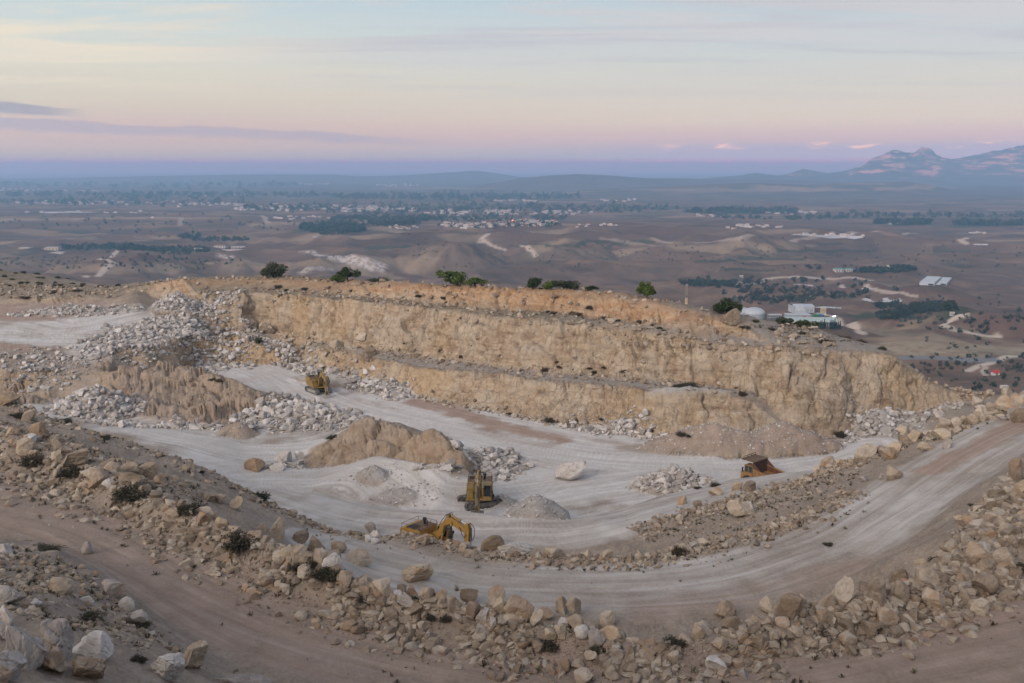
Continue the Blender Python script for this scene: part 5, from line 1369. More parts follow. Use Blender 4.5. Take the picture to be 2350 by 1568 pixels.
# ------------------------------------------------------------------ plants
def mat_leaf(name, dark, mid, light, sc=3.0):
    N = NT(name)
    geo = N.n('ShaderNodeNewGeometry'); pos = geo.outputs['Position']
    rnd = N.attr('tone')
    oi = N.n('ShaderNodeObjectInfo').outputs['Random']
    n1 = N.noise(pos, sc, 4, 0.6)
    v = N.math('ADD', N.math('MULTIPLY', rnd, 0.5), N.math('ADD', N.math('MULTIPLY', n1, 0.4), N.math('MULTIPLY', oi, 0.1)))
    c = N.ramp(v, [(0.25, dark), (0.5, mid), (0.78, light)])
    b = N.n('ShaderNodeBsdfPrincipled'); N.l(c, b.inputs['Base Color']); b.inputs['Roughness'].default_value = 0.8; b.inputs['Specular IOR Level'].default_value = 0.15
    tr = N.n('ShaderNodeBsdfTranslucent'); N.l(c, tr.inputs['Color'])
    mx = N.n('ShaderNodeMixShader'); mx.inputs[0].default_value = 0.2
    N.l(b.outputs[0], mx.inputs[1]); N.l(tr.outputs[0], mx.inputs[2]); N.l(mx.outputs[0], N.out.inputs['Surface'])
    return N.m
M_DRY = mat_leaf('dry_scrub', (0.042, 0.037, 0.026), (0.085, 0.075, 0.052), (0.15, 0.13, 0.09))
M_BROWNB = mat_leaf('brown_scrub', (0.048, 0.038, 0.024), (0.090, 0.072, 0.046), (0.150, 0.120, 0.078))
M_STRAW = mat_leaf('straw', (0.10, 0.085, 0.05), (0.19, 0.16, 0.095), (0.30, 0.255, 0.16))
M_GREEN = mat_leaf('bright_leaves', (0.045, 0.066, 0.016), (0.105, 0.145, 0.032), (0.18, 0.225, 0.055))
M_DKGREEN = mat_leaf('dark_leaves', (0.02, 0.031, 0.013), (0.048, 0.068, 0.027), (0.09, 0.118, 0.046))
M_GREYG = mat_leaf('grey_leaves', (0.034, 0.040, 0.024), (0.072, 0.080, 0.048), (0.12, 0.125, 0.078))
def mat_plain(name, col, rough=0.8, sc=2.0, var=0.25, metal=0.0, spec=0.3):
    N = NT(name)
    co = N.n('ShaderNodeTexCoord').outputs['Object']
    n1 = N.noise(co, sc, 5, 0.65)
    c = N.mix(N.mapr(n1, 0.35, 0.7, 0, 1), tuple(q * (1 - var) for q in col), tuple(min(1, q * (1 + var)) for q in col))
    return N.finish(c, rough, None, metal, spec)
M_BARK = mat_plain('bark', (0.075, 0.058, 0.042), 0.95, 6)

def leaf_quads(P_, nrm_, size, rng, tone):
    """one small bent leaf spray per point"""
    n = len(P_)
    a = rng.normal(size=(n, 3)); a -= nrm_ * (a * nrm_).sum(1, keepdims=True); a /= np.linalg.norm(a, axis=1, keepdims=True) + 1e-9
    b = np.cross(nrm_, a)
    s = (size * rng.uniform(0.6, 1.35, n))[:, None]
    q = np.stack([P_ - a * s * 0.5, P_ + b * s * 0.32 + nrm_ * s * 0.1, P_ + a * s * 0.6, P_ - b * s * 0.32 + nrm_ * s * 0.1], 1).reshape(-1, 3)
    f = np.arange(4 * n).reshape(-1, 4)
    return q, f, np.repeat(tone, 4)

def crown_mesh(seed, lobes, leaves, size, flat=1.0):
    rng = np.random.default_rng(seed)
    c = np.stack([rng.normal(0, 0.27, lobes), rng.normal(0, 0.27, lobes), rng.uniform(0.16, 0.72, lobes)], 1)
    c[0] = (0, 0, 0.55)
    r = rng.uniform(0.17, 0.33, lobes); r[0] = 0.36
    k = rng.integers(0, lobes, leaves)
    d = rng.normal(size=(leaves, 3)); d /= np.linalg.norm(d, axis=1, keepdims=True)
    rad = rng.random(leaves) ** 0.35
    P_ = c[k] + d * (r[k] * rad)[:, None] * np.array([1, 1, 0.85])
    h = fbm(P_[:, 0] * 1.0, P_[:, 1], P_[:, 2], 2, 6.0, 0.5, seed)      # gaps through the crown
    keep = (h > -0.28) & (P_[:, 2] > 0.04)
    P_, d = P_[keep], d[keep]
    P_[:, 2] *= flat
    nn = d + rng.normal(0, 0.7, d.shape); nn /= np.linalg.norm(nn, axis=1, keepdims=True)
    tone = rng.random(len(P_))
    lo = P_.min(0); hi = P_.max(0); sc = 1.0 / max(hi[0] - lo[0], hi[1] - lo[1])
    P_ *= sc
    q, f, t = leaf_quads(P_, nn, size, rng, tone)
    me = np_mesh('crown', q, f); set_attr(me, 'tone', t)
    return me, (c * sc, float(P_[:, 2].max()))

def trunk_mesh(seed, tips):
    """a short bole with limbs that reach into the crown lobes"""
    rng = np.random.default_rng(seed)
    VV, FF = [], []
    def tube(a, b, r0, r1, n=6):
        a, b = np.array(a, float), np.array(b, float)
        d = b - a; d /= np.linalg.norm(d) + 1e-9
        u = np.cross(d, (0.3, 0.9, 0.2)); u /= np.linalg.norm(u); w = np.cross(d, u)
        t = np.arange(n) / n * 2 * math.pi
        mid = (a + b) / 2 + u * 0.03 * rng.normal()
        off = sum(len(v) for v in VV)
        rings = [(a, r0), (mid, (r0 + r1) / 2), (b, r1)]
        VV.append(np.concatenate([p + rr * (np.cos(t)[:, None] * u + np.sin(t)[:, None] * w) for p, rr in rings]))
        FF.append(np.array([[off + s * n + i, off + s * n + (i + 1) % n, off + (s + 1) * n + (i + 1) % n, off + (s + 1) * n + i] for s in range(2) for i in range(n)]))
    tube((0, 0, -0.08), (0.01, 0.0, 0.22), 0.045, 0.032)
    for c in tips[:6]:
        tube((0.01, 0, 0.18), c * np.array([0.9, 0.9, 0.95]), 0.024, 0.008)
    return np_mesh('trunk', np.concatenate(VV), np.concatenate(FF), smooth=True)

def twig_mesh(seed, n, width, spread=1.0, up=0.3, tips=0.5, leaf=0.05):
    """a mound of thin stems fanning from the root, with small dry leaves at their ends"""
    rng = np.random.default_rng(seed)
    az = rng.uniform(0, 6.283, n); el = np.arcsin(np.clip(up + (1 - up) * rng.random(n), 0, 1)) * 0.95
    ln = rng.uniform(0.55, 1.0, n) * (0.85 + 0.25 * np.sin(az * 3 + seed))
    d = np.stack([np.cos(az) * np.cos(el) * spread, np.sin(az) * np.cos(el) * spread, np.sin(el)], 1)
    root = rng.normal(0, 0.10, (n, 3)) * (1, 1, 0); root[:, 2] = -0.05
    mid = root + d * (ln * 0.5)[:, None] + rng.normal(0, 0.05, (n, 3))
    tip = root + d * ln[:, None] * np.array([1, 1, 0.9]) + rng.normal(0, 0.07, (n, 3))
    s = np.cross(d, rng.normal(size=(n, 3))); s /= np.linalg.norm(s, axis=1, keepdims=True) + 1e-9
    s = s * width
    q = np.stack([root - s, root + s, mid + s * 0.8, mid - s * 0.8, mid - s * 0.8, mid + s * 0.8, tip + s * 0.3, tip - s * 0.3], 1).reshape(-1, 3)
    f = np.arange(8 * n).reshape(-1, 4)
    tone = np.repeat(rng.random(n) * 0.8, 8)
    m = int(n * tips)
    if m:
        k = rng.integers(0, n, m); t = rng.uniform(0.45, 1.05, m)[:, None]
        P_ = mid[k] * (1 - t) + tip[k] * t + rng.normal(0, 0.05, (m, 3))
        P_[:, 2] = np.maximum(P_[:, 2], 0.0)
        nn = rng.normal(size=(m, 3)); nn /= np.linalg.norm(nn, axis=1, keepdims=True)
        q2, f2, t2 = leaf_quads(P_, nn, leaf, rng, rng.random(m))
        f = np.concatenate([f, f2 + len(q)]); q = np.concatenate([q, q2]); tone = np.concatenate([tone, t2])
    q = q / (2 * 0.9)       # about one unit wide
    me = np_mesh('shrub', q, f); set_attr(me, 'tone', tone)
    return me

SHRUBP = {}
for kind, m, prm in (('dark', M_DRY, (900, 0.014, 1.0, 0.12, 2.6, 0.11)), ('brown', M_BROWNB, (600, 0.016, 1.0, 0.12, 2.0, 0.13)), ('thin', M_STRAW, (110, 0.010, 0.55, 0.35, 0.7, 0.07)), ('grey', M_GREYG, (500, 0.014, 1.0, 0.15, 2.2, 0.12))):
    SHRUBP[kind] = []
    for i in range(3):
        me = twig_mesh(40 + i * 7 + len(kind), *prm); me.materials.append(m); SHRUBP[kind].append(me)
PLANTS = []
def put_shrub(px, py, w, h, kind, label=None, g=None, name='shrub'):
    g = hit(px, py) if g is None else g
    if g is None: return
    k = (g[1] * CP - g[2] * SP) / FPX
    w, h = w * 0.95, h * 0.95
    o = bpy.data.objects.new(name, SHRUBP[kind][int(RNG.integers(0, 3))]); COL.objects.link(o)
    W_ = w * k
    yy = g[1] + 0.35 * W_; xx = g[0] * yy / g[1]
    o.location = (xx, yy, min(surf(xx, yy), g[2] + 0.5 * h * k) - 0.03)
    o.scale = (W_ * 1.1, W_ * 1.0, max(h * k * 1.5, 0.3)); o.rotation_euler = (0, 0, RNG.uniform(0, 6.28))
    PLANTS.append(dict(o=o, p=tuple(g), px=px, py=py, w=W_, h=h * k, kind=kind, label=label))

SHRUBS = [(310, 1166, 97, 50, 'dark', 'largest dark dry shrub at the road edge in the left foreground'), (555, 1288, 98, 52, 'dark', 'big rounded dark shrub below the leaning boulder on the front bank'), (755, 1354, 80, 42, 'dark', 'spreading dark shrub at the road edge right of the whitish block'),
    (835, 1405, 46, 30, 'dark', 'small round black shrub at the left foot of the angular pale boulder'), (80, 1078, 62, 42, 'dark', None), (168, 1103, 62, 34, 'dark', None), (440, 1197, 72, 34, 'dark', None), (950, 1390, 40, 24, 'dark', None), (1372, 1518, 52, 34, 'dark', 'compact dark shrub at the foot of the low gap in the front bank'),
    (1545, 1500, 64, 34, 'dark', 'wide dark shrub on the front bank slope right of the low gap'), (1885, 1475, 52, 30, 'brown', 'brown shrub at the near road edge under the tall pointed boulder'), (1788, 1487, 34, 32, 'dark', None), (2122, 1397, 42, 30, 'brown', None), (2337, 1325, 44, 34, 'dark', 'dark shrub at the right frame edge below the boulder bank'),
    (1556, 1283, 42, 28, 'brown', 'rusty brown shrub on the inner bank beside the middle road'), (1212, 1502, 38, 32, 'thin', None), (1260, 1512, 62, 30, 'dark', None), (990, 1437, 38, 20, 'dark', None), (1022, 1442, 32, 22, 'dark', None), (690, 1322, 42, 28, 'dark', None), (722, 1318, 60, 30, 'dark', None), (1660, 1500, 44, 18, 'dark', None),
    (205, 1437, 78, 30, 'dark', 'flat dark shrub on the near slope above the corner boulders'), (322, 1447, 52, 22, 'dark', None), (315, 1522, 46, 26, 'dark', None), (100, 1268, 80, 14, 'dark', None), (1048, 1366, 30, 34, 'thin', 'bare twiggy plant standing on the crest of the front bank'), (440, 1124, 38, 24, 'thin', 'straw coloured upright tuft on the left shoulder'), (600, 1147, 46, 30, 'grey', 'thin greenish bush on the lip above the lower pit floor'),
    (490, 874, 26, 8, 'dark', None), (503, 886, 20, 10, 'brown', None), (593, 797, 22, 24, 'grey', 'greenish bush at the wall foot above the rubble slope'), (765, 1012, 42, 12, 'grey', 'low scrub on the left shoulder of the central earth mound'), (1640, 1118, 26, 14, 'brown', 'brown shrub at the right foot of the loose rock pile'), (1600, 1124, 22, 9, 'brown', None),
    (1575, 892, 72, 13, 'dark', 'long dark mat of scrub on the lowest bench behind the white lip'), (1702, 911, 24, 17, 'brown', 'round brown shrub at the right end of the lowest bench'), (1925, 1010, 40, 18, 'dark', None), (1562, 1012, 30, 12, 'dark', None), (1270, 975, 50, 9, 'dark', None),
    (1270, 727, 24, 12, 'brown', None), (1256, 721, 12, 8, 'dark', None), (1312, 723, 20, 12, 'brown', None), (1330, 727, 24, 13, 'brown', None), (1351, 718, 18, 14, 'dark', None), (1390, 735, 28, 15, 'brown', None), (1419, 740, 13, 8, 'dark', None), (1466, 745, 15, 9, 'dark', None), (1495, 754, 12, 7, 'dark', None), (1513, 757, 15, 8, 'dark', None), (1523, 762, 15, 6, 'dark', None),
    (1732, 745, 20, 10, 'brown', None), (1709, 763, 28, 9, 'dark', None), (1768, 760, 22, 8, 'dark', None), (1840, 768, 22, 9, 'dark', None), (1890, 792, 40, 12, 'brown', None), (1935, 776, 36, 12, 'brown', None), (1975, 785, 30, 12, 'brown', None),
    (1010, 812, 17, 9, 'dark', None), (1059, 822, 19, 9, 'dark', None), (930, 796, 17, 9, 'brown', None), (1250, 855, 24, 13, 'brown', None), (1198, 854, 15, 7, 'dark', None), (1285, 848, 21, 9, 'brown', None), (1363, 862, 17, 10, 'dark', None), (1387, 859, 17, 8, 'dark', None), (1433, 865, 27, 10, 'brown', None), (1352, 853, 15, 7, 'dark', None), (1275, 835, 13, 11, 'brown', None),
    (1324, 972, 21, 11, 'brown', None), (1168, 954, 15, 8, 'dark', None), (1380, 972, 17, 9, 'dark', None), (1410, 975, 20, 9, 'dark', None), (1495, 1000, 22, 9, 'dark', None), (700, 668, 22, 9, 'dark', None), (640, 663, 26, 9, 'dark', None), (810, 668, 22, 9, 'grey', None), (870, 645, 54, 15, 'grey', 'long grey brushy thicket on the plateau edge'), (660, 672, 20, 9, 'dark', None), (960, 690, 18, 8, 'dark', None), (1020, 693, 20, 8, 'dark', None),
    (120, 676, 24, 9, 'brown', None), (180, 672, 22, 8, 'dark', None), (60, 690, 40, 8, 'brown', None), (230, 660, 16, 7, 'dark', None), (2024, 806, 22, 13, 'dark', 'dark round shrub on the skyline edge of the right hand cliff'), (1240, 640 + 22, 12, 6, 'dark', None), (40, 965, 44, 16, 'dark', None), (150, 972, 40, 18, 'dark', None), (240, 1010, 34, 12, 'dark', None), (460, 1090, 22, 10, 'dark', None), (2160, 1290, 60, 14, 'dark', None), (2180, 1265, 40, 12, 'dark', None), (1900, 1255, 26, 10, 'dark', None), (2230, 1160, 20, 8, 'dark', None), (1580, 1012 - 4, 24, 9, 'dark', None),
    (1750, 1320, 1, 1, 'dark', None)]
for s_ in SHRUBS[:-1]: put_shrub(*s_)
for i in range(46):      # dark bushes over the hillside at the far left
    px, py = RNG.uniform(-10, 275), RNG.uniform(612, 662)
    if py < 617 + px * 0.14: continue
    put_shrub(px, py, RNG.uniform(8, 17), RNG.uniform(5, 9), RNG.choice(['dark', 'grey', 'dark']), None)

CROWNS = []
for i in range(4):
    me, tips = crown_mesh(70 + i, 11, 3400, 0.07); CROWNS.append((me, tips[0], tips[1], trunk_mesh(70 + i, tips[0])))
def mesh_with(me, m):
    k = me.name + m.name
    if k not in mesh_with.c:
        n = me.copy(); n.materials.clear(); n.materials.append(m); mesh_with.c[k] = n
    return mesh_with.c[k]
mesh_with.c = {}
TREES = []
def put_tree(px, py, w, h, m, ci, label, name='tree', g=None, cat='tree', grp=None):
    g = hit(px, py, 120) if g is None else g
    if g is None: return
    k = (g[1] * CP - g[2] * SP) / FPX
    me, tips, top, tr = CROWNS[ci]
    e = empty(name, (g[0], g[1], g[2] - 0.05), (0, 0, RNG.uniform(0, 6.28)))
    W_ = w * k * 1.4; e.scale = (W_, W_, 0.98 * h * k / top)
    link('crown', mesh_with(me, m), None, e); tr.materials.clear(); tr.materials.append(M_BARK); link('trunk', tr, None, e)
    tag(e, label, cat, grp)
    TREES.append(dict(o=e, p=tuple(g), px=px, py=py))
    return e
GREENS = [(627, 637, 47, 36, M_GREYG, 0, 'round grey green tree standing alone on the left of the quarry rim'), (775, 651, 30, 20, M_GREEN, 1, 'low bright green bush at the plateau edge'), (796, 641, 40, 30, M_DKGREEN, 2, 'darker green bush behind the low bright green one'),
    (1044, 648, 48, 34, M_GREEN, 3, 'largest bright green bush on the quarry rim'), (1090, 649, 44, 20, M_GREEN, 1, 'lower green bush joined to the right of the largest bright one'), (1222, 657, 27, 25, M_DKGREEN, 0, 'compact dark green bush in the middle of the rim'), (1264, 654, 40, 21, M_GREEN, 2, 'green bush right of the compact dark one'),
    (1306, 658, 44, 20, M_GREYG, 3, 'wide grey green bush among pale stones on the rim'), (1356, 653, 26, 12, M_DKGREEN, 1, 'small low dark bush on the rim behind pale stones'), (1483, 677, 42, 36, M_GREEN, 2, 'tall green bush on the sloping right part of the rim'), (1668, 718, 58, 36, M_DKGREEN, 0, 'dark green tree before the white tank domes'), (1684, 705, 24, 22, M_GREEN, 1, 'bright yellow green tree top beside the white tank domes'),
    (1797, 742, 38, 15, M_GREYG, 3, 'thin green bush on the slope before the long green roof'), (1842, 748, 42, 19, M_DKGREEN, 2, 'bushy green sapling before the right end of the long green roof')]
for q in GREENS: put_tree(*q, name='green_bush')

# small tufts and weeds nobody could count
def tufts(name, pts, lo, hi, mat):
    n = len(pts); zs = surf_many(pts[:, 0], pts[:, 1])
    rng = RNG
    B = 13
    s = lo + (hi - lo) * rng.random(n) ** 2
    az = rng.uniform(0, 6.283, (n, B)); el = rng.uniform(0.2, 1.4, (n, B)); ln = s[:, None] * rng.uniform(0.5, 1.0, (n, B))
    d = np.stack([np.cos(az) * np.cos(el), np.sin(az) * np.cos(el), np.sin(el) * 0.8], -1)
    root = np.stack([pts[:, 0], pts[:, 1], zs], -1)[:, None, :] + rng.normal(0, 0.12, (n, B, 3)) * s[:, None, None] * (1, 1, 0)
    tip = root + d * ln[..., None]
    sd = np.stack([-np.sin(az), np.cos(az), 0 * az], -1) * (s * 0.10)[:, None, None]
    q = np.stack([root - sd * 0.6, root + sd * 0.6, tip + sd, tip - sd], 2).reshape(-1, 3)
    me = np_mesh(name, q, np.arange(len(q)).reshape(-1, 4)); set_attr(me, 'tone', np.repeat(rng.random(n * B), 4))
    o = link(name, me, mat); tag(o, kind='stuff'); return o
p = cat(along(BERM2, -60, 2300, 900, nrm(-0.6, 2.4), RNG), along(LIP, 0, 1950, 700, nrm(-0.5, 2.0), RNG), along(BANKB, 1450, 2350, 500, nrm(-1.5, 2.0), RNG), along(TOB, 640, 1740, 380, nrm(-1.5, 1.4), RNG), along(TOC, 450, 1690, 420, nrm(-1.6, 1.5), RNG),
        polyfill([(-100, 1255, -22.5), (210, 1310, -22.8), (480, 1540, -24.2), (150, 1500, -20), (-100, 1420, -19)], 380), polyfill([(0, 965, -24.3), (480, 1120, -27.6), (480, 1180, -25), (0, 1000, -23.6)], 420), polyfill([(1500, 1250, -34), (1950, 1110, -31), (2000, 1060, -33), (1600, 1170, -37.6)], 420),
        polyfill([(1690, 755, -26.5), (1990, 790, -29), (1930, 770, -28), (1850, 745, -27)], 420), polyfill([(600, 632, -26.2), (1400, 668, -22.5), (1420, 676, -22.6), (600, 640, -26.2)], 500), along(TOE, 1100, 2200, 260, nrm(-1.2, 1), RNG), along(ROAD4, -60, 2400, 50, nrm(0, 4.5), RNG), polyfill([(0, 645, -27), (270, 662, -29), (270, 690, -30.8), (0, 690, -30.6)], 300))
h_ = RNG.random(len(p)) < 0.5
tufts('dry_grass', p[h_], 0.08, 0.4, M_BROWNB); tufts('straw_grass', p[~h_], 0.08, 0.4, M_STRAW)
# ------------------------------------------------------------------ machines
def mat_paint(name, col, wear=(0.10, 0.055, 0.03), dust=0.35, rough=0.55):
    N = NT(name)
    co = N.n('ShaderNodeTexCoord').outputs['Object']
    n1 = N.noise(co, 1.6, 6, 0.7, 0.4); n2 = N.noise(co, 9, 5, 0.7)
    st = N.noise(N.scale_vec(co, (3, 3, 0.5)), 1.2, 5, 0.65)
    c = N.mix(N.mapr(n1, 0.35, 0.7, 0, 0.4), col, tuple(q * 0.62 for q in col))
    c = N.mix(N.math('MULTIPLY', N.mapr(n2, 0.56, 0.68, 0, 1), N.mapr(st, 0.42, 0.6, 0, 0.8)), c, wear)
    c = N.mix(N.mapr(st, 0.40, 0.75, 0, dust), c, (0.36, 0.31, 0.25))
    return N.finish(c, rough, N.bump(n2, 0.15, 0.02), spec=0.35)
M_YEL = mat_paint('machine_yellow', (0.37, 0.205, 0.035))
M_YELD = mat_paint('faded_yellow', (0.27, 0.18, 0.06), dust=0.5)
M_OLIVE = mat_paint('hood_yellow', (0.25, 0.155, 0.03), dust=0.45)
M_DECK = mat_paint('deck_brown', (0.115, 0.07, 0.042), dust=0.4, rough=0.8)
M_STEEL = mat_paint('track_steel', (0.10, 0.095, 0.09), dust=0.45, rough=0.6)
M_BLUE = mat_paint('worn_track_pads', (0.15, 0.17, 0.20), dust=0.35, rough=0.4)
M_BLACK = mat_plain('black_rubber', (0.022, 0.022, 0.024), 0.6)
M_RUST = mat_paint('rust_brown', (0.085, 0.042, 0.028), dust=0.15, rough=0.85)
M_RUSTR = mat_paint('rust_red', (0.12, 0.045, 0.026), dust=0.1, rough=0.85)
M_CHROME = mat_plain('piston_chrome', (0.75, 0.76, 0.78), 0.18, metal=1.0, var=0.03)
def mat_glass():
    N = NT('dark_glass')
    return N.finish((0.018, 0.030, 0.034), 0.08, None, 0.0, 0.8)
M_GLASS = mat_glass()
M_GREYM = mat_paint('grey_metal', (0.30, 0.29, 0.27), dust=0.5)

class PB:
    """collects bevelled boxes, prisms, tubes and plates of ONE part"""
    def __init__(self): self.bm = bmesh.new()
    def box(self, x0, x1, y0, y1, z0, z1, bev=0.03, mat=None):
        r = bmesh.ops.create_cube(self.bm, size=1.0)
        for v in r['verts']:
            v.co = Vector(((x0 + x1) / 2 + v.co.x * (x1 - x0), (y0 + y1) / 2 + v.co.y * (y1 - y0), (z0 + z1) / 2 + v.co.z * (z1 - z0)))
            if mat is not None: v.co = mat @ v.co
        if bev: bmesh.ops.bevel(self.bm, geom=list({e for v in r['verts'] for e in v.link_edges}), offset=min(bev, 0.4 * min(x1 - x0, y1 - y0, z1 - z0)), segments=2, affect='EDGES')
        return self
    def prism(self, prof, y0, y1, bev=0.025, mat=None):
        """profile in x,z pushed from y0 to y1"""
        a = [self.bm.verts.new((p[0], y0, p[1])) for p in prof]; b = [self.bm.verts.new((p[0], y1, p[1])) for p in prof]
        fs = [self.bm.faces.new(a), self.bm.faces.new(b[::-1])]
        n = len(prof)
        for i in range(n): fs.append(self.bm.faces.new((a[i], b[i], b[(i + 1) % n], a[(i + 1) % n])))
        if mat is not None:
            for v in a + b: v.co = mat @ v.co
        bmesh.ops.recalc_face_normals(self.bm, faces=fs)
        if bev: bmesh.ops.bevel(self.bm, geom=list({e for f in fs for e in f.edges}), offset=bev, segments=1, affect='EDGES')
        return self
    def tube(self, a, b, r0, r1=None, n=12):
        r1 = r0 if r1 is None else r1
        a, b = Vector(a), Vector(b); d = b - a
        m = Matrix.Translation((a + b) / 2) @ d.to_track_quat('Z', 'Y').to_matrix().to_4x4()
        bmesh.ops.create_cone(self.bm, cap_ends=True, segments=n, radius1=r0, radius2=r1, depth=d.length, matrix=m)
        return self
    def hose(self, pts, r=0.035, n=6):
        c = curve([tuple(p) for p in pts], 0.18)
        for a, b in zip(c[:-1], c[1:]): self.tube(a, b, r, r, n)
        return self
    def build(self, name, mat, parent, smooth=True):
        me = bpy.data.meshes.new(name); self.bm.to_mesh(me); self.bm.free()
        me.materials.append(mat)
        if smooth:
            me.polygons.foreach_set('use_smooth', [True] * len(me.polygons))
            try: me.set_sharp_from_angle(angle=math.radians(32))
            except Exception: pass
        o = bpy.data.objects.new(name, me); COL.objects.link(o)
        if parent: o.parent = parent
        return o

def stadium(x0, x1, z0, z1, n=10):
    r = (z1 - z0) / 2; zc = (z0 + z1) / 2; out = []
    for i in range(n + 1):
        t = -math.pi / 2 + math.pi * i / n; out.append((x1 - r + r * math.cos(t), zc + r * math.sin(t)))
    for i in range(n + 1):
        t = math.pi / 2 + math.pi * i / n; out.append((x0 + r + r * math.cos(t), zc + r * math.sin(t)))
    return out

def excavator(label, loc, yaw, track_yaw, paint, hood, pads, stick=0.0, bucket=True, cabglass=True, boom_add=0.0, scale=1.0, group='excavators parked in the quarry', deckmat=None):
    root = empty('excavator', loc, (0, 0, yaw), scale)
    tag(root, label, 'excavator', group)
    TY = Matrix.Rotation(track_yaw - yaw, 4, 'Z')
    # crawler tracks
    for s in (-1, 1):
        yc = s * 1.42
        belt = PB()
        prof_o = stadium(-2.55, 2.55, 0.02, 1.06); prof_i = stadium(-2.47, 2.47, 0.10, 0.98)
        per = prof_o + [prof_o[0]]
        # pads laid along the loop
        L_ = [0]
        for a, b in zip(per[:-1], per[1:]): L_.append(L_[-1] + math.hypot(b[0] - a[0], b[1] - a[1]))
        npad = 46
        for k in range(npad):
            t = L_[-1] * k / npad
            i = max(j for j in range(len(L_) - 1) if L_[j] <= t); f = (t - L_[i]) / (L_[i + 1] - L_[i] + 1e-9)
            x = per[i][0] + (per[i + 1][0] - per[i][0]) * f; z = per[i][1] + (per[i + 1][1] - per[i][1]) * f
            ang = math.atan2(per[i + 1][1] - per[i][1], per[i + 1][0] - per[i][0])
            mt = TY @ Matrix.Translation((x, yc, z)) @ Matrix.Rotation(-ang, 4, 'Y')
            belt.box(-0.115, 0.115, -0.31, 0.31, -0.035, 0.02, 0.0, mt)
            belt.box(0.05, 0.085, -0.31, 0.31, -0.075, -0.03, 0.0, mt)
        tr = belt.build('track', pads, root)
        fr = PB()
        fr.prism([(-1.9, 0.28), (1.9, 0.28), (1.9, 0.62), (1.5, 0.78), (-1.5, 0.78), (-1.9, 0.62)], yc - 0.2, yc + 0.2, 0.03, TY)
        for k in range(8): fr.tube(TY @ Vector((-1.75 + k * 0.5, yc - 0.24, 0.22)), TY @ Vector((-1.75 + k * 0.5, yc + 0.24, 0.22)), 0.13)
        fr.build('track_frame', M_GREYM if pads is M_BLUE else M_STEEL, tr)
        for nm, x in (('sprocket', -2.0), ('idler_wheel', 2.0)):
            w = PB(); w.tube(TY @ Vector((x, yc - 0.2, 0.54)), TY @ Vector((x, yc + 0.2, 0.54)), 0.42, n=20); w.tube(TY @ Vector((x, yc - 0.24, 0.54)), TY @ Vector((x, yc + 0.24, 0.54)), 0.16, n=12)
            w.build(nm, M_STEEL, tr)
    c = PB(); c.prism([(-1.1, 0.45), (1.1, 0.45), (0.9, 0.98), (-0.9, 0.98)], -1.2, 1.2, 0.03, TY); c.tube((0, 0, 0.9), (0, 0, 1.3), 0.75, n=24); c.build('undercarriage', M_STEEL, root)
    # revolving deck
    b = PB(); b.box(-2.9, 2.0, -1.62, 1.62, 1.26, 1.52, 0.03); b.box(-2.2, 1.9, -1.66, -1.60, 1.40, 1.62, 0.01); b.box(-2.2, 1.9, 1.60, 1.66, 1.40, 1.62, 0.01)
    b.build('deck_frame', hood, root)
    b = PB(); b.prism([(-3.55, 1.42), (-2.75, 1.34), (-2.75, 2.95), (-3.35, 2.95), (-3.6, 2.5)], -1.60, 1.60, 0.06); b.build('counterweight', paint, root)
    # engine house: body, with flat deck on top
    b = PB(); b.box(-2.75, -0.35, -1.60, 1.60, 1.52, 3.02, 0.04); b.box(-0.35, 0.55, 0.55, 1.58, 1.52, 2.35, 0.03); body = b.build('engine_house', paint, root)
    b = PB()
    for s in (-1, 1):
        for k in range(3): b.box(-2.55 + k * 0.75, -1.90 + k * 0.75, s * 1.605 - 0.015, s * 1.605 + 0.015, 1.70, 2.85, 0.01)
    b.build('side_door', hood, body)
    b = PB(); b.box(-2.65, -1.15, -1.50, -0.10, 3.02, 3.10, 0.02); b.box(-2.65, -1.15, 0.05, 1.50, 3.02, 3.08, 0.02); b.box(-1.0, -0.42, -1.50, 1.50, 3.02, 3.07, 0.02); b.build('top_panel', deckmat or M_DECK, body)
    b = PB()
    for k in range(7): b.box(-2.55 + k * 0.19, -2.47 + k * 0.19, -1.4, -0.2, 3.10, 3.125, 0.0)
    b.build('louvre', M_BLACK, body)
    b = PB()   # tool and tank boxes at the right front
    b.box(-0.35, 1.0, -1.60, -0.62, 1.52, 2.62, 0.04); b.box(1.0, 1.95, -1.60, -0.66, 1.52, 2.1, 0.04); b.box(1.02, 1.5, -1.55, -0.7, 2.10, 2.17, 0.02); b.build('tank_box', hood, root)
    # handrails
    b = PB()
    for (x, y) in ((-3.3, -1.5), (-2.4, -1.55), (-1.4, -1.55), (-0.5, -1.55), (-3.3, 1.5), (-2.4, 1.55), (-1.4, 1.55), (-0.5, 1.55)): b.tube((x, y, 3.0), (x, y, 3.42), 0.022, n=6)
    for s in (-1, 1):
        b.tube((-3.3, s * 1.5, 3.42), (-0.5, s * 1.55, 3.42), 0.022, n=6); b.tube((-0.5, s * 1.55, 3.42), (-0.3, s * 1.55, 3.05), 0.022, n=6)
    b.tube((-3.3, -1.5, 3.42), (-3.3, 1.5, 3.42), 0.022, n=6)
    for (x, z0, z1) in ((1.96, 1.6, 2.7), (0.9, 2.6, 3.2)): b.tube((x, -1.58, z0), (x, -1.58, z1), 0.022, n=6); b.tube((x, -0.75, z0), (x, -0.75, z1), 0.022, n=6); b.tube((x, -1.58, z1), (x, -0.75, z1), 0.022, n=6)
    b.build('handrail', M_BLACK, root)
    b = PB(); b.tube((-1.55, 0.62, 3.0), (-1.55, 0.62, 3.62), 0.15, n=14); b.tube((-1.55, 0.62, 3.60), (-1.55, 0.62, 3.82), 0.25, 0.22, n=16); b.build('air_filter', M_BLACK, root)
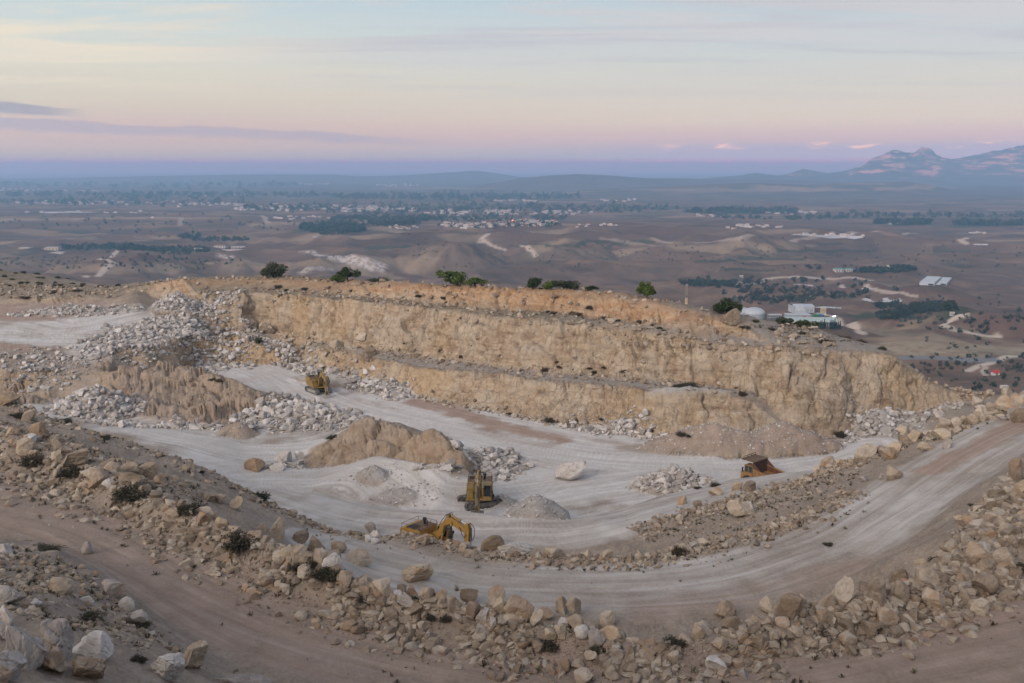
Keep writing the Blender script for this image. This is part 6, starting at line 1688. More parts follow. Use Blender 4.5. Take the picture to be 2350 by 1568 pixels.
    b = PB(); b.tube((-0.85, 0.25, 3.0), (-0.85, 0.25, 3.72), 0.085, n=10); b.tube((-0.85, 0.25, 3.70), (-0.90, 0.25, 3.86), 0.075, n=10); b.build('exhaust_pipe', M_RUST, root)
    # cab
    b = PB(); prof = [(0.35, 1.52), (1.98, 1.52), (2.05, 2.2), (1.80, 3.22), (0.42, 3.22)]
    for y0, y1 in ((0.60, 0.68), (1.52, 1.60)):
        b.box(0.35, 1.95, y0, y1, 1.52, 2.15, 0.02); b.box(0.35, 0.47, y0, y1, 2.1, 3.22, 0.02); b.box(1.12, 1.20, y0, y1, 2.1, 3.2, 0.01)
        b.prism([(1.93, 2.1), (2.04, 2.1), (1.84, 3.22), (1.73, 3.22)], y0, y1, 0.01)
    b.box(0.35, 0.43, 0.62, 1.58, 1.52, 3.2, 0.02); b.box(1.88, 1.98, 0.62, 1.58, 1.52, 1.82, 0.02)
    cabo = b.build('cab', hood if cabglass else paint, root)
    b = PB(); b.box(0.28, 1.95, 0.56, 1.64, 3.20, 3.34, 0.05); b.build('cab_roof', M_YELD, cabo)
    b = PB(); b.prism([(1.90, 1.84), (1.95, 1.84), (1.99, 2.2), (1.78, 3.18), (1.73, 3.18), (1.94, 2.2)], 0.68, 1.52, 0.0); b.build('windscreen', M_GLASS, cabo)
    for y in (0.63, 1.56):
        b = PB(); b.prism([(0.47, 2.15), (1.93, 2.15), (1.72, 3.18), (0.47, 3.18)], y - 0.012, y + 0.012, 0.0); b.build('side_window', M_GLASS, cabo)
    b = PB(); b.tube((1.98, 1.64, 1.7), (1.98, 1.64, 2.7), 0.02, n=6); b.box(1.9, 2.02, 1.62, 1.82, 2.3, 2.62, 0.02); b.build('mirror', M_BLACK, cabo)
    # boom, in the plane y = 0 ... -0.1
    q = boom_add
    up_l = [(0.75, 1.95), (1.35, 3.3), (2.1, 4.55 + q), (2.75, 5.1 + q), (3.35, 5.12 + q), (4.6, 4.55 + q), (5.45, 4.12 + q)]
    lo_l = [(5.38, 3.72 + q), (4.4, 4.02 + q), (3.2, 4.42 + q), (2.75, 4.22 + q), (2.2, 3.55), (1.7, 2.6), (1.15, 1.72)]
    b = PB(); b.prism(up_l + lo_l, -0.34, 0.34, 0.04); b.tube((0.95, -0.5, 1.85), (0.95, 0.5, 1.85), 0.2, n=16); b.tube((2.45, -0.5, 4.2 + q), (2.45, 0.5, 4.2 + q), 0.17, n=14); boom = b.build('boom', paint, root)
    for s in (-1, 1):
        b = PB(); b.tube((1.85, s * 0.52, 1.7), (2.2, s * 0.52, 3.1), 0.13, n=14); b.build('boom_cylinder', hood, root)
        b = PB(); b.tube((2.2, s * 0.52, 3.1), (2.45, s * 0.52, 4.2 + q), 0.075, n=12); b.build('piston_rod', M_CHROME if s > 0 else M_STEEL, boom)
    b = PB(); b.tube((2.75, 0, 5.45 + q), (4.35, 0, 5.0 + q), 0.15, n=14); b.box(2.55, 2.95, -0.28, 0.28, 5.0 + q, 5.42 + q, 0.03); b.tube((4.3, 0, 5.01 + q), (4.42, 0, 4.98 + q), 0.2, n=14); b.build('arm_cylinder', M_YELD, boom)
    b = PB(); b.tube((4.4, 0, 4.98 + q), (5.55, 0, 4.72 + q), 0.075, n=12); b.build('arm_piston', M_CHROME, boom)
    # maker's plate on the boom flank: a small dark framed mark
    b = PB()
    for s in (-1, 1):
        y = s * 0.342
        b.box(3.35, 3.62, y - 0.006, y + 0.006, 4.70 + q, 4.74 + q, 0); b.box(3.35, 3.62, y - 0.006, y + 0.006, 4.42 + q, 4.46 + q, 0)
        for k in range(3): b.box(3.37 + k * 0.1, 3.41 + k * 0.1, y - 0.006, y + 0.006, 4.46 + q, 4.70 + q, 0)
    b.build('emblem', M_RUST, boom)
    # arm hanging from the boom tip
    AM = Matrix.Translation((5.42, 0, 3.95 + q)) @ Matrix.Rotation(stick, 4, 'Y')
    b = PB(); b.prism([(-0.15, 0.95), (0.22, 0.98), (0.42, 0.3), (0.36, -1.2), (0.22, -2.95), (-0.06, -2.95), (-0.24, -0.9), (-0.30, 0.1)], -0.27, 0.27, 0.03, AM); arm = b.build('arm', paint, root)
    b = PB(); b.tube(AM @ Vector((0.52, 0, 0.55)), AM @ Vector((0.56, 0, -0.95)), 0.13, n=12); b.build('bucket_cylinder', M_STEEL, arm)
    b = PB(); b.tube(AM @ Vector((0.56, 0, -0.95)), AM @ Vector((0.50, 0, -2.1)), 0.07, n=12); b.build('bucket_piston', M_CHROME, arm)
    b = PB()
    for s in (-1, 1):
        b.hose([AM @ Vector((0.25, s * 0.2, 1.0)), AM @ Vector((0.75, s * 0.34, 0.45)), AM @ Vector((0.72, s * 0.4, -0.5)), AM @ Vector((0.55, s * 0.3, -1.1))], 0.035)
        b.hose([(4.6, s * 0.38, 4.4 + q), (5.0, s * 0.45, 3.6 + q), AM @ Vector((-0.2, s * 0.36, -0.7)), AM @ Vector((0.1, s * 0.3, -0.3))], 0.035)
        b.hose([(1.2, s * 0.3, 3.25), (2.0, s * 0.3, 4.75 + q), (2.7, s * 0.3, 5.5 + q), (3.0, s * 0.2, 5.65 + q), (3.2, s * 0.25, 5.25 + q)], 0.035)
    b.build('hydraulic_hose', M_BLACK, boom)
    b = PB()
    for s in (-1, 1): b.prism([(0.42, -1.95), (0.60, -2.05), (0.78, -2.75), (0.62, -2.85), (0.30, -2.5)], s * 0.30 - 0.03, s * 0.30 + 0.03, 0.01, AM)
    b.build('bucket_link', M_STEEL, arm)
    if bucket:
        b = PB(); w_ = 0.78
        shell = [(0.10, -2.80), (0.62, -2.75), (0.95, -3.1), (0.95, -3.6), (0.55, -4.0), (-0.15, -4.02), (-0.55, -3.78), (-0.55, -3.70), (-0.12, -3.92), (0.5, -3.9), (0.84, -3.55), (0.84, -3.14), (0.58, -2.86), (0.10, -2.9)]
        b.prism(shell, -w_, w_, 0.015, AM)
        for s in (-1, 1): b.prism([(0.10, -2.80), (0.62, -2.75), (0.95, -3.1), (0.95, -3.6), (0.55, -4.0), (-0.15, -4.02), (-0.55, -3.74)], s * w_ - 0.03, s * w_ + 0.03, 0.01, AM)
        bk = b.build('bucket', M_GREYM if pads is M_BLUE else M_STEEL, root)
        for k in range(5):
            y = -0.62 + k * 0.31
            b = PB(); b.prism([(-0.5, -3.84), (-0.48, -3.66), (-0.82, -3.62)], y - 0.06, y + 0.06, 0.01, AM); b.build('tooth', M_STEEL, bk)
    return root

def ground_pt(px, Y, dz=0.0):
    u = (px - CPX) / FPX / 0.985
    return (u * Y, Y, surf(u * Y, Y) + dz)
l1 = ground_pt(727, 180.5)
excavator('weathered excavator on the upper pit road below the rock row, bucket resting on the ground', (l1[0], l1[1], -41.02), math.radians(-62), math.radians(-52), M_YELD, M_OLIVE, M_BLUE, stick=0.12, boom_add=-0.55, scale=0.92)
l2 = ground_pt(1098, 118.0)
excavator('yellow excavator facing the viewer beside the earth mound, its dark cab glass visible', (l2[0], l2[1], -41.05), math.radians(-91), math.radians(24), M_YELD, M_OLIVE, M_STEEL, stick=0.05, boom_add=0.0, scale=0.94)
l3 = ground_pt(983, 98.5)
excavator('bright yellow excavator half hidden behind the inner rock bank', (l3[0], l3[1], -39.45), math.radians(-36), math.radians(-30), M_YEL, M_YEL, M_STEEL, stick=0.03, boom_add=-0.1, scale=0.88)

# dump truck parked behind the sandy lip
M_TRUCK = mat_paint('rusty_truck_yellow', (0.27, 0.145, 0.05), wear=(0.085, 0.04, 0.022), dust=0.3, rough=0.75)
def dump_truck(label, loc, yaw):
    r = empty('dump_truck', loc, (0, 0, yaw)); tag(r, label, 'dump truck')
    b = PB(); b.box(-3.0, 2.6, -0.55, 0.55, 0.95, 1.35, 0.04); b.box(2.3, 2.9, -1.35, 1.35, 0.75, 1.2, 0.05); b.build('chassis', M_TRUCK, r)
    for x, ys in ((1.65, (-1.25, 1.25)), (-1.75, (-1.2, 1.2))):
        for y in ys:
            b = PB(); w_ = 0.32 if x > 0 else 0.55
            b.tube((x, y - w_, 0.78), (x, y + w_, 0.78), 0.80, n=28)
            for k in range(24):
                t = 2 * math.pi * k / 24
                m = Matrix.Translation((x, y, 0.78)) @ Matrix.Rotation(t, 4, 'Y') @ Matrix.Translation((0, 0, 0.80))
                b.box(-0.06, 0.06, -w_ * 0.95, w_ * 0.95, -0.03, 0.05, 0, m)
            wh = b.build('wheel', M_BLACK, r)
            b = PB(); s = 1 if y > 0 else -1
            b.tube((x, y + s * (w_ - 0.03), 0.78), (x, y + s * (w_ + 0.03), 0.78), 0.40, n=20); b.tube((x, y + s * w_, 0.78), (x, y + s * (w_ + 0.08), 0.78), 0.16, n=12); b.build('rim', M_TRUCK, wh)
    b = PB(); b.box(1.2, 2.85, -1.45, -0.1, 1.25, 1.95, 0.05); b.box(1.9, 2.85, -0.1, 1.45, 1.25, 1.95, 0.05); b.build('bonnet', M_TRUCK, r)
    # cab on the left of the machine
    b = PB()
    b.box(0.95, 2.25, 0.25, 1.5, 1.25, 2.05, 0.03)
    for x in (0.95, 1.55, 2.13):
        for y in (0.25, 1.42): b.box(x, x + 0.11, y, y + 0.08, 2.0, 2.92, 0.015)
    b.box(0.95, 2.25, 0.25, 1.5, 2.9, 3.0, 0.03)
    cb = b.build('cab', M_TRUCK, r)
    b = PB(); b.box(1.08, 1.56, 1.49, 1.525, 1.35, 2.02, 0.01); b.box(1.62, 2.15, 1.49, 1.525, 1.35, 2.02, 0.01); b.build('door', M_TRUCK, cb)
    b = PB(); b.box(1.06, 1.55, 1.445, 1.465, 2.05, 2.9, 0); b.build('side_window', M_GLASS, cb)
    b = PB(); b.box(1.66, 2.13, 1.445, 1.465, 2.05, 2.9, 0); b.build('side_window', M_GLASS, cb)
    b = PB(); b.box(2.16, 2.18, 0.34, 1.41, 2.05, 2.9, 0); b.build('windscreen', M_GLASS, cb)
    b = PB(); b.box(2.45, 2.49, 1.42, 1.72, 2.0, 2.62, 0.02); b.tube((2.25, 1.48, 2.55), (2.47, 1.6, 2.55), 0.025, n=6); b.build('mirror', M_BLACK, cb)
    # body: raked tray with canopy over the cab
    b = PB()
    for s in (-1, 1):
        b.prism([(0.75, 1.75), (-2.9, 1.45), (-3.6, 1.8), (-3.55, 1.92), (0.75, 2.68)], s * 1.62 - 0.05, s * 1.62 + 0.05, 0.02)
        b.prism([(0.75, 2.56), (-3.55, 1.82), (-3.55, 1.96), (0.75, 2.72)], s * 1.62 - 0.11, s * 1.62 + 0.11, 0.02)
    b.prism([(0.75, 1.75), (-2.9, 1.40), (-3.6, 1.77), (-3.6, 1.83), (-2.9, 1.50), (0.75, 1.85)], -1.6, 1.6, 0.01)
    tray = b.build('tray', M_TRUCK, r)
    b = PB()
    for s in (-1, 1):
        for k in range(6):
            x = 0.45 - k * 0.62; zt = 2.65 - (0.75 - x) * 0.172
            b.box(x - 0.07, x + 0.07, s * 1.72 - 0.07, s * 1.72 + 0.07, 1.70 - k * 0.03, zt - 0.1, 0.02)
    b.build('rib', M_TRUCK, tray)
    b = PB()
    for s in (-1, 1): b.prism([(0.72, 1.86), (-2.85, 1.52), (-3.52, 1.82), (-3.52, 1.88), (0.72, 2.65)], s * 1.565 - 0.006, s * 1.565 + 0.006, 0)
    b.build('lining', M_RUSTR, tray)
    b = PB(); b.box(0.70, 0.86, -1.6, 1.6, 1.8, 3.62, 0.02)
    for s in (-1, 1): b.prism([(0.86, 2.5), (0.86, 3.6), (-0.6, 2.45)], s * 1.6 - 0.03, s * 1.6 + 0.03, 0.01)
    b.build('headboard', M_RUST, tray)
    b = PB(); b.prism([(0.60, 3.58), (0.60, 3.66), (2.75, 3.74), (2.75, 3.66)], -1.62, 1.62, 0.01)
    for k in range(4): b.prism([(0.7, 3.655), (2.6, 3.725), (2.6, 3.78), (0.7, 3.71)], -1.5 + k * 0.98, -1.42 + k * 0.98, 0.0)
    b.build('canopy', M_DECK, tray)
    b = PB()
    for k in range(4): b.tube((2.45, -1.4 + k * 0.93, 3.7), (2.45, -1.4 + k * 0.93, 4.06), 0.035, n=6); b.tube((2.45, -1.4 + k * 0.93, 3.72), (2.45, -1.4 + k * 0.93, 3.86), 0.08, 0.04, n=8)
    b.tube((2.45, -1.45, 4.06), (2.45, 1.45, 4.06), 0.04, n=8); b.build('guard_rail', M_BLACK, tray)
    return r
lt = ground_pt(1768, 129.0)
dump_truck('rusty yellow dump truck with a dark canopy, half hidden behind the sandy lip', (lt[0], lt[1], -42.4), math.radians(133))
# ------------------------------------------------------------------ things on the valley floor
M_WALLW = mat_plain('white_render', (0.52, 0.50, 0.475), 0.85, 0.2, 0.12)
M_WALLC = mat_plain('cream_render', (0.50, 0.45, 0.37), 0.85, 0.2, 0.12)
M_TILE = mat_plain('roof_tile', (0.22, 0.095, 0.06), 0.9, 0.3)
M_FLATR = mat_plain('flat_roof', (0.42, 0.40, 0.38), 0.9, 0.2)
M_TEAL = mat_plain('teal_sheet', (0.10, 0.27, 0.25), 0.6, 0.2, 0.12)
M_PALEG = mat_plain('pale_green_sheet', (0.38, 0.46, 0.43), 0.55, 0.1, 0.10)
M_WSHEET = mat_plain('white_sheet', (0.40, 0.45, 0.48), 0.5, 0.1, 0.08)
M_GSHEET = mat_plain('grey_sheet', (0.30, 0.34, 0.37), 0.6, 0.1, 0.10)
M_BUFF = mat_plain('buff_tank', (0.46, 0.38, 0.24), 0.7, 0.3)
M_WIN = mat_plain('window_dark', (0.03, 0.035, 0.04), 0.3, 1.0)
M_RED = mat_plain('red_sheet', (0.42, 0.035, 0.03), 0.6, 0.3)
M_BLUEP = mat_plain('blue_paint', (0.05, 0.14, 0.38), 0.5, 0.3)
M_GRP = mat_plain('green_paint', (0.03, 0.20, 0.07), 0.5, 0.3)
M_PLASTIC = mat_plain('white_plastic', (0.45, 0.46, 0.46), 0.6, 0.03, 0.10)
def glow_mat(name, col, st):
    N = NT(name); e = N.n('ShaderNodeEmission'); e.inputs['Color'].default_value = (*col, 1); e.inputs['Strength'].default_value = st
    N.l(e.outputs[0], N.out.inputs['Surface']); return N.m
M_LAMPW = glow_mat('lamp_white', (0.9, 1.0, 0.95), 9.0)
M_LAMPO = glow_mat('lamp_orange', (1.0, 0.35, 0.10), 2.2)

def place(px, py, lo=480):
    g = fhit(px, py, lo)
    return g, (g[1] * CP - g[2] * SP) / FPX
def root_at(name, px, py, yaw, label, cat, grp=None, lo=480, dz=-0.3):
    g, k = place(px, py, lo)
    r = empty(name, (g[0], g[1], g[2] + dz), (0, 0, yaw)); tag(r, label, cat, grp)
    return r, k
def gable(pb, x0, x1, y0, y1, z0, z1):
    ym = (y0 + y1) / 2
    pb.prism([(y0 - 0.4, z0), (ym, z1), (y1 + 0.4, z0)], x0 - 0.4, x1 + 0.4, 0.0, Matrix(((0, 1, 0, 0), (1, 0, 0, 0), (0, 0, 1, 0), (0, 0, 0, 1))))

# -- plant with the tank domes, just beyond the right end of the quarry
def dome_tank(px, py, wpx, label):
    r, k = root_at('tank_dome', px, py, 0, label, 'storage tank', 'white domed tanks', dz=-1)
    R_ = wpx * k / 2; h = R_ * 0.62
    b = PB(); b.tube((0, 0, 0), (0, 0, h), R_, R_, 48); b.build('wall', M_GSHEET, r)
    n, m = 48, 12
    vs_ = [(R_ * 1.02 * math.cos(a) * math.cos(t), R_ * 1.02 * math.sin(a) * math.cos(t), h + R_ * 0.56 * math.sin(t)) for t in np.linspace(0, math.pi / 2 - 0.02, m) for a in np.linspace(0, 2 * math.pi, n, endpoint=False)]
    fs = [(i * n + j, i * n + (j + 1) % n, (i + 1) * n + (j + 1) % n, (i + 1) * n + j) for i in range(m - 1) for j in range(n)]
    link('roof', np_mesh('roof', vs_, fs, True), M_WSHEET, r)
    b = PB(); b.tube((0, 0, h - 0.3), (0, 0, h + 0.25), R_ * 1.03, R_ * 1.03, 48); b.build('rim', M_WSHEET, r)
dome_tank(1730, 731, 47, 'white domed round tank nearest the quarry rim, standing fully in view')
dome_tank(1702, 727, 40, 'white domed tank half hidden behind the dark green rim tree')

r, k = root_at('hall', 1838, 716, 0.12, 'white hall with an arched end and a gabled block', 'hall')
W_ = 44 * k
vs_, fs = [], []
n = 14
for i in range(n + 1):
    a = math.pi * i / n
    for x in (-W_ * 0.55, W_ * 0.05): vs_.append((x, -8.5 * math.cos(a) * -1, 9.5 * math.sin(a) ** 0.8 + 0.1))
for i in range(n): fs.append((2 * i, 2 * i + 1, 2 * i + 3, 2 * i + 2))
link('arched_roof', np_mesh('arched_roof', vs_, fs, True), M_WSHEET, r)
b = PB(); b.box(-W_ * 0.56, -W_ * 0.54, -8.3, 8.3, 0, 8.2, 0); b.build('end_wall', M_WSHEET, r)
b = PB(); b.box(W_ * 0.0, W_ * 0.55, -8, 8, 0, 7, 0); b.build('wall', M_WSHEET, r)
b = PB(); gable(b, 0, W_ * 0.55, -8, 8, 7, 9.4); b.build('roof', M_WSHEET, r)
b = PB(); b.box(W_ * 0.1, W_ * 0.25, -8.15, -8.0, 0, 5, 0); b.box(W_ * 0.32, W_ * 0.47, -8.15, -8.0, 0, 5, 0); b.build('door', M_GSHEET, r)
for i, px in enumerate((1884, 1888.5, 1893)):
    r, k = root_at('silo', px, 719.5, 0, ('leftmost', 'middle', 'rightmost')[i] + ' of three buff silos beside the white arched hall', 'silo', 'buff silos at the plant')
    b = PB(); b.tube((0, 0, 0), (0, 0, 6.5), 1.15, 1.15, 16); b.build('body', M_BUFF, r)
    b = PB(); b.tube((0, 0, 6.5), (0, 0, 7.6), 1.2, 0.25, 16); b.build('cap', M_WSHEET, r)
r, k = root_at('long_hall', 1858, 749, -0.10, 'long hall with a wide pale green roof and dark pillared end', 'hall')
L_ = 112 * k
b = PB(); b.box(-L_ / 2, L_ / 2, -9, 12, 0, 6.0, 0); b.build('wall', M_WALLC, r)
b = PB(); b.prism([(-9.8, 6.0), (1.5, 8.6), (12.8, 6.0), (12.8, 5.8), (1.5, 8.3), (-9.8, 5.8)], -L_ / 2 - 0.5, L_ / 2 + 0.5, 0, Matrix(((0, 1, 0, 0), (1, 0, 0, 0), (0, 0, 1, 0), (0, 0, 0, 1)))); b.build('roof', M_PALEG, r)
b = PB(); b.box(L_ * 0.16, L_ / 2, -9.2, -9.0, 0.2, 5.2, 0); b.build('dark_bay', M_WIN, r)
for i in range(9):
    b = PB(); x = L_ * (0.16 + 0.042 * i); b.box(x - 0.3, x + 0.3, -9.6, -9.1, 0, 5.8, 0); b.build('pillar', M_GSHEET, r)
b = PB(); b.box(L_ * 0.40, L_ * 0.505, 2, 12.9, 6.1, 6.6, 0); b.build('teal_edge', M_TEAL, r)
r, k = root_at('flat_roofed_shed', 1828, 727, 0.02, 'low flat shed with a pale blue roof behind the long green roof', 'shed')
b = PB(); b.box(-26 * k, 28 * k, -8, 6, 0, 3.4, 0); b.build('wall', M_GSHEET, r)
b = PB(); b.box(-26 * k - 0.3, 28 * k + 0.3, -8.3, 6.3, 3.4, 3.7, 0)
for i in range(6): b.box(-24 * k + i * 8.6 * k, -18 * k + i * 8.6 * k, -7, 5, 3.7, 3.9, 0)
b.build('roof', M_WSHEET, r)
r, k = root_at('process_rack', 1777, 733, 0.05, 'dark steel process rack with pipes right of the nearest domed tank', 'plant equipment')
b = PB()
for i in range(9):
    for y in (-3, 3): b.box(-15 * k + i * 3.6 * k - 0.15, -15 * k + i * 3.6 * k + 0.15, y - 0.15, y + 0.15, 0, 5.2, 0)
b.box(-15.5 * k, 15.5 * k, -3.2, 3.2, 5.1, 5.4, 0); b.box(-15.5 * k, 15.5 * k, -3.2, 3.2, 2.4, 2.6, 0); b.build('frame', M_GSHEET, r)
b = PB()
for y in (-2, -0.7, 0.8, 2): b.tube((-15 * k, y, 5.8), (15 * k, y, 5.8), 0.4, n=8)
b.build('pipe', M_WSHEET, r)
b = PB(); b.tube((16 * k, 0, 1.2), (24 * k, 0, 1.2), 1.3, n=14); b.build('tank', M_BLUEP, r)
def vehicle(px, py, label, parts, yaw=0.0, name='truck', cat='truck'):
    r, k = root_at(name, px, py, yaw, label, cat, dz=-0.1)
    for nm, dims, m in parts:
        b = PB(); b.box(*dims, 0.08); b.build(nm, m, r)
    b = PB()
    for x in (-2.6, 2.4):
        for y in (-1.1, 1.1): b.tube((x, y - 0.2, 0.45), (x, y + 0.2, 0.45), 0.48, n=12)
    b.build('wheels', M_BLACK, r)
vehicle(1875, 727.5, 'green tipper body truck parked behind the long green roof', [('body', (-5.5, 2.4, -1.3, 1.3, 0.9, 2.6), M_GRP), ('cab', (2.6, 4.6, -1.2, 1.2, 0.6, 3.0), M_BLUEP)], 0.3)
vehicle(1884, 725.5, 'dark lorry with a white cab in the plant yard', [('body', (-4.5, 2.8, -1.3, 1.3, 0.9, 3.2), M_GSHEET), ('cab', (3.0, 5.0, -1.25, 1.25, 0.6, 3.1), M_WALLW)], 0.1)
vehicle(1916, 730.5, 'dark truck parked alone on the bare yard right of the plant', [('body', (-3.6, 2.0, -1.3, 1.3, 0.9, 2.9), M_GSHEET), ('cab', (-5.4, -3.7, -1.2, 1.2, 0.6, 2.8), M_WALLW)], 0.1)
vehicle(1845, 730, 'small red vehicle at the edge of the pale shed', [('body', (-2.0, 1.5, -1.1, 1.1, 0.5, 2.4), M_RED), ('cab', (1.5, 2.6, -1.05, 1.05, 0.5, 1.7), M_RED)], 0.2, 'van', 'van')
M_CYP = mat_leaf('cypress_leaves', (0.010, 0.016, 0.010), (0.022, 0.034, 0.020), (0.04, 0.055, 0.032), 0.6)
def spindle(seed, n=260):
    rng = np.random.default_rng(seed)
    z = rng.random(n) ** 0.8; a = rng.uniform(0, 6.283, n); R_ = (0.10 * np.sin(np.clip(z * 1.05 + 0.12, 0, 1) * math.pi) ** 0.7 + 0.012) * rng.uniform(0.6, 1, n)
    P_ = np.stack([R_ * np.cos(a), R_ * np.sin(a), z], 1); nn = np.stack([np.cos(a), np.sin(a), 0.4 + 0 * a], 1); nn /= np.linalg.norm(nn, axis=1, keepdims=True)
    t = rng.random(n); q, f, tt = leaf_quads(P_, nn, 0.085, rng, t)
    me = np_mesh('crown', q, f); set_attr(me, 'tone', tt); me.materials.append(M_CYP); return me
CYP = [spindle(5), spindle(6)]
stem_me = trunk_mesh(90, np.array([[0, 0, 0.5]])); stem_me.materials.append(M_BARK)
for i, px in enumerate((1878, 1881.5, 1884.5, 1887.5, 1890.5, 1905, 1908, 1911, 1914.5, 1918, 1922.5, 1927)):
    g, k = place(px, 755 - (0 if i < 5 else -1))
    o = empty('cypress_tree', (g[0], g[1], g[2] - 0.2), (0, 0, i)); h_ = RNG.uniform(6.5, 9.5); o.scale = (h_, h_, h_)
    link('crown', CYP[i % 2], None, o); link('trunk', stem_me, None, o)
    tag(o, 'dark slim cypress before the pillared end of the long hall', 'tree', 'cypresses before the long hall')
for i, (px, py, h_) in enumerate(((1819, 743, 5), (1876, 754, 5), (1910, 742, 8), (1914, 740.5, 8))):
    r, k = root_at('yard_lamp', px, py + 1.5, 0, ('bright white lamp shining between the two green saplings', 'bright white lamp at the near corner of the long hall', 'left of two white lamps over the dark end of the long hall', 'right of two white lamps over the dark end of the long hall')[i], 'lamp')
    b = PB(); b.tube((0, 0, 0), (0, 0, h_), 0.10, n=6); b.build('post', M_GSHEET, r)
    b = PB(); b.tube((0, -0.5, h_), (0, -0.5, h_ + 0.7), 0.45, n=10); b.build('lamp_head', M_LAMPW, r)
r, k = root_at('flare', 1175.5, 511, 0, 'orange light glowing in the middle village', 'light')
r.scale = (0.7, 0.7, 0.7)
b = PB(); b.tube((0, 0, 0), (0, 0, 7), 0.3, n=6); b.build('post', M_GSHEET, r)
b = PB(); b.tube((0, -1, 7), (0, -1, 11), 3.0, 2.4, n=12); b.build('lamp_head', M_LAMPO, r)

# -- farm with teal roofs, greenhouses, plastic mulch strips
def shed(px, py, wpx, dep, h, wall, roof, label, cat='shed', yaw=0.0, grp=None, name='farm_shed', rise=1.8):
    r, k = root_at(name, px, py, yaw, label, cat, grp)
    w = wpx * k
    b = PB(); b.box(-w / 2, w / 2, 0, dep, 0, h, 0); b.build('wall', wall, r)
    b = PB(); gable(b, -w / 2, w / 2, 0, dep, h, h + rise); b.build('roof', roof, r)
    b = PB()
    for i in range(3): x = -w / 2 + w * (i + 0.5) / 3; b.box(x - w * 0.07, x + w * 0.07, -0.12, -0.02, h * 0.2, h * 0.75, 0)
    b.build('window', M_WIN, r)
shed(1926, 625, 18, 14, 5, M_WALLW, M_TEAL, 'largest white farm shed with a teal roof, leftmost of the row', yaw=0.05)
shed(1949, 624, 14, 11, 4.5, M_WALLW, M_TEAL, 'second white farm shed with a teal roof from the left', yaw=0.05)
shed(1971, 623.5, 14, 11, 4, M_WALLW, M_BLUEP, 'farm shed with a bluish roof in the middle of the row')
shed(1991, 623, 9, 9, 3.5, M_WALLC, M_FLATR, 'small cream house right of the bluish roofed shed', 'house')
shed(2016, 623.5, 15, 11, 4.5, M_GSHEET, M_FLATR, 'grey farm shed behind dark trees')
shed(2049, 622, 14, 12, 6, M_WALLW, M_TEAL, 'white barn with a green roof at the right end of the farm row', yaw=0.3)
for i, px in enumerate((2034.5, 2038.5)):
    r, k = root_at('silo', px, 621.5, 0, ('left', 'right')[i] + ' of two pale farm silos beside the green roofed barn', 'silo', 'farm silos')
    b = PB(); b.tube((0, 0, 0), (0, 0, 8.5), 2.0, 2.0, 16); b.build('body', M_WALLW, r)
    b = PB(); b.tube((0, 0, 8.5), (0, 0, 10), 2.05, 0.4, 16); b.build('cap', M_FLATR, r)
def greenhouse(px, py, wpx, dep, label, yaw):
    r, k = root_at('greenhouse', px, py, yaw, label, 'greenhouse', 'paired greenhouses')
    w = wpx * k; nb = 5
    b = PB(); b.box(-w / 2, w / 2, 0, dep, 0, 3.0, 0); b.build('wall', M_WSHEET, r)
    vs_, fs = [], []
    for i in range(nb):
        for s in range(7):
            a = math.pi * s / 6; y = dep * (i + 0.5) / nb - dep / nb / 2 * math.cos(a)
            for x in (-w / 2, w / 2): vs_.append((x, y, 3.0 + 1.5 * math.sin(a)))
        o_ = i * 14
        for s in range(6): fs.append((o_ + 2 * s, o_ + 2 * s + 1, o_ + 2 * s + 3, o_ + 2 * s + 2))
    link('roof', np_mesh('roof', vs_, fs), M_WSHEET, r)
    b = PB(); b.box(w * 0.1, w * 0.45, -0.15, -0.02, 0.3, 2.6, 0); b.build('opening', M_WIN, r)
greenhouse(2126, 655, 32, 90, 'left of the two long white greenhouses on the right of the valley', -0.5)
greenhouse(2154, 654, 32, 90, 'right of the two long white greenhouses on the right of the valley', -0.5)
def sheet(pts, label, grp='white plastic covered strips'):
    P_ = [fhit(*q) for q in pts]
    c = np.mean(P_, 0)
    n = 24; top = [];
    P_ = [np.array(p) for p in P_]
    vs_, fs = [], []
    a, b_, c_, d_ = P_
    for i in range(n + 1):
        t = i / n
        for j in range(5):
            s = j / 4
            p = (a * (1 - t) + b_ * t) * (1 - s) + (d_ * (1 - t) + c_ * t) * s
            w = 1.2 * RNG.normal() if j in (0, 4) else 0
            zz = float(fsurf(p[0], p[1])[0]) + 0.5 + 0.25 * math.sin(i * 2.1 + j)
            vs_.append((p[0] - c[0] + w, p[1] - c[1] + w, zz - c[2]))
    for i in range(n):
        for j in range(4): q = i * 5 + j; fs.append((q, q + 5, q + 6, q + 1))
    o = link('plastic_tunnel', np_mesh('plastic_tunnel', vs_, fs, True), M_PLASTIC); o.location = c
    tag(o, label, 'crop cover', grp)
sheet([(1976, 687.5), (2068, 694), (2068, 690.5), (1990, 684.5)], 'longest white plastic strip, tapering left, in the right valley')
sheet([(2022, 686), (2068, 690), (2066, 686.5), (2036, 683.5)], 'short white plastic strip above the longest one')
sheet([(1932, 658.5), (1988, 661), (1986, 659), (1936, 656.6)], 'thin white strip below the farm row')
sheet([(1976, 664), (2004, 665.5), (2002, 663), (1978, 661.6)], 'small white strip right of the thin one below the farm row')
sheet([(1872, 707.5), (1930, 709.5), (1930, 707), (1874, 705.6)], 'white plastic strip right of the buff silos')
sheet([(1820, 655), (1868, 656.5), (1862, 654.6), (1822, 652.8)], 'pale blue white strip behind the scattered olive trees')
sheet([(2232, 562.5), (2264, 563), (2268, 560.8), (2236, 560)], 'far white strip near the right edge')
sheet([(85, 489), (140, 489.5), (225, 488), (130, 485.5)], 'long pale roofed rows on the left plain', 'pale rows far off')
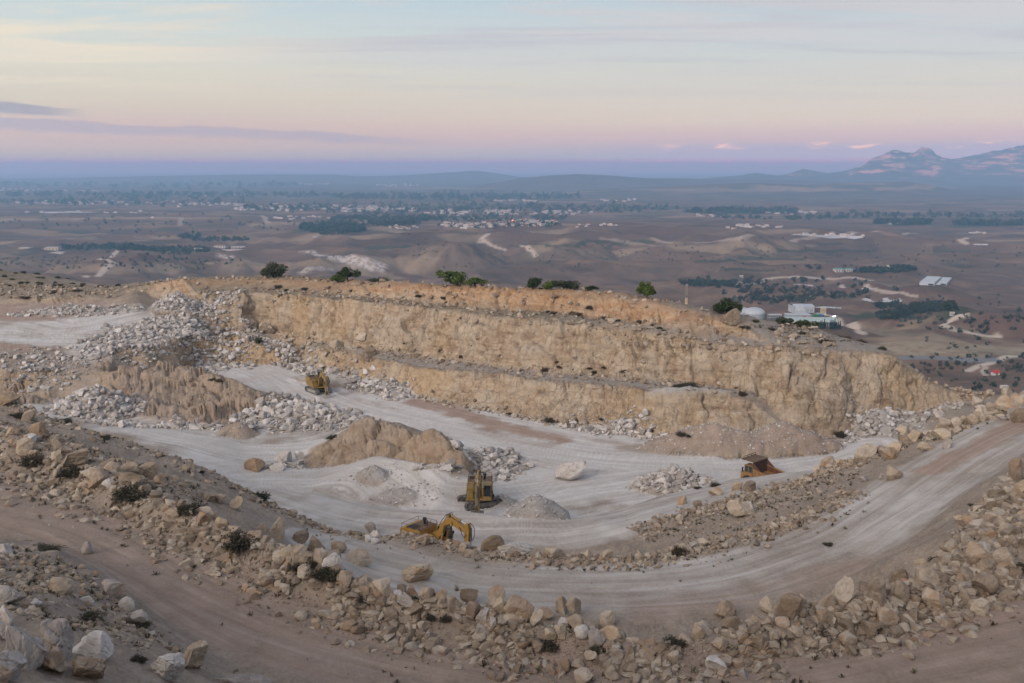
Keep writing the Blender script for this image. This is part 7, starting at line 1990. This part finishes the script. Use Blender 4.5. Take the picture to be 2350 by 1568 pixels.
for q, lab in ((((1812, 541), (1860, 542), (1930, 540), (1850, 538)), 'row of pale low sheds left of the far right farm'), (((1870, 544), (1980, 546), (1978, 543), (1880, 541)), 'row of pale low sheds before the far right farm')):
    sheet(q, lab, 'pale rows far off')

# red roofed hut and trailer on the right hillside
r, k = root_at('hut', 2283, 861, 0.1, 'small white hut with a bright red roof among trees at the right', 'hut')
b = PB(); b.box(-7 * k, 7 * k, -2, 2, 0, 2.4, 0); b.build('wall', M_WALLW, r)
b = PB(); b.prism([(-2.6, 2.3), (0.4, 4.1), (2.4, 2.6)], -7.4 * k, 7.4 * k, 0, Matrix(((0, 1, 0, 0), (1, 0, 0, 0), (0, 0, 1, 0), (0, 0, 0, 1)))); b.build('roof', M_RED, r)
b = PB(); b.box(-0.5, 0.5, -2.08, -2.0, 0.1, 2.0, 0); b.build('door', M_WIN, r)
r, k = root_at('caravan', 2303, 893, 0.1, 'long white trailer below the red roofed hut', 'trailer')
b = PB(); b.box(-8 * k, 8 * k, -1.2, 1.2, 0.5, 2.6, 0.1); b.build('body', M_WALLW, r)
b = PB()
for i in range(3): b.box(-5 * k + i * 4 * k, -3 * k + i * 4 * k, -1.24, -1.2, 1.4, 2.1, 0)
b.build('window', M_WIN, r)
# mast on the quarry rim
g = hit(1574, 690, 120)
r = empty('mast', (g[0], g[1], g[2])); tag(r, 'thin pale mast on a stone pier at the quarry rim', 'mast')
b = PB(); b.box(-0.22, 0.22, -0.22, 0.22, -0.3, 1.1, 0.04); b.build('pier', M_BUFF, r)
b = PB()
for s in (-0.12, 0.12): b.tube((s, 0, 1.4), (s, 0, 3.4), 0.03, n=6)
for q in range(6): b.tube((-0.12, 0, 1.6 + q * 0.3), (0.12, 0, 1.75 + q * 0.3), 0.02, n=5)
b.build('lattice', M_GREYM, r)
b = PB(); b.box(-0.1, 0.1, -0.06, 0.06, 3.3, 3.5, 0.03); b.build('head', M_WALLW, r)

# villas and farm houses on the left
def villa(px, py, wpx, storeys, label, roof='flat', wall=None, wing=0.0):
    r, k = root_at('house', px, py, RNG.uniform(-0.25, 0.25), label, 'house')
    w = wpx * k; d = w * 0.7; h = 3.2 * storeys; wall = wall or M_WALLW
    b = PB(); b.box(-w / 2, w / 2, 0, d, 0, h, 0)
    if wing: b.build('wall', wall, r); b = PB(); b.box(-w / 2 - wing * w, -w / 2 - 0.02, d * 0.2, d, 0, h * 0.5, 0); b.build('side_wing', wall, r); b = None
    if b: b.build('wall', wall, r)
    b = PB()
    if roof == 'flat': b.box(-w / 2 - 0.3, w / 2 + 0.3, -0.3, d + 0.3, h, h + 0.5, 0)
    else: gable(b, -w / 2, w / 2, 0, d, h, h + 2.4)
    if wing: b.box(-w / 2 - wing * w - 0.2, -w / 2, d * 0.15, d, h * 0.5, h * 0.5 + 0.35, 0)
    b.build('roof', M_TILE if roof == 'tile' else M_FLATR, r)
    for s in range(storeys):
        for i in range(4):
            b = PB(); x = -w / 2 + w * (i + 0.5) / 4; b.box(x - w * 0.06, x + w * 0.06, -0.1, -0.02, s * 3.2 + 1.0, s * 3.2 + 2.5, 0); b.build('window', M_WIN, r)
villa(54, 572, 24, 1, 'low house with pillared front at the far left', wall=M_WALLC)
villa(118, 575, 30, 2, 'cream two storey house among trees on the left', wall=M_WALLC, wing=0.3)
villa(132, 583, 24, 1, 'low white house in front of the cream two storey one', wing=0.4)
villa(452, 574, 22, 1, 'white bungalow left of the big white villa')
villa(504, 570, 26, 2, 'big white villa with a tiled roof and terrace wall', 'tile', wing=0.5)
villa(545, 570, 30, 1, 'long low white house right of the big white villa')
villa(722, 546, 10, 1, 'tiny white house below the dark wood')
villa(2185, 724, 9, 1, 'little pale house at the bend of the white track')
villa(1701, 637, 8, 1, 'tiny white house by the track above the olive trees')
b_, k = root_at('terrace_wall', 520, 576, 0.0, 'long white retaining wall under the big white villa', 'wall')
pb = PB(); pb.box(-45 * k, 45 * k, 0, 0.8, -1, 3.4, 0); pb.build('panel', M_WALLW, b_)
r, k = root_at('white_dome', 350, 500.5, 0, 'small white dome on the left plain', 'dome'); R_ = 4 * k
vs_ = [(R_ * math.cos(a) * math.cos(t), R_ * math.sin(a) * math.cos(t), R_ * 0.9 * math.sin(t)) for t in np.linspace(0, math.pi / 2 - 0.05, 7) for a in np.linspace(0, 2 * math.pi, 16, endpoint=False)]
link('shell', np_mesh('shell', vs_, [(i * 16 + j, i * 16 + (j + 1) % 16, (i + 1) * 16 + (j + 1) % 16, (i + 1) * 16 + j) for i in range(6) for j in range(16)], True), M_WALLW, r)

# villages: single houses, nearest and largest first
def house_mesh(kind):
    bm = bmesh.new()
    def bx(x0, x1, y0, y1, z0, z1, mi):
        r = bmesh.ops.create_cube(bm, size=1)
        for v in r['verts']: v.co = Vector(((x0 + x1) / 2 + v.co.x * (x1 - x0), (y0 + y1) / 2 + v.co.y * (y1 - y0), (z0 + z1) / 2 + v.co.z * (z1 - z0)))
        for f in {f for v in r['verts'] for f in v.link_faces}: f.material_index = mi
    if kind == 0: bx(-6, 6, -4, 4, 0, 6, 0); bx(-6.3, 6.3, -4.3, 4.3, 6, 6.6, 1)
    if kind == 1: bx(-7, 7, -4, 4, 0, 3.4, 0); bx(-7.3, 7.3, -4.3, 4.3, 3.4, 3.8, 1); bx(-2, 4, -3, 3, 3.8, 6.4, 0)
    if kind == 2:
        bx(-6, 6, -4, 4, 0, 4.5, 0)
        vs_ = [bm.verts.new(p) for p in ((-6.4, -4.4, 4.5), (6.4, -4.4, 4.5), (6.4, 4.4, 4.5), (-6.4, 4.4, 4.5), (-6.4, 0, 6.6), (6.4, 0, 6.6))]
        for f in ((0, 1, 5, 4), (2, 3, 4, 5), (0, 4, 3), (1, 2, 5)):
            ff = bm.faces.new([vs_[i] for i in f]); ff.material_index = 2
    if kind == 3: bx(-13, 13, -5, 5, 0, 4.5, 0); bx(-13.3, 13.3, -5.3, 5.3, 4.5, 5.2, 1)
    for i in range(4):
        for z in ((1, 2.4), (4, 5.2)) if kind == 0 else ((1, 2.4),): bx(-5 + i * 3, -3.8 + i * 3, -4.06 if kind != 3 else -5.06, -4 if kind != 3 else -5, z[0], z[1], 3)
    me = bpy.data.meshes.new('house'); bm.to_mesh(me); bm.free()
    for m in (M_WALLW, M_FLATR, M_TILE, M_WIN): me.materials.append(m)
    return me
HM = [house_mesh(i) for i in range(4)]
VILL = [((0, 360), (462, 471), 46, 'left edge of the plain'), ((360, 560), (463, 474), 30, 'left middle of the plain'), ((540, 830), (471, 486), 60, 'strip of houses left of centre'), ((770, 955), (477, 488), 75, 'dense village in the centre left'),
        ((973, 1082), (485, 494), 34, 'houses in the centre'), ((1109, 1194), (483, 494), 40, 'houses behind the orange light'), ((1217, 1370), (485, 494), 36, 'houses right of centre'), ((1017, 1167), (510, 524), 62, 'pale village on the plateau edge left of the orange light'),
        ((1167, 1282), (507, 521), 50, 'bright white cluster right of the orange light'), ((890, 960), (518, 527), 14, 'houses beside the dark wood'), ((861, 970), (421, 430), 34, 'far hazy village under the hills'), ((685, 760), (420, 425), 20, 'far hazy terrace of houses'), ((0, 95), (433, 440), 20, 'hazy far houses at the left'), ((140, 240), (437, 442), 12, 'hazy far houses'),
        ((390, 560), (448, 452), 14, 'far specks of houses'), ((1130, 1240), (458, 465), 16, 'hazy houses below the hills'), ((1380, 1460), (458, 464), 12, 'hazy houses'), ((1598, 1666), (494, 500), 12, 'scattered farm houses on the right'), ((1744, 1870), (485, 492), 22, 'houses by the dark tree line on the right'),
        ((1668, 1802), (517, 525), 20, 'farm houses on the right plain'), ((1812, 1980), (535, 545), 16, 'far right farm'), ((2028, 2094), (511, 517), 8, 'houses in the dark grove at the right'), ((2226, 2264), (532, 538), 6, 'farm at the right edge'), ((1320, 1420), (512, 522), 10, 'scattered houses on the plateau'), ((620, 760), (496, 505), 16, 'houses by the dark wood'), ((0, 330), (485, 492), 12, 'pale sheds at left')]
allh = []
for (xa, xb), (ya, yb), n, nm in VILL:
    for i in range(int(n * 0.95)):
        px, py = RNG.uniform(xa, xb), RNG.normal((ya + yb) / 2, (yb - ya) / 4)
        g = fhit(px, py, 900)
        if g is not None: allh.append((g, nm))
allh.sort(key=lambda q: q[0][1])
VL = {nm: f'small white house, {nm}' for *_, nm in VILL}
HBASE = 262
for i, (g, nm) in enumerate(allh[:HBASE]):
    o = bpy.data.objects.new('house', HM[int(RNG.choice([0, 0, 0, 1, 1, 1, 2, 2, 3]))]); COL.objects.link(o)
    s = RNG.uniform(0.5, 0.95) * (1.0 + g[1] / 22000)
    o.location = (g[0], g[1], g[2] - 0.5); o.scale = (s, s, s); o.rotation_euler = (0, 0, RNG.uniform(-0.6, 0.6))
    tag(o, VL[nm], 'house', 'houses: ' + nm)
def merged(name, proto, items, mats):
    """many far things of one look in one mesh: (x, y, z, sx, sz, yaw)"""
    v0 = np.array([v.co[:] for v in proto.vertices]); polys = [tuple(p.vertices) for p in proto.polygons]; mi = [p.material_index for p in proto.polygons]
    fq = np.array([p if len(p) == 4 else (p[0], p[1], p[2], p[2]) for p in polys])
    A = np.array(items); n = len(A)
    c_, s_ = np.cos(A[:, 5])[:, None], np.sin(A[:, 5])[:, None]
    X = v0[None, :, 0] * A[:, 3:4]; Y_ = v0[None, :, 1] * A[:, 3:4]; Zz = v0[None, :, 2] * A[:, 4:5]
    V = np.stack([X * c_ - Y_ * s_ + A[:, 0:1], X * s_ + Y_ * c_ + A[:, 1:2], Zz + A[:, 2:3]], -1).reshape(-1, 3)
    F_ = [tuple(int(q) + k * len(v0) for q in p) for k in range(n) for p in polys]
    me = bpy.data.meshes.new(name); me.from_pydata(V.tolist(), [], F_)
    for m in mats: me.materials.append(m)
    me.polygons.foreach_set('material_index', mi * n)
    o = link(name, me); tag(o, kind='stuff'); return o
if len(allh) > HBASE:
    merged('distant_houses', HM[0], [(g[0], g[1], g[2] - 0.5, RNG.uniform(1.0, 1.9), RNG.uniform(0.8, 1.3), RNG.uniform(-0.6, 0.6)) for g, nm in allh[HBASE:]], (M_WALLW, M_FLATR, M_TILE, M_WIN))

# trees of the valley: single ones near by, woods and hedges as masses
M_VALT = mat_leaf('valley_leaves', (0.022, 0.031, 0.02), (0.046, 0.057, 0.037), (0.078, 0.086, 0.058), 0.08)
def small_crown(seed, n=150):
    me, tips = crown_mesh(seed, 6, n, 0.20); me.materials.append(M_VALT); return me, tips
SC = [small_crown(130 + i, 240) for i in range(3)]
st2 = trunk_mesh(91, np.array([[0.1, 0, 0.5], [-0.1, 0.1, 0.5]])); st2.materials.append(M_BARK)
def valley_tree(px, py, size, label, grp, parts=False):
    g = fhit(px, py)
    if g is None: return
    me, tips = SC[int(RNG.integers(0, 3))]
    if parts:
        o = empty('tree', (g[0], g[1], g[2] - 0.1), (0, 0, RNG.uniform(0, 6.28))); o.scale = (size, size, size * RNG.uniform(0.9, 1.3))
        link('crown', me, None, o); link('trunk', st2, None, o)
    else:
        o = bpy.data.objects.new('tree', me); COL.objects.link(o); o.location = (g[0], g[1], g[2] - 0.3); o.scale = (size, size, size * RNG.uniform(0.8, 1.15)); o.rotation_euler = (0, 0, RNG.uniform(0, 6.28))
    tag(o, label, 'tree', grp)
for (px, py, w) in ((2198, 838, 14), (2263, 857, 10), (2290, 836, 12), (2335, 846, 16), (2345, 822, 16), (2318, 832, 10), (2246, 893, 22), (2232, 897, 14), (2300, 872, 16), (2335, 874, 14), (2330, 888, 16), (2276, 886, 12), (2310, 852, 9), (2150, 816, 9), (2170, 842, 14), (2120, 838, 10), (2225, 820, 9), (2262, 792, 10), (2200, 764, 10), (2090, 745, 7), (2180, 757, 10), (2265, 760, 12), (2056, 668, 14), (2252, 752, 9), (2349, 786, 10), (2320, 905, 14), (2270, 905, 12)):
    g, k = place(px, py)
    valley_tree(px, py, w * k, 'dark round tree scattered on the right hillside beyond the quarry', 'trees on the right hillside', True)
for (px, py, w) in ((1857, 617, 16), (1879, 618, 14)): 
    g, k = place(px, py); valley_tree(px, py, w * k, ('left' if px < 1870 else 'right') + ' of the two large dark trees left of the farm row', 'two large trees by the farm', True)
for i in range(120):
    u = RNG.random(); px = RNG.choice([RNG.uniform(1600, 1760), RNG.uniform(1690, 1990), RNG.uniform(1640, 1860)]); py = RNG.uniform(640, 690)
    if py > 650 + (px - 1560) * 0.25 or (1800 < px < 1880 and 650 < py < 658): continue
    valley_tree(px, py, RNG.uniform(5, 9), 'small round olive tree among others between the quarry rim and the farm row', 'olive trees beyond the quarry rim')
def wood(items):
    # crowns merged in one mass
    VV, FF, TT = [], [], []; off = 0
    for (x, y, z, s, h) in items:
        me = SC[int(RNG.integers(0, 3))][0]
        key = me.name
        if key not in wood.c:
            v = np.zeros(len(me.vertices) * 3, np.float32); me.vertices.foreach_get('co', v); f = np.zeros(len(me.loops), np.int32); me.loops.foreach_get('vertex_index', f)
            wood.c[key] = (v.reshape(-1, 3), f.reshape(-1, 4))
        v, f = wood.c[key]
        a = RNG.uniform(0, 6.28); c_, s_ = math.cos(a), math.sin(a)
        w = np.stack([(v[:, 0] * c_ - v[:, 1] * s_) * s + x, (v[:, 0] * s_ + v[:, 1] * c_) * s + y, v[:, 2] * h + z], 1)
        sub = RNG.random(len(f)) < wood.keep
        VV.append(w); FF.append(f[sub] + off); off += len(v); TT.append(np.repeat(RNG.random(), len(v)))
    me = np_mesh('distant_trees', np.concatenate(VV), np.concatenate(FF)); set_attr(me, 'tone', np.concatenate(TT))
    o = link('distant_trees', me, M_VALT); tag(o, kind='stuff'); return o
wood.c = {}; wood.keep = 0.55
items = []
def grove(xa, xb, ya, yb, n, s, slope=0.0):
    for i in range(n):
        px = RNG.uniform(xa, xb); py = (ya + yb) / 2 + (yb - ya) * 0.5 * np.clip(RNG.normal(0, 0.55), -1, 1) * (0.35 + 0.65 * math.sin(math.pi * np.clip((px - xa) / (xb - xa + 1e-6), 0.02, 0.98))) + slope * (px - xa)
        g = fhit(px, py)
        if g is not None:
            q = s * RNG.uniform(0.7, 1.4); items.append((g[0], g[1], g[2] - 0.4, q, q * RNG.uniform(0.8, 1.2)))
grove(690, 835, 512, 540, 230, 15); grove(760, 1010, 496, 512, 150, 16); grove(840, 960, 512, 520, 60, 14); grove(140, 330, 562, 577, 120, 9); grove(330, 480, 568, 585, 80, 8); grove(408, 462, 538, 549, 45, 10); grove(440, 570, 547, 556, 90, 8); grove(260, 420, 570, 576, 60, 8)
grove(2018, 2080, 718, 737, 80, 7, -0.10); grove(2055, 2135, 711, 724, 70, 7, -0.06); grove(2090, 2185, 700, 716, 120, 7); grove(2012, 2070, 700, 710, 40, 6)
grove(1960, 2060, 621, 628, 60, 9); grove(2040, 2100, 616, 624, 60, 8); grove(1560, 1690, 648, 655, 70, 7); grove(1580, 1690, 655, 658, 40, 6); grove(1830, 1960, 672, 690, 45, 5); grove(1660, 1860, 680, 700, 80, 5); grove(1700, 1760, 640, 655, 16, 6)
grove(1570, 1830, 484, 492, 110, 22); grove(2010, 2130, 511, 517, 90, 18); grove(2190, 2349, 514, 519, 90, 18); grove(1850, 2349, 492, 502, 70, 18); grove(1640, 1960, 498, 506, 60, 14)
grove(0, 760, 444, 456, 160, 30); grove(760, 1330, 446, 462, 200, 28); grove(0, 560, 456, 476, 130, 20); grove(560, 1560, 466, 494, 330, 18); grove(0, 700, 418, 436, 110, 40); grove(960, 1300, 494, 512, 110, 13); grove(1000, 1300, 512, 524, 60, 9)
grove(0, 700, 486, 545, 90, 8); grove(0, 560, 580, 625, 150, 4.5); grove(700, 1500, 530, 640, 110, 3.5); grove(1500, 2349, 540, 640, 120, 4); grove(2060, 2349, 660, 800, 90, 4); grove(2060, 2349, 800, 900, 90, 2.6)
wood(items)
# ------------------------------------------------------------------ labels
import re
_cut = re.compile(r"\s(on|in|at|right|left|below|above|behind|beside|of|rising|lying|standing|alone|wedged|cut|with|under|just|low|bulging|topping|jutting|crowning|lowest|half|facing|halfway|among|before|the|where|resting)\b")
def short(s):
    m = _cut.search(s)
    t = s[:m.start()] if m else s
    return t if len(t.split()) >= 3 else None
MARKS = []
for b in BOULDERS:
    px, py = to_px(np.array(b['p'])); b['px'], b['py'] = float(px), float(py)
    if b['label'] and short(b['label']): MARKS.append((b['px'], b['py'], short(b['label']), b['o']))
for s in PLANTS:
    if s['label'] and short(s['label']): MARKS.append((s['px'], s['py'], short(s['label']), s['o']))
MARKS += [(1000, 1225, 'half hidden excavator', None), (1098, 1165, 'excavator with the dark cab glass', None), (728, 905, 'uppermost excavator', None), (1770, 1085, 'dump truck', None),
          (1232, 1178, 'grey gravel cone', None), (1720, 1020, 'pinkish heap under the cliff', None), (880, 1060, 'central earth mound', None)]
used_labels = {}
cnt = {}
for m in MARKS: cnt[m[2]] = cnt.get(m[2], 0) + 1
MARKS = [m for m in MARKS if cnt[m[2]] == 1]
def rel(px, py, m):
    dx, dy = px - m[0], py - m[1]
    d = math.hypot(dx, dy)
    far = '' if d > 70 else 'just '
    if abs(dx) > 1.3 * abs(dy): return far + ('right of' if dx > 0 else 'left of')
    if abs(dy) > 1.3 * abs(dx): return far + ('below' if dy > 0 else 'above')
    return far + ('below and ' if dy > 0 else 'above and ') + ('right of' if dx > 0 else 'left of')
def make_label(px, py, words, noun, own=None):
    ms = sorted((m for m in MARKS if m[3] is None or m[3] is not own), key=lambda m: (m[0] - px) ** 2 + (m[1] - py) ** 2)
    for k in range(1, len(words) + 1):
        for m in ms[:4]:
            t = ' '.join(words[:k] + [noun, rel(px, py, m), 'the', m[2]])
            if t not in used_labels and len(t.split()) <= 16: used_labels[t] = 1; return t, None
    for k in (1, 2):
        for i in range(5):
            for j in range(i + 1, 6):
                t = ' '.join(words[:k] + [noun, rel(px, py, ms[i]), 'the', ms[i][2], 'and', rel(px, py, ms[j]), 'the', ms[j][2]])
                if t not in used_labels and len(t.split()) <= 16: used_labels[t] = 1; return t, None
    t = ' '.join(words + [noun, 'near the', ms[0][2]])
    return t, noun + 's near the ' + ms[0][2]
GRP = {'front': 'boulders of the front rock bank', 'inner': 'boulders of the inner bank', 'bank': 'boulders of the right boulder bank', 'right': 'boulders of the right hand bank', 'slope': 'boulders on the sandy slope', 'shoulder': 'boulders on the left shoulder',
       'corner': 'boulders on the near slope', 'pit': 'boulders on the pit floor', 'wall': 'blocks on the quarry wall', 'terrace': 'blocks on the terrace'}
for b in BOULDERS:
    if b['label']: tag(b['o'], b['label'], 'boulder', GRP[b['zone']]); used_labels[b['label']] = 1
for b in sorted((b for b in BOULDERS if not b['label']), key=lambda b: -b['w']):
    a = b['h'] / b['w']
    w = [{'c': 'cream', 'w': 'whitish', 'b': 'tan'}[b['m']]]
    w.insert(0, 'big' if b['w'] > 1.6 else ('medium' if b['w'] > 1.1 else 'small'))
    shp = 'upright' if a > 1.05 else ('squat' if a < 0.72 else 'blocky')
    lab, grp2 = make_label(b['px'], b['py'], [w[0] + ' ' + w[1], shp], 'boulder', b['o'])
    tag(b['o'], lab, 'boulder', grp2 or GRP[b['zone']])
for s in PLANTS:
    if s['label']: tag(s['o'], s['label'], 'shrub', 'dry shrubs'); used_labels[s['label']] = 1
for s in sorted((s for s in PLANTS if not s['label']), key=lambda s: -s['w']):
    col_ = {'dark': 'dark', 'brown': 'brown', 'thin': 'straw coloured', 'grey': 'grey green'}[s['kind']]
    far_hill = s['px'] < 280 and s['py'] < 663
    if far_hill:
        tag(s['o'], f"{col_} bush dotting the dark hillside beyond the terrace at far left", 'shrub', f'{col_} bushes on the far left hillside'); continue
    lab, grp2 = make_label(s['px'], s['py'], [('wide ' if s['w'] > 2 else 'small ') + col_, 'low' if s['h'] < 0.45 * s['w'] else 'round'], 'shrub', s['o'])
    tag(s['o'], lab, 'shrub', grp2 or 'dry shrubs')
